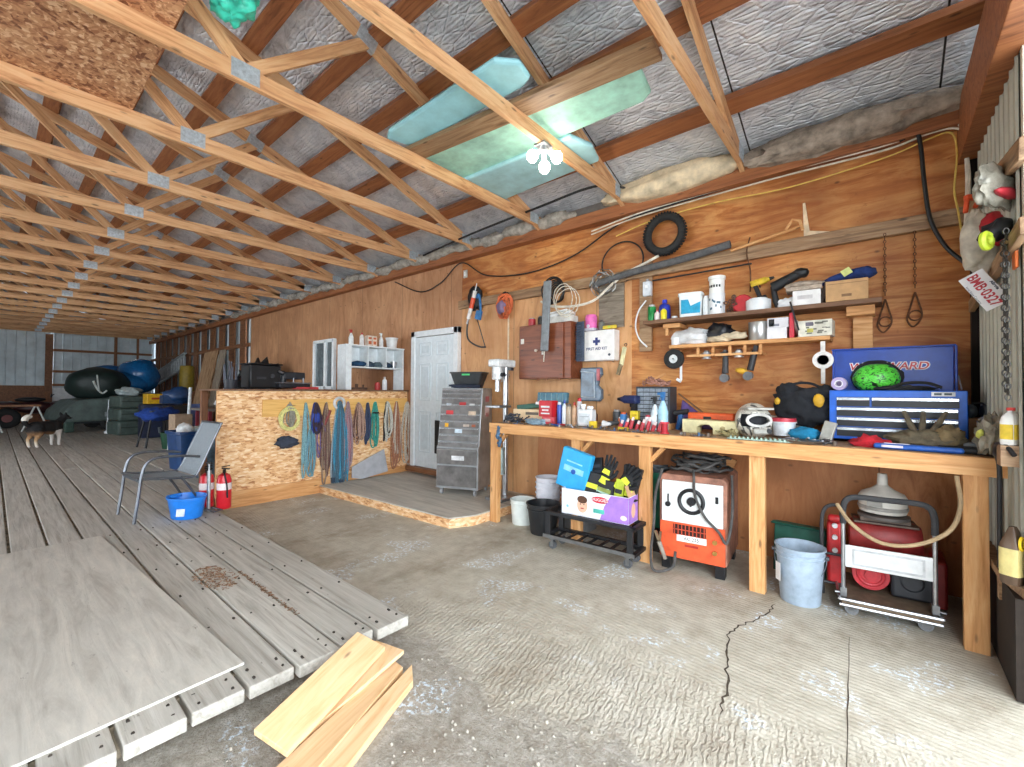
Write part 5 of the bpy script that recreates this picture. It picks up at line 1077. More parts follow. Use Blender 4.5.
G().tube([(-.20, 0, -.01), (-.10, 0, .03), (.0, 0, .055), (.10, 0, .062), (.16, 0, .05)], [.012, .028, .036, .042, .03], 12).blob((.10, 0, .055), (.16, .10, .09), 8, .15, flat=False).build('rolled_fabric', cloth('20366e'), t); G().box((.0, -.045, .07), (.06, .01, .05), (0, R(-30), 0)).build('yellow_tag', C('d8e08a', .5), t)
# lower shelf things
p, w_, h_ = sp(676, 330, 712, S2); one('white_sack', 'white plastic sack lying at the left end of the lower shelf', 'bag', G().blob((0, 0, 0), (.36, .22, .17), 9, .22, fr=3), C('dcdcdc', .4, 0, .1, .5, 12), p+Vector((0, 0, .065)))
p, w_, h_ = sp(708, 326, 736, S2); one('black_bag', 'black plastic bag between the white sack and the metal can', 'bag', G().blob((0, 0, 0), (.24, .20, .20), 10, .25, fr=3.5), C('202126', .3, 0, .2, .6, 14), p+Vector((-.02, .02, .08)))
one('tan_gloves', 'tan and white work gloves on the lower shelf in front of the black bag', 'gloves', G().blob((-.06, 0, 0), (.18, .09, .06), 11, .3).blob((.07, 0, .02), (.20, .09, .07), 12, .25), C('d4c2a4', .8), (wx_(728), 4.17, S2+.028))
one('white_pot', 'white round pot hooked at the left end of the lower shelf, above the small wheel', 'pot', G().cyl((0, 0, 0), (0, 0, .07), .035), WHITE, (wx_(678), 4.17, S2))
p, w_, h_ = sp(750, 322, 769, S2); t = T('metal_can', 'shiny bare metal can on the lower shelf', 'can', p+Vector((0, -.02, 0))); G().lathe([(.001, 0), (.078, 0), (.08, .003), (.078, .006), (.078, .150), (.081, .154), (.078, .158), (.070, .158), (.068, .152), (.001, .150)], n=32).build('can_body', C('c4c4c2', .28, .75, .08, 0, 3), t)
for i, (x0, w, h, c, l) in enumerate(((772, .12, .085, 'e2e0e2', 'white lower box right of the metal can on the lower shelf'), )):
    t = carton('white_box', l, 'box', (wx_(779), 4.21, S2), (.14, .16, .09), C('e6e4e6', .5, 0, .05))
t = carton('white_box', 'white and black upper box right of the metal can on the lower shelf', 'box', (wx_(780), 4.21, S2+.091), (.15, .15, .08), C('d8d6da', .5, 0, .05)); swatch(t, -.045, -.0758, .04, .04, .06, K); swatch(t, -.02, -.0758, .02, .06, .02, C('8a8c96'))
t = carton('red_folder', 'red folder standing upright right of the white boxes', 'folder', (wx_(793), 4.21, S2), (.032, .18, .20), C('c8283a', .4), R(4))
one('white_tubes', 'white and black tubes leaning beside the red folder', 'tubes', G().cyl((0, 0, .015), (-.03, 0, .14), .014, .02).cyl((.035, 0, .012), (.0, 0, .12), .012).cyl((.06, 0, .012), (.03, 0, .10), .012), C('cfc9c0', .5), (wx_(800), 4.20, S2))
t = carton('newspaper_box', 'newsprint-patterned grey box at the right end of the lower shelf', 'box', (wx_(817), 4.20, S2), (.22, .17, .125), C('dcd8c8', .7), R(-2))
rr = random.Random(3); q = G()
for k in range(16): q.box((rr.uniform(-.09, .09), -.0862, rr.uniform(.02, .11)), (rr.uniform(.01, .04), .001, rr.uniform(.006, .016)))
q.build('print', C('77766a', .7), t, smooth=False); swatch(t, -.03, -.087, .045, .04, .03, C('c8c060')); swatch(t, -.035, -.087, .095, .05, .03, C('6a6470'))
tag(G().box((0, 0, 0), (.012, .01, .24), (0, R(-14), 0)).build('hanging_strap', K, None, (wx_(797), 4.10, 2.03)), 'black strap hanging from the upper shelf over the lower one', 'strap')

# ------------------------------------------------------------ things hung on the wall
t = T('motorcycle_tyre', 'black knobbly motorcycle tyre hung high on the plywood wall', 'tyre', at(664.5, 234, 'Y', 4.32), 0)
g = G().torus((0, 0, 0), .172, .038, F, 48, 12)
g.build('tyre', RUBBER, t); q = G()
for i in range(44):
    a = 2*pi*i/44
    for dy in (-.022, .0, .022): q.box((.209*cos(a+dy*2), dy, .209*sin(a+dy*2)), (.014, .015, .017), (0, -a, 0))
o = q.build('tread', C('1b1b1c', .9), t, smooth=False)
one('bicycle_inner_tube', 'thin black rubber loop hung behind the tyre and the cross beam', 'tube', G().tube([Vector((.24*cos(a), 0, .24*sin(a)*.9)) for a in [2*pi*i/48 for i in range(48)]], .008, 6, 0, True), RUBBER, at(622, 262, 'Y', 4.37))
one('foam_pipe', 'dark grey foam pipe lagging lying along the cross beam below the tyre', 'pipe lagging', G().tube(spline([(-2.45, 4.29, 2.60), (-2.0, 4.28, 2.66), (-1.5, 4.28, 2.70), (-1.05, 4.29, 2.76)]), .036, 12), C('59595a', .9, 0, .2, .3, 20))
one('long_pole', 'long tan pole resting along the cross beam right of the grey lagging', 'pole', G().cyl((-1.05, 4.30, 2.70), (-.52, 4.31, 2.80), .012).tube([(-.62, 4.29, 2.79), (-.57, 4.28, 2.86), (-.52, 4.28, 2.84), (-.50, 4.29, 2.76)], .012), W_LUMBER)
one('thin_black_rod', 'thin black rod fixed just below the cross beam', 'rod', G().cyl((-1.78, 4.30, 2.545), (-.88, 4.30, 2.555), .008), K)
one('dark_strap', 'dark strap hanging down from the cross beam above the drill', 'strap', G().tube(spline([(-.90, 4.33, 2.80), (-.92, 4.30, 2.66), (-.90, 4.34, 2.50), (-.905, 4.36, 2.32)]), .006), RUST)
one('sprung_wire_ball', 'tangled grey wire bundle hanging on the cross beam left of the lagging', 'wire', (lambda g: [g.torus((0, 0, 0), .08+.012*k, .005, (pi/2+.2*k, .3*k, .2*k), 24, 5, wob=.3, seed=k) for k in range(6)] and g)(G()), metal('8a8a88'), at(603, 283, 'Y', 4.27))
# white hose and socket at its end
one('white_hose', 'cream plastic hose bending down from the cross beam to the brown cabinet', 'hose', G().tube(spline([(-3.12, 4.22, 2.49), (-2.95, 4.2, 2.41), (-2.65, 4.22, 2.38), (-2.42, 4.25, 2.42), (-2.25, 4.28, 2.55), (-2.08, 4.29, 2.66), (-1.85, 4.30, 2.74), (-1.72, 4.31, 2.79)]), .014), C('e0d8c8', .5))
t = T('switch_box', 'white electrical box on the dark board beside the upper shelf', 'switch box', at(647.5, 289, 'Y', 4.34)); G().box((0, 0, 0), (.085, .05, .15)).build('box_body', C('d6dce2', .4), t, bevel=.006); G().box((0, -.028, .02), (.03, .008, .03)).build('switch', WHITE, t); G().cyl((0, 0, .075), (0, 0, .10), .016).build('gland', GREYM, t)
one('white_cable', 'white cable curving down from the electrical box behind the shelf end', 'cable', G().tube(spline([(-1.86, 4.33, 2.36), (-1.94, 4.32, 2.25), (-1.97, 4.32, 2.10), (-1.93, 4.32, 1.97), (-1.85, 4.33, 1.88)]), .008), WHITE)
one('wall_upright', 'dark weathered board upright at the left end of the upper shelf', 'board', G().box((0, 0, 0), (.13, .03, .92)), W_DARK, (-1.88, 4.375, 2.30), smooth=False)
one('wall_upright', 'grey weathered board upright right of the first aid kit, above the parts cabinet', 'board', G().box((0, 0, 0), (.30, .02, .52)), W_GREY, (-2.28, 4.385, 2.38), smooth=False)
# stained wall cabinet
wc = T('wall_cabinet', 'dark brown stained wooden wall cabinet above the bench', 'cabinet', (-3.02, 4.27, 1.565))
G().box((0, 0, .32), (.74, .25, .64)).build('cabinet', W_BROWN, wc, smooth=False, bevel=.004); d_ = G().box((-.03, -.135, .32), (.62, .02, .62)).build('door', W_BROWN, wc, smooth=False, bevel=.003)
G().cyl((-.09, -.145, .33), (-.09, -.17, .33), .015).build('knob', C('d8c8b8', .4), d_); G().box((-.30, -.15, .45), (.04, .015, .06)).box((.0, -.15, .30), (.02, .01, .04)).build('latch', C('d8d4cc', .4), d_, smooth=False)
for x in (-.1, .02, .2): G().cyl((x, -.1, 0), (x, -.1, -.02), .015).build('peg', C('a06a48'), wc)
t = T('saw_bar', 'long grey chainsaw bar cover hanging over the brown cabinet', 'saw guard', at(546, 316, 'Y', 4.06)); zt, zb = .42, -.40
G().box((0, 0, 0), (.105, .03, .80), (0, R(3), 0)).build('guard', C('7f8488', .5), t, bevel=.012); G().cyl((-.02, 0, -.40), (-.03, .0, -.52), .006).build('cord', ROPEW, t)
g = G()
for k in range(7): g.torus((.01*k-.02, .005*k, -.008*k), .155-.012*k, .009, (pi/2+.05*k, .1*k, 0), 36, 6, wob=.08, seed=k)
one('black_cable_coil', 'round coil of black cable hung on the cross beam behind the grey saw guard', 'cable', g, K, at(554, 290, 'Y', 4.22))
g = G()
for k in range(3): g.torus((.03*k, 0, -.03*k), .13, .005, (pi/2, .1*k, .2*k), 36, 6, sy=1.25, wob=.1, seed=k+5)
one('white_cord_loop', 'thin white cord looped over the black cable coil', 'cord', g, ROPEW, at(563, 298, 'Y', 4.16))
# left hung group
t = T('caulking_gun', 'blue, white and red caulking gun hanging from the beam near the door', 'caulking gun', at(472, 306, 'Y', 4.27), 0); 
G().cyl((-.07, 0, -.17), (.06, 0, .20), .028).build('tube_body', C('e4e0dc', .4), t); G().cyl((-.02, 0, -.03), (.03, 0, .11), .031).build('red_band', C('d8502c', .4), t); G().cyl((.06, 0, .20), (.09, 0, .30), .008).cyl((-.07, 0, -.17), (-.10, 0, -.24), .012).build('rod', STEEL, t)
G().tube(spline([(.09, 0, .10), (.13, 0, .14), (.16, 0, .02), (.17, 0, -.12)]), .016).box((.13, 0, -.14), (.10, .03, .12), (0, .3, 0)).build('blue_handle', C('2f6fa8', .5), t)
g = G(); g.blob((0, 0, 0), (.26, .10, .32), 70, .25, flat=False, fr=3)
one('black_helmet_strap', 'black bundled straps hung behind the blue and red caulking gun', 'straps', g, BLACK, at(475, 298, 'Y', 4.33))
one('hacksaw', 'grey bow saw hanging below the caulking gun, left of the brown cabinet', 'saw', G().tube(spline([(-.10, 0, .28), (-.14, 0, .10), (-.12, 0, -.04), (-.02, 0, -.12), (.12, 0, -.17), (.22, 0, -.18)]), .012).box((.12, 0, .06), (.008, .01, .50), (0, R(-22), 0)), C('4c5054', .4, .4), at(474, 335, 'Y', 4.30))
t = T('extension_cord', 'orange and purple extension cord bundle hanging on the beam', 'cord', at(504, 306, 'Y', 4.30)); g = G()
for k in range(7): g.torus((.006*k-.02, 0, 0), .085+.008*(k % 3), .012, (pi/2+.08*k, .15*k-.4, .25*k-.6), 30, 7, sy=1.55, wob=.12, seed=k)
g.build('cord_loops', C('d0683c', .6, 0, .3), t); G().blob((0, -.05, -.02), (.13, .08, .17), 71, .2, flat=False).build('cord_wrap', C('7d6a88', .7), t); G().blob((.02, -.0, .14), (.12, .07, .08), 72, .2, flat=False).build('plug', BLACK, t)
t = T('outlet', 'small white light switch high on the wall, left of the hanging tools', 'switch', at(465.5, 274, 'Y', 4.385)); G().box((0, 0, 0), (.07, .02, .11)).build('plate', C('b8b4ac', .5), t, bevel=.003); G().box((0, -.012, 0), (.03, .01, .06)).build('switch', WHITE, t)
tag(G().box((0, 0, 0), (.022, .01, 1.20)).build('wall_batten', C('e6d2b4', .6), None, (-3.78, 4.393, 1.90), smooth=False), 'pale vertical strip on the tan plywood left of the brown cabinet', 'strip')
# on top of the cabinet
CT = 1.565+.642
t = T('white_tray_box', 'white plastic box lying on the brown wall cabinet', 'box', (-2.83, 4.27, CT)); G().box((0, 0, .04), (.30, .16, .08)).build('box_body', C('dcdcd6', .5), t, bevel=.006); G().box((-.02, 0, .10), (.27, .15, .035), (0, R(-6), 0)).box((-.04, 0, .135), (.24, .13, .02), (0, R(-5), 0)).build('lid', WHITE, t, bevel=.004)
t = bottle('red_tin', 'small red and grey tin at the left end of the brown wall cabinet', 'tin', (-3.27, 4.24, CT), .045, .10, C('b8343c', .4), C('a8a4a0', .4), 'can'); bottle('dark_tin', 'dark tin behind the red tin on the brown wall cabinet', 'tin', (-3.20, 4.33, CT), .04, .13, C('4a4a48', .4), C('8a8a88'), 'can')
one('small_tin_row', 'white squat pot on the brown wall cabinet behind the grey saw guard', 'pot', G().cyl((0, 0, 0), (0, 0, .075), .045), C('c8c8be', .4), (-3.05, 4.26, CT))
# first aid kit and things on it
fk = T('first_aid_kit', 'white first aid box with a blue cross beside the brown cabinet', 'first aid kit', (-2.385, 4.31, 1.76))
G().box((0, 0, .16), (.42, .13, .33)).build('box_body', C('ece9e6', .45, 0, .04), fk, smooth=False, bevel=.01)
NV = C('24306e', .5); G().box((0, -.067, .205), (.085, .003, .030)).box((0, -.0672, .205), (.030, .003, .085)).build('cross', NV, fk, smooth=False)
text('FIRST AID KIT', fk, (0, -.0665, .125), F, .042, NV, bold=.0008); G().cyl((.155, -.066, .055), (.155, -.070, .055), .014).build('latch', C('3a3e4c'), fk)
t = T('pink_can', 'bright pink can standing on the first aid box', 'can', (-2.49, 4.31, 2.092+.03)); G().lathe([(.001, 0), (.062, 0), (.066, .01), (.066, .12), (.055, .15), (.001, .152)], n=24).build('can_body', C('e86cb4', .4), t); G().cyl((0, -.062, .02), (0, -.068, .02), .02).box((0, 0, -.014), (.12, .10, .030)).build('can_foot', C('d8d4e0', .5), t)
one('black_box_strip', 'black charger block lying on the first aid box under the pink can', 'charger', G().box((0, 0, .014), (.16, .11, .026)), K, (-2.52, 4.33, 2.0925), bevel=.004)
bottle('grey_bottle', 'small grey bottle right of the pink can', 'bottle', (-2.36, 4.31, 2.092), .035, .11, C('6a6c66', .4), C('3c3c3a'), 'round')
t = T('yellow_level', 'short yellow spirit level lying on the first aid box', 'level', (-2.24, 4.27, 2.092), R(-4)); G().box((0, 0, .02), (.16, .03, .035)).build('level_body', C('dcc02c', .45), t, bevel=.003); G().box((0, -.016, .022), (.03, .003, .018)).build('vial', C('b8d860', .2), t)
one('bit_index', 'dark blue drill-bit index strip hanging between the brown cabinet and the first aid box', 'bit index', (lambda g: [g.cyl((-.05, -.02, -.15+.028*k), (.02, -.03, -.15+.028*k), .007) for k in range(15)] and g.box((0, 0, .05), (.09, .02, .44)))(G()), C('3f4a5c', .4, .3), at(580.5, 346, 'Y', 4.20), smooth=False)
t = T('clear_drill_case', 'clear and dark grey moulded tool case hanging below the first aid box', 'case', at(592, 384, 'Y', 4.28)); 
G().prism([(-.13, -.19), (.10, -.19), (.13, -.16), (.13, -.06), (.08, -.02), (.09, .06), (.13, .10), (.12, .18), (-.13, .18)], -.035, .035).build('case_body', C('5b6e80', .25, 0, .3, .3, 10), t, bevel=.014); G().box((.10, -.04, .10), (.035, .02, .13)).build('red_latch', C('b85a60', .4), t, bevel=.004); G().tube([(-.12, -.045, .14), (.05, -.045, .12), (.06, -.045, -.15), (-.11, -.045, -.14)], .008).build('case_rib', C('bcc8d2', .25), t)
t = T('hand_brush', 'cream-handled brush hanging left of the grey parts cabinet', 'brush', at(623, 358, 'Y', 4.34)); G().box((0, 0, .02), (.05, .03, .20), (0, R(12), 0)).build('handle', C('e0d8a8', .5), t, bevel=.012); G().box((-.04, 0, -.12), (.035, .03, .12), (0, R(18), 0)).build('bristles', C('8a7a5c', .9), t); G().torus((.03, 0, .14), .014, .004, F, 14, 5).build('hanger', K, t)
# hanging hooks of chain at right
def chain(g, p0, n, L=.034, r=.0040, w=.0075):
    x, y, z = p0
    for i in range(n): g.torus((x, y, z-i*L*.78), w, r*.8, (pi/2, 0, (i % 2)*pi/2), 10, 5, sy=1.5)
for x, z0, z1, l in ((.013, 2.62, 2.13, 'rusty leg-hold hook on a chain hanging right of the shelves, left one'), (.18, 2.60, 2.16, 'rusty leg-hold hook on a chain hanging nearer the corner, right one')):
    t = T('hanging_trap', l, 'hook', (x, 4.34, z0)); g = G(); chain(g, (0, 0, 0), int((z0-z1)/.026)); o = g.build('chain', RUST, t)
    G().tube(spline([(0, 0, z1-z0), (-.03, 0, z1-z0-.12), (-.045, -.01, z1-z0-.20), (-.01, 0, z1-z0-.25), (.035, 0, z1-z0-.18), (.02, 0, z1-z0-.08), (0, 0, z1-z0)]), .006).torus((0, 0, z1-z0-.17), .036, .006, (pi/2, .2, 0), 20, 6).build('hook_jaw', RUST, t)
one('plywood_split', 'pale L-shaped split in the plywood above the cross beam', 'scar', G().prism([(-.512, 3.02), (-.495, 3.02), (-.465, 2.775), (-.31, 2.735), (-.31, 2.722), (-.505, 2.735)], 4.393, 4.399), C('e8d0ac', .7), smooth=False)
# cables along the wall top
one('black_mains_cable', 'black cable dipping across the plywood from the left wall corner up to the plate beam', 'cable', G().tube(spline([(-6.2, 4.30, 3.22), (-5.6, 4.36, 2.98), (-5.1, 4.36, 3.05), (-4.64, 4.34, 3.26), (-4.2, 4.36, 3.02), (-3.7, 4.37, 2.93), (-3.2, 4.37, 2.93), (-2.7, 4.36, 3.02), (-2.25, 4.34, 3.2), (-1.93, 4.32, 3.26), (-1.3, 4.325, 3.29), (-.79, 4.325, 3.31)]), .009), K)
one('black_loop_cable', 'black cable sagging between trusses above the left plywood', 'cable', G().tube(spline([(-2.0, 4.2, 3.52), (-2.35, 4.1, 3.60), (-3.0, 4.0, 3.52), (-4.1, 4.0, 3.46), (-5.2, 4.1, 3.42)]), .013), K)
for k, (c, dz, l) in enumerate((('d8cfc0', .02, 'uppermost cream cable of the three running under the plate beam to the corner'), ('cfc4b2', -.015, 'middle cream cable of the three running under the plate beam to the corner'))):
    one('cream_cable', l, 'cable', G().tube(spline([(-2.5, 4.325, 3.20+dz), (-1.9, 4.32, 3.26+dz), (-.79, 4.32, 3.28+dz), (-.01, 4.32, 3.27+dz), (.25, 4.32, 3.305+dz), (.39, 4.31, 3.30+dz-.01*k), (.43, 4.30, 3.20), (.445+.012*k, 4.30, 2.95), (.44+.012*k, 4.29, 2.72), (.43+.01*k, 4.26, 2.56)]), .008), C(c, .5))
one('yellow_cable', 'yellow-cream cable lowest of the cables under the plate beam', 'cable', G().tube(spline([(-2.2, 4.33, 3.10), (-1.8, 4.33, 3.17), (-1.2, 4.33, 3.19), (-.6, 4.33, 3.16), (0, 4.33, 3.20), (.25, 4.32, 3.25), (.37, 4.31, 3.25), (.40, 4.31, 3.1), (.385, 4.31, 2.85), (.40, 4.30, 2.70), (.42, 4.28, 2.50)]), .006), C('d8b858', .5))
one('black_drop_cable', 'thick black cable dropping down the wall by the corner', 'cable', G().tube(spline([(.10, 4.31, 3.29), (.19, 4.30, 3.31), (.215, 4.30, 3.20), (.235, 4.30, 2.9), (.265, 4.30, 2.65), (.34, 4.30, 2.45), (.44, 4.27, 2.30)]), .013), K)
# side wall things
def wallX(px, py, X=.43): return at(px, py, 'X', X)
t = T('licence_plate', 'white licence plate with red characters hanging tilted by the corner', 'licence plate', (.425, 3.50, 1.99)); t.scale = (.80,)*3; 
pl = G().prism([(-.135, -.067), (.135, -.067), (.135, .067), (-.135, .067)], -.001, .001, 'XZ').build('plate', C('e4e2e4', .4, 0, .04), t, bevel=.0015)
a_ = R(60); PR = Matrix.Rotation(R(-4), 4, 'Z')@Matrix.Rotation(a_, 4, 'Y')
RDC = C('b8303a', .5)
tx = [text('BMB·0327', t, (0, 0, 0), F, .080, RDC, bold=.002, sx=.78), text('Alberta', t, (0, 0, 0), F, .023, C('3a3a4a'), bold=.001), text('Wild Rose Country', t, (0, 0, 0), F, .018, C('3a3a4a'))]
FX = Matrix.Rotation(pi/2, 4, 'X')
pl.matrix_local = PR
for o, (x, z), sx_ in zip(tx, ((0, -.004), (0, .055), (0, -.06)), (.74, 1, 1)): o.matrix_local = PR@Matrix.Translation((x, -.0018, z))@FX@Matrix.Diagonal((sx_, 1, 1, 1))
t['label'] = 'white licence plate with red characters hanging tilted by the corner'
t = T('red_white_bag', 'red and white feed bag hung in the corner above the licence plate', 'bag', (.415, 3.54, 2.27), R(30))
G().blob((0, 0, 0), (.17, .12, .34), 81, .15, flat=False, nu=28, nv=18).build('bag_body', C('c8bfae', .6, 0, .15, .4), t); G().blob((.035, -.035, .05), (.15, .11, .19), 82, .08, flat=False, nu=24, nv=14).build('red_print', C('b8242e', .5), t)
one('orange_clamp', 'orange spring clamp hooked on the upper rail above the red and white bag', 'clamp', G().box((0, 0, 0), (.10, .03, .03)).cyl((-.04, 0, 0), (-.05, 0, -.09), .012).cyl((.03, 0, 0), (.0, 0, -.06), .012).cyl((.04, 0, .0), (.06, 0, .03), .014), C('e2562a', .45), (.41, 3.66, 2.56), R(35), bevel=.005)
t = T('clear_tote_bag', 'crumpled clear and red bag on the side wall rail at the right edge', 'bag', (.445, 3.24, 2.46), R(60)); G().blob((0, 0, 0), (.34, .10, .22), 83, .22, flat=False, nu=28, nv=16, fr=3).build('bag_body', C('a8a496', .25, 0, .25, .5, 14), t); G().blob((-.04, -.05, -.06), (.20, .05, .05), 84, .1, flat=False).build('red_print', C('c0303c', .5), t)
t = T('black_strap_roll', 'black strap with a lime yellow buckle on the side wall above the hanging chain', 'strap', (.44, 3.24, 2.24), R(60)); G().blob((0, 0, 0), (.24, .09, .10), 85, .2, flat=False, rot=(0, R(-25), 0)).build('strap', BLACK, t); G().torus((-.12, -.01, -.07), .033, .016, (pi/2, 0, 0), 18, 7).build('lime_buckle', C('c8e03a', .4), t)
one('orange_plate', 'orange plastic plate on the side wall between the hanging chain and the door jamb', 'plate', G().box((0, 0, 0), (.012, .07, .16)), C('e0702c', .5), (.485, 3.15, 2.10), bevel=.004)
for k, (y, z0, z1, l) in enumerate(((3.12, 2.20, 1.36, 'galvanised chain hanging on the side wall beside the door jamb'), (3.18, 2.16, 1.40, 'second galvanised chain hanging on the side wall, left of its neighbour'))):
    g = G(); chain(g, (.452, y, z0), int((z0-z1)/.0265), .034, .0045, .0095); one('hanging_chain', l, 'chain', g, metal('4c4a46', .5), (0, 0, 0))
# ------------------------------------------------------------ strand board partition with hanging ropes
XP = -5.95
pt = T('partition_counter', 'strand board partition with a counter top at the edge of the platform', 'partition', (0, 0, 0))
G().box((XP-.008, 3.05, .715), (.016, 2.68, 1.40)).build('panel', OSB, pt, smooth=False)
tag_ = beam('bottom_board', (XP+.012, 1.70, .10), (XP+.012, 4.38, .10), .02, .20, W_LUMBER, pt)
beam('end_stud', (XP-.04, 1.735, 0), (XP-.04, 1.735, 1.41), .04, .07, W_LUMBER, pt, up=(1, 0, 0))
G().box((XP-.33, 3.05, 1.41), (.72, 2.70, .022)).build('counter_top', W_SHELF, pt, smooth=False, bevel=.003)
beam('hook_board', (XP+.012, 2.19, 1.18), (XP+.012, 4.38, 1.18), .02, .22, W_YEL, pt)
for y in (1.75, 4.3): beam('rear_leg', (XP-.66, y, 0), (XP-.66, y, 1.4), .07, .07, W_STUD, pt, up=(1, 0, 0))
def pp(px, py, X=XP+.03): return at(px, py, 'X', X)
def pins(t, p): G().cyl((-.02, 0, 0), (.03, 0, .01), .005).build('nail', STEEL, t)
def ropes(name, label, cat, x0, x1, y0, y1, col, n=5, r=.007, seed=0, cols=None, wob=.25, mat=None):
    """loops of line hung over one nail"""
    a = pp((x0+x1)/2, y0); b = pp((x0+x1)/2, y1); w = (x1-x0)*mpp(a)*1.05; h = a.z-b.z; rr = random.Random(seed+100)
    t = T(name, label, cat, a)
    cols = cols or [col]
    for ci, c in enumerate(cols):
        g = G()
        for k in range(n):
            ww = w*.5*(rr.random()**.7)*.95; hh = h*rr.uniform(.72, 1.0); ox = rr.uniform(-.012, .02)+.012*ci; c0 = rr.uniform(-.28, .28)*w; pts = []
            for i in range(28):
                u = 2*pi*i/28; s_ = sin(u); z = -hh*(1-cos(u))/2; sh = math.pow(max(0, (1-cos(u))/2), .42)
                y = ww*s_*(.3+.7*sh**1.6)+c0*sh+wob*w*.15*noise.noise(Vector((k*3.1, z*9, seed)))
                pts.append((ox+.01*abs(s_), y, z))
            g.tube(pts, r, 6, 0, True)
        g.build('line', mat or C(c, .85, 0, .25, .3, 70), t)
    pins(t, a); return t
t = T('yellow_rope', 'coiled pale yellow rope hung first at the left on the yellow board', 'rope', pp(289.5, 403)); g = G(); rr = random.Random(1)
for k in range(9): g.torus((.012*rr.random()+.01, rr.uniform(-.01, .01), -.21+rr.uniform(-.01, .01)), .135+rr.uniform(-.02, .02), .0095, (0, pi/2, 0), 36, 7, sy=.88+rr.uniform(-.06, .06), wob=.10, seed=k)
g.build('line', C('dcd68c', .85, 0, .2, .3, 70), t); pins(t, None)
t = ropes('grey_rope', 'grey rope bundle hung inside the yellow coil', 'rope', 283, 297, 404, 430, '8f8b7e', 5, .010, 2)
one('dark_net', 'dark blue crumpled strap bag lying under the yellow coil against the strand board', 'bag', G().blob((0, 0, 0), (.08, .26, .14), 90, .3, flat=False), cloth('39404e'), pp(287, 442, XP+.055))
ropes('teal_strap', 'faded teal strap with two long hanging tails, right of the yellow coil', 'strap', 301, 310, 403, 480, '7fa8b0', 5, .010, 3)
ropes('teal_strap', 'second faded teal strap loop, its foot curling toward the purple rope', 'strap', 306, 318, 420, 478, '6f9aa8', 3, .010, 4)
t = ropes('ratchet_strap', 'royal blue ratchet strap bundle under a dark hook', 'strap', 310, 320, 403, 434, '2b3f8f', 6, .012, 5, cols=['2b3f8f', '3a2c38']); G().box((.03, 0, -.20), (.04, .12, .14)).build('ratchet', C('26409a', .5), t, bevel=.02)
ropes('purple_rope', 'purple rope loop hanging beneath the royal blue strap', 'rope', 312, 326, 420, 458, '7d6a9c', 3, .006, 6)
t = ropes('load_chain', 'dark chain binder with red links hanging nearly to the floor', 'chain', 321, 331, 403, 486, '6a4a44', 4, .009, 7, cols=['6a4a44', '8f7a6a']); G().cyl((.03, -.03, -.30), (.03, .05, -.10), .018).build('binder_lever', C('8a3a34', .5), t)
t = ropes('strap_bundle', 'pale grey and blue straps in the tallest bundle, its dark buckle ends on the floor', 'strap', 331, 347, 401, 500, '9fb4c4', 6, .011, 8, cols=['a8b4bc', '3f8fae', '4d6878'])
G().box((.05, -.10, -1.10), (.03, .05, .07)).box((.05, .02, -1.13), (.04, .05, .04)).build('buckle', C('2b3c4c', .5), t)
G().torus((.012, 0, -.03), .075, .02, (0, pi/2, 0), 20, 8).build('top_coil', C('d8dadc', .6), t)
ropes('pink_rope', 'pink and grey rope with long tails trailing to the platform', 'rope', 342, 353, 402, 474, 'b8838c', 6, .008, 9, cols=['b8838c', '9a8288'])
ropes('brown_rope', 'dark brown rope with a pale loop, right of the pink rope', 'rope', 352, 364, 403, 446, '6b4a3e', 5, .008, 10, cols=['6b4a3e', 'b09080'])
ropes('navy_strap', 'navy blue strap bundle left of the sea green rope', 'strap', 364, 371, 403, 449, '37425c', 6, .011, 11)
t = ropes('green_rope', 'sea green rope tied round the middle, hanging from the yellow board', 'rope', 370, 380, 402, 451, '3f9a8c', 7, .009, 12); G().torus((.02, 0, -.16), .04, .014, (0, 0, 0), 16, 6).build('tie', K, t)
ropes('black_rope', 'black and white cord bundle between the green rope and the cream ropes', 'cord', 381, 392, 402, 442, '2c2c2e', 5, .012, 13, cols=['2c2c2e', 'c8c4b8'])
ropes('cream_rope', 'cream and orange rope hanging nearly to the platform, left of the last rope', 'rope', 391, 401, 402, 470, 'c9bdaa', 5, .008, 14, cols=['d0c6b6', 'a8745a'])
ropes('cream_rope', 'long cream rope hung last, nearest the white door', 'rope', 401, 413, 402, 467, 'cfc8ba', 6, .008, 15)
q = [pp(352, 478, -5.80), pp(352, 467, -5.86), pp(384, 449, -5.9), pp(388, 471, -5.80), pp(362, 479, -5.78)]
g = G(); g.add([(p.x, p.y, p.z) for p in q]+[(p.x-.008, p.y, p.z) for p in q], [(0, 1, 2, 3, 4), (9, 8, 7, 6, 5)]+[(i, 5+i, 5+(i+1) % 5, (i+1) % 5) for i in range(5)])
one('grey_sheet_offcut', 'grey cut plastic sheet leaning against the strand board on the platform', 'sheet', g, C('a9abb0', .5, 0, .06), smooth=False)
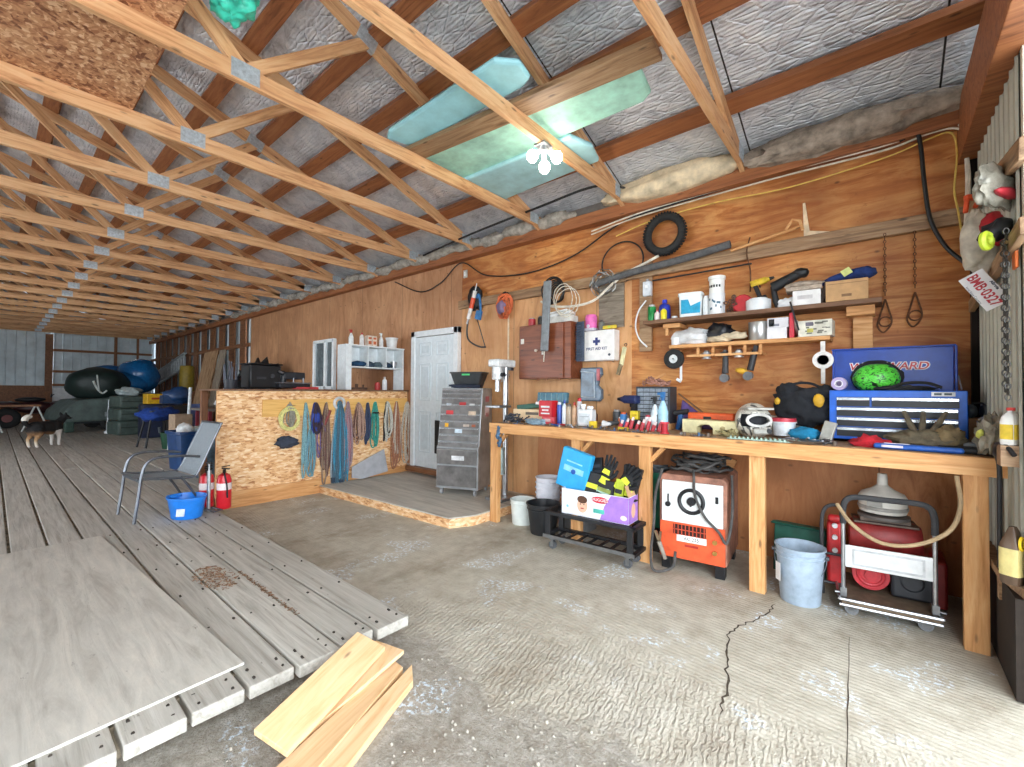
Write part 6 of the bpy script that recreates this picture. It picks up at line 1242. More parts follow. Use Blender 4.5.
# ------------------------------------------------------------ on the counter
CZ = 1.421
cb = T('cubby_shelf', 'white pigeonhole shelf with three compartments standing on the counter', 'shelf', (0, 0, 0)); WH = C('e6ecee', .5, 0, .05)
x0, x1, ya, yb, zt = -6.28, -6.03, 3.40, 4.36, 2.10; zm = 1.765
for y in (ya, yb): G().box(((x0+x1)/2, y, (CZ+zt)/2), (x1-x0, .03 if y == yb else .09, zt-CZ)).build('side_panel', WH, cb, smooth=False, bevel=.003)
G().box(((x0+x1)/2, (ya+yb)/2, zt-.01), (x1-x0+.02, yb-ya+.04, .022)).build('top', WH, cb, smooth=False, bevel=.003)
G().box(((x0+x1)/2, (ya+yb)/2, zm), (x1-x0, yb-ya, .02)).build('shelf_board', WH, cb, smooth=False, bevel=.003)
for k in (1, 2): G().box(((x0+x1)/2, ya+(yb-ya)*k/3, (zm+zt)/2), (x1-x0, .018, zt-zm-.03)).build('divider', WH, cb, smooth=False)
G().box((x0, (ya+yb)/2, (zm+zt)/2), (.012, yb-ya, zt-zm)).build('back_panel', WH, cb, smooth=False)
for k, (yy, c, l, w) in enumerate(((3.62, '24486a', 'dark blue cap-like bundle in the left pigeonhole', .26), (3.80, '3a4c5c', 'grey crumpled rag in the middle pigeonhole', .16), (3.95, '5d7078', 'pale grey rag in the middle pigeonhole, right of the darker rag', .14), (4.12, '2a4058', 'navy cloth in the right pigeonhole', .14))):
    one('rag_bundle', l, 'rag', G().blob((0, 0, 0), (.18, w, .10), 100+k, .2), cloth(c), (-6.14, yy, zm+.048))
one('metal_cup', 'silver cup in the right pigeonhole, by the wall', 'cup', G().lathe([(.001, 0), (.04, 0), (.05, .11), (.046, .11), (.036, .01), (.001, .01)], n=20), STEEL, (-6.14, 4.25, zm+.01))
TZ = zt+.002
for y, r_, h, c1, c2, kd, l in ((3.50, .036, .23, 'e4eaec', 'c83a3c', 'spray', 'white spray bottle with a red trigger on the left end of the pigeonhole shelf'), (3.68, .034, .20, 'e6e6e6', 'b83a3c', 'round', 'white bottle with a red cap, second on the pigeonhole shelf'), (4.02, .034, .23, 'e8ecec', 'dfe3e4', 'spray', 'all-white spray bottle on the pigeonhole shelf beside the cartons')):
    bottle('spray_bottle' if kd == 'spray' else 'bottle', l, 'bottle', (-6.15, y, TZ), r_, h, C(c1, .4), C(c2, .4), kd, rz=R(90))
for k, y in enumerate((3.79, 3.875)):
    t = carton('printed_packet', ['white packet with orange print, left one of the pair on the pigeonhole shelf', 'white packet with orange print, right one of the pair on the pigeonhole shelf'][k], 'packet', (-6.14, y, TZ), (.08, .078, .165), C('ecdccc', .5), 0)
    for z_, h_ in ((.055, .05), (.125, .03)): G().box((.041, 0, z_), (.001, .052, h_)).build('print', C('c8683c', .5), t, smooth=False)
bucket('small_white_bucket', 'small white bucket on the right end of the pigeonhole shelf', 'bucket', (-6.15, 4.22, TZ), .075, .095, .17, C('e6e8e8', .4, 0, .05), 1)
bottle('white_bottle', 'white pump bottle on the counter under the pigeonhole shelf', 'bottle', (-6.10, 4.06, CZ), .038, .21, WHITE, C('d8d0d0'), 'round')
bottle('red_can', 'red can on the counter under the pigeonhole shelf', 'can', (-6.10, 3.93, CZ), .045, .12, C('b8302c', .4), C('c84a40'), 'can')
one('dark_tool_heap', 'dark hand plane lying on the counter under the pigeonhole shelf', 'plane', G().box((0, 0, .02), (.06, .24, .035)).cyl((0, .06, .03), (0, .06, .08), .014).box((0, -.05, .06), (.02, .05, .06)), C('5a4032', .6), (-6.10, 3.62, CZ), bevel=.006)
wf = T('window_sash', 'white sliding window sash with dark glass standing left of the pigeonhole shelf', 'window sash', (-6.98, 3.50, 1.45)); 
for x in (-.32, .06, .32): G().box((x, 0, .37), (.06, .05, .80)).build('stile', WH, wf, smooth=False, bevel=.003)
for z in (0, .76): G().box((0, 0, z), (.68, .05, .05)).build('rail', WH, wf, smooth=False, bevel=.003)
G().box((0, .01, .38), (.64, .006, .72)).build('pane', C('6a7478', .1, .2), wf, smooth=False)
tag(G().box((-6.99, 3.55, .79), (.64, .4, 1.27)).build('crate', W_STUD, None, smooth=False), 'brown crate behind the counter carrying the window sash', 'crate')
t = T('red_tray', 'flat red tray lying on the left part of the counter', 'tray', (-6.05, 2.78, CZ)); G().box((0, 0, .012), (.14, .30, .02)).box((.06, 0, .025), (.015, .30, .02)).build('tray_body', C('b8383c', .45), t, bevel=.006)
t = T('boxed_machine', 'black box-shaped machine on the left of the counter', 'machine', (-6.45, 2.36, CZ), R(6)); G().box((0, 0, .17), (.26, .40, .30)).box((-.0, 0, .335), (.30, .44, .02)).build('casing', C('17181b', .4), t, bevel=.01); G().cyl((.131, .08, .18), (.145, .08, .18), .03).box((.131, -.06, .15), (.01, .12, .03)).build('dial_plate', C('3a3c42', .4), t)
t = T('casting_machine', 'black sewing-machine shaped tool with silver fittings on the counter', 'machine', (-6.35, 2.72, CZ), R(4)); G().box((0, 0, .05), (.20, .44, .06)).box((0, .02, .19), (.10, .30, .10)).cyl((0, -.12, .08), (0, -.12, .20), .04).build('casting', C('22242a', .45), t, bevel=.012); G().box((0, 0, .09), (.22, .46, .012)).cyl((.05, .14, .16), (.05, .14, .09), .012).cyl((.05, .0, .16), (.05, .0, .09), .010).cyl((.04, -.14, .22), (.04, -.20, .25), .014).build('fittings', metal('8a8e96'), t)
g = G(); rr = random.Random(31)
for k in range(9): g.cyl((rr.uniform(-.05, .05), -.06+.015*k, 0), (rr.uniform(-.06, .06), -.06+.015*k+rr.uniform(-.02, .02), rr.uniform(.12, .28)), .007)
t = T('screwdriver_pot', 'dark pot of upright hand tools on the left end of the counter', 'tool pot', (-6.4, 1.98, CZ)); g.build('tool', C('4a4d58', .4, .3), t).location = (0, 0, .08); G().lathe([(.001, 0), (.07, 0), (.075, .12), (.07, .12), (.06, .01), (.001, .01)], n=20).build('pot', C('2a2c34'), t)

# ------------------------------------------------------------ chair, tub and extinguishers on the deck
DZ = .152
ch = T('patio_chair', 'grey sling patio chair on thin metal legs near the deck edge', 'chair', (-5.64, 1.12, DZ), R(4))
TB = metal('6c7076', .4); SLG = C('8e979e', .8, 0, .1, .2, 80)
for s in (-1, 1):
    x = .27*s
    G().tube(spline([(x, -.26, 0), (x, -.23, .25), (x, -.21, .44), (x, -.17, .56), (x, -.08, .60), (x, .10, .595), (x, .26, .57)]), .013).build('arm_leg', TB, ch)
    G().tube(spline([(x*.93, -.24, .41), (x*.93, 0, .385), (x*.93, .20, .37), (x*.93, .26, .42), (x*.93, .36, .66), (x*.93, .46, .90)]), .012).build('side_rail', TB, ch)
    G().tube(spline([(x, .10, .39), (x, .22, .2), (x*1.04, .32, 0)]), .012).build('rear_leg', TB, ch)
for a_, b_ in ((.46, .90), (-.22, .385)): G().tube([(-.26, a_, b_), (.26, a_, b_)], .012).build('cross_rail', TB, ch)
def strip(path, w, th=.006):
    P = spline(path, 6); g = G(); vs = []
    for p in P: vs += [(-w, p.y, p.z), (w, p.y, p.z), (w, p.y, p.z-th), (-w, p.y, p.z-th)]
    fs = []
    for i in range(len(P)-1):
        for k in range(4): a = i*4+k; b = i*4+(k+1) % 4; fs.append((a, b, b+4, a+4))
    return g.add(vs, fs)
strip([(0, -.25, .415), (0, -.1, .385), (0, .08, .375), (0, .20, .375)], .24).build('seat', SLG, ch)
strip([(0, .22, .385), (0, .27, .45), (0, .36, .67), (0, .46, .90)], .24).build('backrest', SLG, ch)
tb = T('blue_tub', 'bright blue plastic tub on the deck between the chair and the extinguishers', 'tub', (-5.28, 1.27, DZ), R(20)); BT_ = C('1f7fe0', .4, 0, .06)
G().lathe([(.001, 0), (.12, 0), (.125, .008), (.155, .19), (.165, .195), (.165, .21), (.150, .21), (.145, .19), (.118, .012), (.001, .012)], n=36, sx=1.15, sy=.95).build('tub_body', BT_, tb)
G().torus((-.19, 0, .19), .05, .010, (0, 0, 0), 24, 7, sy=1.2).build('handle', BT_, tb); G().box((.10, -.125, .08), (.07, .006, .07), (R(-10), 0, R(30))).build('sticker', C('d8e0f0', .4), tb)
for k, (x, y, l) in enumerate(((-5.52, 1.50, 'red fire extinguisher standing nearer the blue tub'), (-5.38, 1.62, 'red fire extinguisher standing against the strand board partition end'))):
    fe = T('fire_extinguisher', l, 'fire extinguisher', (x, y, DZ), R(20), 'extinguishers at the partition end')
    G().lathe([(.001, 0), (.062, 0), (.068, .01), (.068, .30), (.055, .35), (.02, .375), (.001, .375)], n=28).build('cylinder', C('d0222e', .3, 0, .06), fe)
    G().lathe([(.0685, .20), (.0695, .201), (.0695, .27), (.0685, .271)], n=28).build('sticker', C('e8dcdc', .4), fe); G().cyl((0, 0, .37), (0, 0, .41), .016).box((.02, 0, .42), (.10, .02, .012)).box((.02, 0, .445), (.10, .02, .010), (0, R(-12), 0)).build('valve', C('1c1c1e', .4), fe)
    G().tube(spline([(.01, -.01, .40), (.06, -.04, .36), (.08, -.03, .25), (.078, -.02, .12)]), .008).build('hose', K, fe)
hp = T('hand_pump', 'silver foot pump standing upright between the two extinguishers', 'pump', (-5.34, 1.47, DZ), R(10)); G().cyl((0, 0, .03), (0, 0, .42), .018).cyl((0, 0, .42), (0, 0, .50), .008).build('barrel', STEEL, hp); G().tube([(-.10, 0, .012), (.10, 0, .012)], .010).tube([(-.10, .08, .012), (.10, .08, .012)], .010).tube([(-.1, 0, .012), (-.1, .08, .012)], .008).tube([(.1, 0, .012), (.1, .08, .012)], .008).build('foot_frame', TB, hp); G().cyl((-.05, 0, .50), (.05, 0, .50), .012).build('handle', BLACK, hp)

# ------------------------------------------------------------ the dog
dg_ = T('dog', 'black, tan and white dog standing far back on the deck, white tail tip curled', 'dog', (-13.85, .78, DZ), R(128)); dg_.scale = (.88, 1.05, .88)
g = G()
def el(c, d, rot=None): g.blob(c, d, 0, 0, flat=False, nu=16, nv=10, rot=rot)
# local +X is the way it faces
el((.16, 0, .46), (.36, .29, .36)); el((-.02, 0, .47), (.48, .27, .32)); el((-.22, 0, .46), (.32, .28, .34)); el((.10, 0, .40), (.30, .24, .24)); el((-.28, 0, .40), (.20, .26, .26))
g.tube([(.24, 0, .52), (.34, 0, .62), (.40, 0, .68)], [.095, .078, .07], 12)
el((.43, 0, .70), (.19, .15, .145)); g.tube([(.47, 0, .685), (.55, 0, .665), (.585, 0, .66)], [.045, .034, .024], 10)
for s in (-1, 1):
    g.tube([(.395, s*.05, .75), (.385, s*.06, .80), (.38, s*.062, .835)], [.030, .022, .006], 8)
    g.tube([(.22, s*.075, .42), (.21, s*.08, .27), (.22, s*.08, .20), (.21, s*.08, .05), (.235, s*.08, .025)], [.062, .042, .034, .030, .036], 10)
    g.tube([(-.26, s*.075, .46), (-.22, s*.085, .31), (-.31, s*.085, .20), (-.29, s*.085, .05), (-.265, s*.085, .025)], [.085, .062, .034, .030, .036], 10)
g.tube(spline([(-.34, 0, .52), (-.44, 0, .58), (-.48, 0, .68), (-.42, 0, .75), (-.34, 0, .75)]), [.045]*10+[.05]*10+[.052]*8+[.05]*5, 10)
mf = NT('dog_coat'); v = mf.coords((1, 1, 1), False); xyz = mf.n('ShaderNodeSeparateXYZ', {0: v}); nn = mf.noise(v, 9, 4)
zz = mf.math('ADD', xyz.outputs[2], mf.math('MULTIPLY', mf.math('SUBTRACT', nn, .5), .12))
col = mf.ramp(zz, [(.0, (226, 220, 210)), (.12, (212, 196, 172)), (.20, (176, 138, 98)), (.34, (120, 88, 60)), (.40, (30, 28, 28)), (.9, (24, 23, 24))])
fr_ = mf.math('GREATER_THAN', xyz.outputs[0], .10); col = mf.mix(mf.math('MULTIPLY', fr_, mf.math('LESS_THAN', zz, .40)), col, (222, 216, 208))
tl = mf.math('MULTIPLY', mf.math('LESS_THAN', xyz.outputs[0], -.28), mf.math('GREATER_THAN', xyz.outputs[2], .66)); col = mf.mix(tl, col, (232, 226, 214))
mf.set(col=col, rough=.9); mf.bump(mf.noise(v, 60, 4), .5, .01)
o = g.build('body', mf.m, dg_); rm = o.modifiers.new('r', 'REMESH'); rm.mode = 'VOXEL'; rm.voxel_size = .014; rm.use_smooth_shade = True; sm_ = o.modifiers.new('s', 'SMOOTH'); sm_.iterations = 3; sm_.factor = .5
for s in (-1, 1): G().blob((.498, s*.040, .722), (.016, .014, .016), 0, 0, flat=False, nu=10, nv=6).build('eye', K, dg_)
G().blob((.60, 0, .668), (.03, .034, .026), 0, 0, flat=False, nu=10, nv=6).build('nose', K, dg_)

# ------------------------------------------------------------ far end of the barn
def farp(px, py, z=DZ): return at(px, py, 'Z', z)
TARP = C('4b5a54', .6, 0, .2, .5, 6); TARP2 = C('5b6a66', .55, 0, .2, .6, 5)
sw = T('sawhorse', 'white metal sawhorse with splayed legs at the left far end of the deck', 'sawhorse', (-18.9, .45, DZ), R(0))
for y in (-.50, .40):
    for s in (-1, 1): G().cyl((0, y+.27*s, 0), (0, y+.02*s, .74), .022).build('leg', C('d8dcd8', .4), sw)
G().box((0, -.05, .75), (.08, 1.1, .06))  .build('top_rail', W_STUD, sw, smooth=False)
qd = T('quad_bike', 'dark quad bike with fat tyres parked by the left far wall', 'quad bike', (-21.3, .95, DZ), R(90))
AX = Euler((pi/2, 0, 0)).to_matrix()
for x in (-.62, .62):
    for y in (-.42, .42):
        wq = G().torus((x, y, .30), .20, .11, (pi/2, 0, 0), 28, 10).build('wheel', RUBBER, qd); G().cyl((x, y-.07, .30), (x, y+.07, .30), .12).build('rim', C('6e2a28', .5), wq)
G().blob((0, 0, .62), (1.0, .50, .40), 1, .08, flat=False).blob((.60, 0, .72), (.60, .95, .24), 2, .08, flat=False).blob((-.62, 0, .72), (.60, .95, .22), 3, .08, flat=False).build('bodywork', C('3c1d20', .4), qd)
G().blob((-.12, 0, .88), (.70, .32, .16), 4, .05, flat=False).build('seat', K, qd); G().tube(spline([(.38, -.38, 1.05), (.36, -.2, 1.02), (.34, 0, .96), (.36, .2, 1.02), (.38, .38, 1.05)]), .018).build('handlebar', K, qd)
tr = T('covered_trailer', 'small trailer under a grey-green tarpaulin near the far wall', 'trailer', (-18.6, 2.12, DZ), R(8))
G().prism([(-.95, .30), (.75, .30), (.80, .42), (.80, .98), (.70, 1.05), (-.62, .92), (-.92, .62), (-.98, .42)], -.95, .95, 'YZ').build('tarpaulin', TARP2, tr, bevel=.05)
G().box((0, 0, .28), (1.7, 1.6, .08)).build('chassis', C('25282a', .5), tr, smooth=False)
for x in (-.8, .8): G().torus((x, .1, .24), .16, .08, (0, pi/2, 0), 24, 8).build('wheel', RUBBER, tr)
G().box((.78, -.80, .28), (.16, .20, .55)).build('fender', C('3c5248', .5), tr, bevel=.03)
jk = T('trailer_jack', 'chrome trailer jack with a white foot right of the covered trailer', 'jack', farp(107, 434), 0); G().cyl((0, 0, .1), (0, .03, .95), .03).cyl((0, 0, 0), (0, 0, .1), .02).box((0, 0, .55), (.12, .10, .12)).build('shaft', metal('8a8e90'), jk); G().blob((0, 0, .05), (.16, .14, .10), 1, .1).build('foot', WHITE, jk)
o = one('covered_boat', 'black-green covered dome with a white mark on the trailer', 'cover', G().blob((0, 0, 0), (1.25, 1.45, 1.1), 2, .05, nu=32, nv=18, fr=1.5), C('1c2b28', .5, 0, .2, .3, 5), (-18.45, 2.12, DZ+1.38))
mk_ = G().tube(spline([(.60, -.18, .10), (.63, -.10, -.12), (.63, .02, -.26), (.62, .12, -.18)]), .025).tube([(.59, -.10, .28), (.63, -.05, -.2)], .02); mk_.build('white_mark', C('c8d0cc', .5), o)
for i, (z, h, l) in enumerate(((0, .38, 'bottom grey-green padded case of the stack right of the trailer'), (.39, .33, 'middle grey-green padded case of the stack right of the trailer'), (.73, .33, 'top grey-green padded case of the stack right of the trailer'))):
    t = T('padded_case', l, 'case', (-16.1, 2.68, DZ+z), R(10), 'padded cases in a stack'); G().box((0, 0, h/2), (.8, 1.12-.03*i, h)).build('case_body', TARP, t, bevel=.06); G().box((.405, 0, h*.55), (.02, 1.0, .025)).build('zip', C('2b3532', .6), t, smooth=False)
one('white_bundle', 'white crumpled plastic bundle lying on the stack of padded cases', 'bundle', G().blob((0, 0, 0), (.45, .55, .26), 5, .25), C('a8b4b4', .5, 0, .15, .5), (-16.1, 2.48, DZ+1.17))
one('blue_dome', 'large glossy bright blue plastic dome near the back corner', 'dome', G().blob((0, 0, 0), (1.3, 1.15, 1.2), 7, .05, nu=32, nv=20, fr=1.4, flat=False).blob((.2, -.30, -.25), (1.1, 1.1, .8), 8, .04, flat=False), C('1a69a8', .2, 0, .12), (-19.2, 3.2, DZ+1.68))
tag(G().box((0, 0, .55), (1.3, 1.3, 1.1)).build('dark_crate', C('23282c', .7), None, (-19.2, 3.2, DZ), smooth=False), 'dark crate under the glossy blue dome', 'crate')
one('blue_cushion', 'small deep blue object on the dark covered dome before the far wall', 'cushion', G().blob((0, 0, 0), (.4, .75, .22), 9, .1), C('1f5f9c', .5), (-20.6, 2.62, DZ+1.95))
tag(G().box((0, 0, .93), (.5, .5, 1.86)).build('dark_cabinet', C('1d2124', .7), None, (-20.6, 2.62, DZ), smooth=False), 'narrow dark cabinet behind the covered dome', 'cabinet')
t = T('yellow_toolbox', 'yellow toolbox on a dark stand right of the padded cases', 'toolbox', (-14.6, 2.82, DZ+.86), R(8)); G().box((0, 0, .14), (.3, .52, .26)).build('box_body', C('e0b020', .4), t, bevel=.015); G().box((.152, 0, .15), (.004, .34, .05)).build('print', C('a83a20', .4), t, smooth=False)
ts = T('dark_stand', 'dark blue bin holding up the yellow toolbox', 'bin', (-14.6, 2.9, DZ)); G().box((0, 0, .43), (.5, .85, .86)).build('bin_body', C('1a2440', .5), ts, bevel=.03); G().box((.252, .0, .74), (.01, .70, .05)).build('bin_rim', C('243a70', .5), ts, smooth=False)
t = T('shop_stand', 'folding stand with black splayed legs and a blue cloth over it', 'stand', (-12.2, 2.38, DZ), R(12))
for x, y in ((-.2, -.30), (.2, -.30), (-.2, .26), (.2, .26)): G().cyl((x, y, 0), (x*.6, y*.55, .74), .02).build('leg', K, t)
G().box((0, 0, .76), (.34, .40, .06)).cyl((.1, 0, .30), (.1, -.02, .42), .03).build('head', C('4a5058', .5), t)
G().blob((0, 0, .70), (.5, .72, .28), 12, .25, flat=False).build('cloth', cloth('1d3f8c'), t)
one('blue_machine', 'dark blue machine on the bench clutter behind the folding stand', 'machine', G().blob((0, 0, 0), (.5, .55, .42), 14, .2, flat=False).box((0, -.2, -.1), (.3, .3, .2)), C('1f3f6a', .4), (-13.6, 3.05, DZ+1.10))
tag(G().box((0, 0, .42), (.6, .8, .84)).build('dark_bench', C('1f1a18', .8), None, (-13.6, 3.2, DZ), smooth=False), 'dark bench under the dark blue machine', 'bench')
lad = T('aluminium_ladder', 'aluminium ladder hung slanting along the far back wall', 'ladder', (0, 0, 0)); L0, L1 = Vector((-21.6, 4.22, 1.62)), Vector((-18.0, 4.22, 2.15))
up_ = Vector((-.08, 0, .48)); 
for o_ in (Vector((0, 0, 0)), up_): G().cyl(L0+o_, L1+o_, .045).build('rail', C('b0b8bc', .4, .4), lad)
for k in range(12): p_ = L0+(L1-L0)*(k+.5)/12; G().cyl(p_, p_+up_, .035, n=8).build('rung', C('b0b8bc', .4, .4), lad)
one('yellow_drum', 'dull yellow upright drum against the far back wall', 'drum', G().lathe([(.001, 0), (.18, 0), (.19, .02), (.19, .75), (.17, .8), (.001, .81)], n=24), C('8a7418', .5), (-16.6, 3.93, DZ+1.18))
tag(G().box((0, 0, .59), (.7, .6, 1.18)).build('wooden_crate', W_STUD, None, (-16.6, 4.03, DZ), smooth=False), 'wooden crate under the dull yellow drum', 'crate')
tag(beam('leaning_board', (-14.2, 3.52, DZ+.05), (-14.9, 4.12, 2.50), .50, .04, W_DARK, up=(.4, -.9, .2)), 'wide brown board leaning on the far back wall, left one of two', 'board')
tag(beam('leaning_board', (-13.4, 3.58, DZ+.05), (-14.0, 4.14, 2.50), .20, .05, W_GREY, up=(.4, -.9, .2)), 'narrow pale board leaning on the far back wall, right of the wide brown one', 'board')
tag(beam('leaning_strip', (-10.0, 2.85, 1.12), (-10.5, 3.25, 1.58), .09, .03, WHITE, up=(0, 0, 1)), 'white board strip leaning above the small table, upper one', 'strip')
tag(beam('leaning_strip', (-9.6, 2.8, 1.08), (-9.9, 3.25, 1.38), .06, .03, C('b8bcc4'), up=(0, 0, 1)), 'grey board strip leaning above the small table, lower one', 'strip')
tb2 = T('side_table', 'small dark topped table with a teal leg behind the partition', 'table', (-9.8, 2.95, DZ)); G().box((0, 0, .88), (.9, .9, .04)).build('tabletop', C('6d6660', .7), tb2, smooth=False)
for x in (-.38, .38):
    for y in (-.36, .36): G().box((x, y, .43), (.10 if y > 0 else .05, .10 if y > 0 else .05, .86)).build('leg', C('1e5a52', .5) if y > 0 else C('7a2430', .5), tb2, smooth=False)
pd_ = T('white_paddle', 'white paddle standing upright beside the pale blue board', 'paddle', (-10.9, 2.60, DZ+.0), R(20)); G().cyl((0, 0, 0), (.02, .04, 1.30), .03).box((.0, .0, .45), (.03, .10, .50)).build('shaft', C('cfd8dc', .4), pd_, bevel=.01)
one('blue_board', 'pale blue-violet plastic board standing behind the white paddle', 'board', G().box((0, 0, .62), (.05, .30, .66)).box((0, 0, .15), (.2, .3, .3)), C('5d6c9c', .5), (-11.1, 2.80, DZ), R(10), bevel=.03)
t = carton('tan_carton', 'tan and white carton standing between the folding stand and the blue tub', 'box', (-10.95, 2.50, DZ), (.3, .30, .75), C('a89078', .7), R(8)); swatch(t, 0, -.1712, .12, .26, .2, C('d8d8d4'))
t = bucket('green_tub', 'dark green plastic tub on the deck beside the folding stand', 'tub', (-11.6, 2.50, DZ), .16, .20, .34, C('1f4a34', .5), 0)
bt = T('blue_storage_tub', 'large dark blue storage tub filled with white things behind the patio chair', 'tub', (-8.55, 2.12, DZ), R(8))
G().lathe([(.001, 0), (.24, 0), (.28, .55), (.30, .56), (.30, .60), (.27, .60), (.23, .02), (.001, .02)], n=32, square=7, sy=1.05).build('tub_body', C('123a6a', .4, 0, .1), bt)
for k, (x, y, d_, c, l) in enumerate(((0, -.10, (.3, .26, .22), 'd4d8d8', 'white crumpled bag on top of the big blue tub, left one'), (.02, .14, (.26, .24, .20), 'c0d0d4', 'pale blue-white bag on top of the big blue tub, right one'))):
    one('white_bag', l, 'bag', G().blob((0, 0, 0), d_, 20+k, .25, flat=False), C(c, .5, 0, .15, .4), (-8.55+x, 2.12+y, DZ+.60))
one('grey_duffel', 'grey-blue duffel bag slumped behind the patio chair beside the partition', 'bag', G().blob((0, 0, 0), (.6, .55, .75), 25, .12, nu=28, nv=18), cloth('5a7080'), (-7.4, 2.06, DZ+.30))
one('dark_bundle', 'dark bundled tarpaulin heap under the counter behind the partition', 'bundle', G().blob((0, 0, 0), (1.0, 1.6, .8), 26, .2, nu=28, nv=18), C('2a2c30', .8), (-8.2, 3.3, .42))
one('dark_machine_heap', 'black folded awning frame heaped behind the small table', 'frame', G().blob((0, 0, 0), (1.0, .8, .9), 27, .35, nu=28, nv=18, fr=4), K, (-10.6, 3.82, DZ+1.35))
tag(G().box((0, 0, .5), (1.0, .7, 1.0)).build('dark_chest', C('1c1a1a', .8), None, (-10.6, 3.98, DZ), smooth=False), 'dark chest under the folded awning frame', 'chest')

# ------------------------------------------------------------ loose boards at the deck end
def slab(name, label, pts, th, mat):
    g = G(); n = len(pts); g.add([tuple(p) for p in pts]+[(p.x, p.y, p.z-th) for p in pts], [tuple(range(n)), tuple(range(2*n-1, n-1, -1))]+[(i, n+i, n+(i+1) % n, (i+1) % n) for i in range(n)])
    c = sum((Vector(p) for p in pts), Vector())/n; d = (Vector(pts[1])-Vector(pts[0])).normalized(); x = d; z = Vector((0, 0, 1)); y = z.cross(x).normalized(); z = x.cross(y)
    mt = Matrix((x, y, z)).transposed().to_4x4(); mt.translation = c; inv = mt.inverted(); g.v = [tuple(inv@Vector(v)) for v in g.v]
    o = g.build(name, mat, None, smooth=False, bevel=.002); o.matrix_world = mt; return tag(o, label, 'board', 'loose boards at the deck end')
slab('loose_board', 'widest pale new board lying against the deck end, leftmost of the loose boards', [at(254, 729, 'Z', .155), at(357.5, 631.6, 'Z', .185), at(385, 646.5, 'Z', .12), at(287, 752, 'Z', .09)], .022, W_NEW)
slab('loose_board', 'thin wedge-shaped board poking out beneath the widest loose board', [at(300, 742, 'Z', .055), at(376, 640, 'Z', .105), at(404, 650, 'Z', .095), at(324, 719, 'Z', .05)], .02, W_NEW)
slab('loose_board', 'middle narrow loose board with one rounded edge, between the wedge and the outer board', [at(270, 772, 'Z', .05), at(394, 660, 'Z', .05), at(403, 667, 'Z', .05), at(314, 772, 'Z', .05)], .045, W_NEW)
slab('loose_board', 'outer pale loose board, farthest from the deck on the gravelly concrete', [at(308, 775, 'Z', .045), at(412, 664, 'Z', .05), at(413, 680, 'Z', .04), at(340, 775, 'Z', .035)], .035, W_NEW)
# crack and joint in the concrete
def groove(name, pts, w):
    g = G(); vs = []
    for i, p in enumerate(pts):
        p = Vector((p[0], p[1], .0012)); q_ = Vector(pts[min(i+1, len(pts)-1)][:2]+(0,))-Vector(pts[max(i-1, 0)][:2]+(0,)); n_ = Vector((-q_.y, q_.x, 0)).normalized(); k = w*(.35+.65*abs(noise.noise(Vector((i*.9, w*99, 0))))*1.7) if 0 < i < len(pts)-1 else .0008
        vs += [p+n_*k, p-n_*k]
    g.add(vs, [(2*i, 2*i+1, 2*i+3, 2*i+2) for i in range(len(pts)-1)]); return struct(name, g, C('4a4034', .95), smooth=False)
rr = random.Random(77); base = [(-.57, 3.42), (-.57, 3.28), (-.62, 3.10), (-.69, 2.93), (-.70, 2.80), (-.655, 2.62), (-.62, 2.45), (-.575, 2.25), (-.56, 2.10)]
pts = []
for a, b in zip(base, base[1:]):
    for k in range(5): u = k/5; pts.append((a[0]+(b[0]-a[0])*u+rr.uniform(-.012, .012), a[1]+(b[1]-a[1])*u))
groove('floor_crack', pts+[base[-1]], .008); groove('floor_joint', [(-.16+.05*i/12+rr.uniform(-.002, .002), 3.25-1.3*i/12) for i in range(13)], .003)
g = G(); rr = random.Random(9)
for k in range(420):
    x = rr.uniform(-2.0, -.2); y = rr.uniform(.55, 1.5)+.15*(x+2)*rr.random(); s = rr.uniform(.003, .010)
    g.blob((x, y, s*.5), (s*2, s*1.6, s*1.4), k, .3, nu=6, nv=4)
o = struct('gravel', g, C('a8a194', .9, 0, .3, .2, 5)); o['kind'] = 'stuff'; o['label'] = 'scattered small gravel on the rough concrete at the deck end'; o['category'] = 'gravel'
# nail heads and dirt on the deck
g = G(); rr = random.Random(14)
for i in range(12):
    for x in (-2.12, -2.20, -2.75, -3.30, -3.9, -4.5, -5.1):
        if i > 4 and x < -2.3: continue
        for dy in (-.06, .06):
            yy = 1.545-.205*(i+.5)+dy; g.cyl((x+rr.uniform(-.02, .02), yy, .150), (x, yy, .1525), .006, n=6)
o = struct('floor_deck_nails', g, C('3a332c', .8, .3))

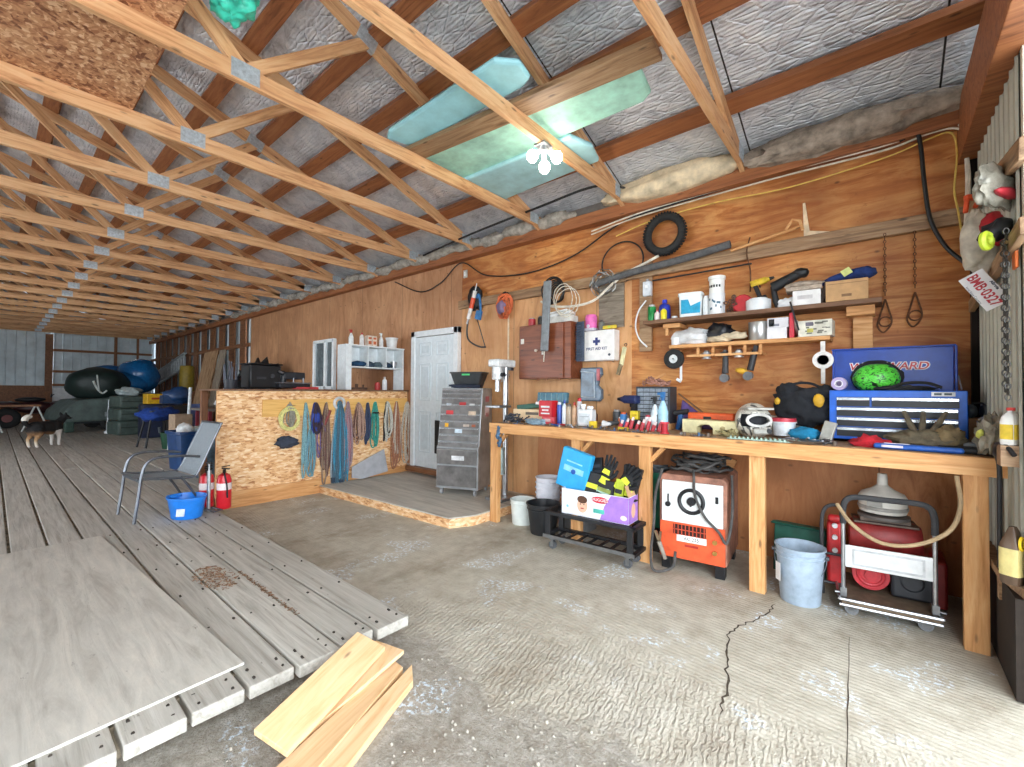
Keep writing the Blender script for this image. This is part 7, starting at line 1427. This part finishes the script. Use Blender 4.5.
g = G(); rr = random.Random(21); c0 = at(215, 578, 'Z', .152)
for k in range(260):
    a = rr.uniform(0, 2*pi); d = rr.random()**.6; x, y = c0.x+.26*d*cos(a), c0.y+.11*d*sin(a)
    g.box((x, y, .155+rr.random()*.004), (rr.uniform(.006, .03), rr.uniform(.003, .008), .002), (rr.uniform(-.3, .3), rr.uniform(-.3, .3), rr.uniform(0, 3)))
for k in range(120):
    x = c0.x+rr.uniform(0, .9); g.box((x, 1.135+rr.uniform(-.012, .012), .152), (rr.uniform(.006, .025), rr.uniform(.003, .007), .002), (0, 0, rr.uniform(0, 3)))
o = one('bark_litter', 'brown bark crumbs scattered on the deck boards beside the plywood sheet', 'litter', g, C('8a6a50', .9, 0, .4, .3, 40), smooth=False); o['kind'] = 'stuff'
# ------------------------------------------------------------ light
w = bpy.data.worlds.new('overcast'); SC.world = w; w.use_nodes = True
bg = w.node_tree.nodes['Background']; bg.inputs[0].default_value = (.86, .93, 1.0, 1); bg.inputs[1].default_value = SKY
def area(name, loc, rot, sx, sy, e, col=(1, 1, 1), portal=False):
    l = bpy.data.lights.new(name, 'AREA'); l.shape = 'RECTANGLE'; l.size = sx; l.size_y = sy; l.energy = e; l.color = col
    o = bpy.data.objects.new(name, l); COL.objects.link(o); o.location = loc; o.rotation_euler = rot
    if portal: l.cycles.is_portal = True
    return o
area('doorway_portal', (XR+.12, -.55, 1.6), (0, R(90), 0), 3.2, 7.3, 1, portal=True)
area('added_opening_portal', (-9.3, YN-.1, 1.6), (R(90), 0, 0), 5.8, 3.2, 1, portal=True)  # sky sampling through the opening added in the side wall
for i, (x, y, z) in enumerate(((-2.16, 2.83, 3.33), (-2.05, 2.95, 3.30), (-2.12, 2.90, 3.24))):
    l = bpy.data.lights.new('bulb_light', 'POINT'); l.energy = 3.5; l.shadow_soft_size = .04; l.color = (1, .93, .82)
    o = bpy.data.objects.new('bulb_light', l); COL.objects.link(o); o.location = (x, y, z)
vs = SC.view_settings; vs.view_transform = 'Standard'; vs.look = 'None'; vs.gamma = 1; vs.use_curve_mapping = False; vs.exposure = EXPO
SC.cycles.use_denoising = True
SC.cycles.max_bounces = 10; SC.cycles.diffuse_bounces = 7
SC.cycles.sample_clamp_indirect = 6
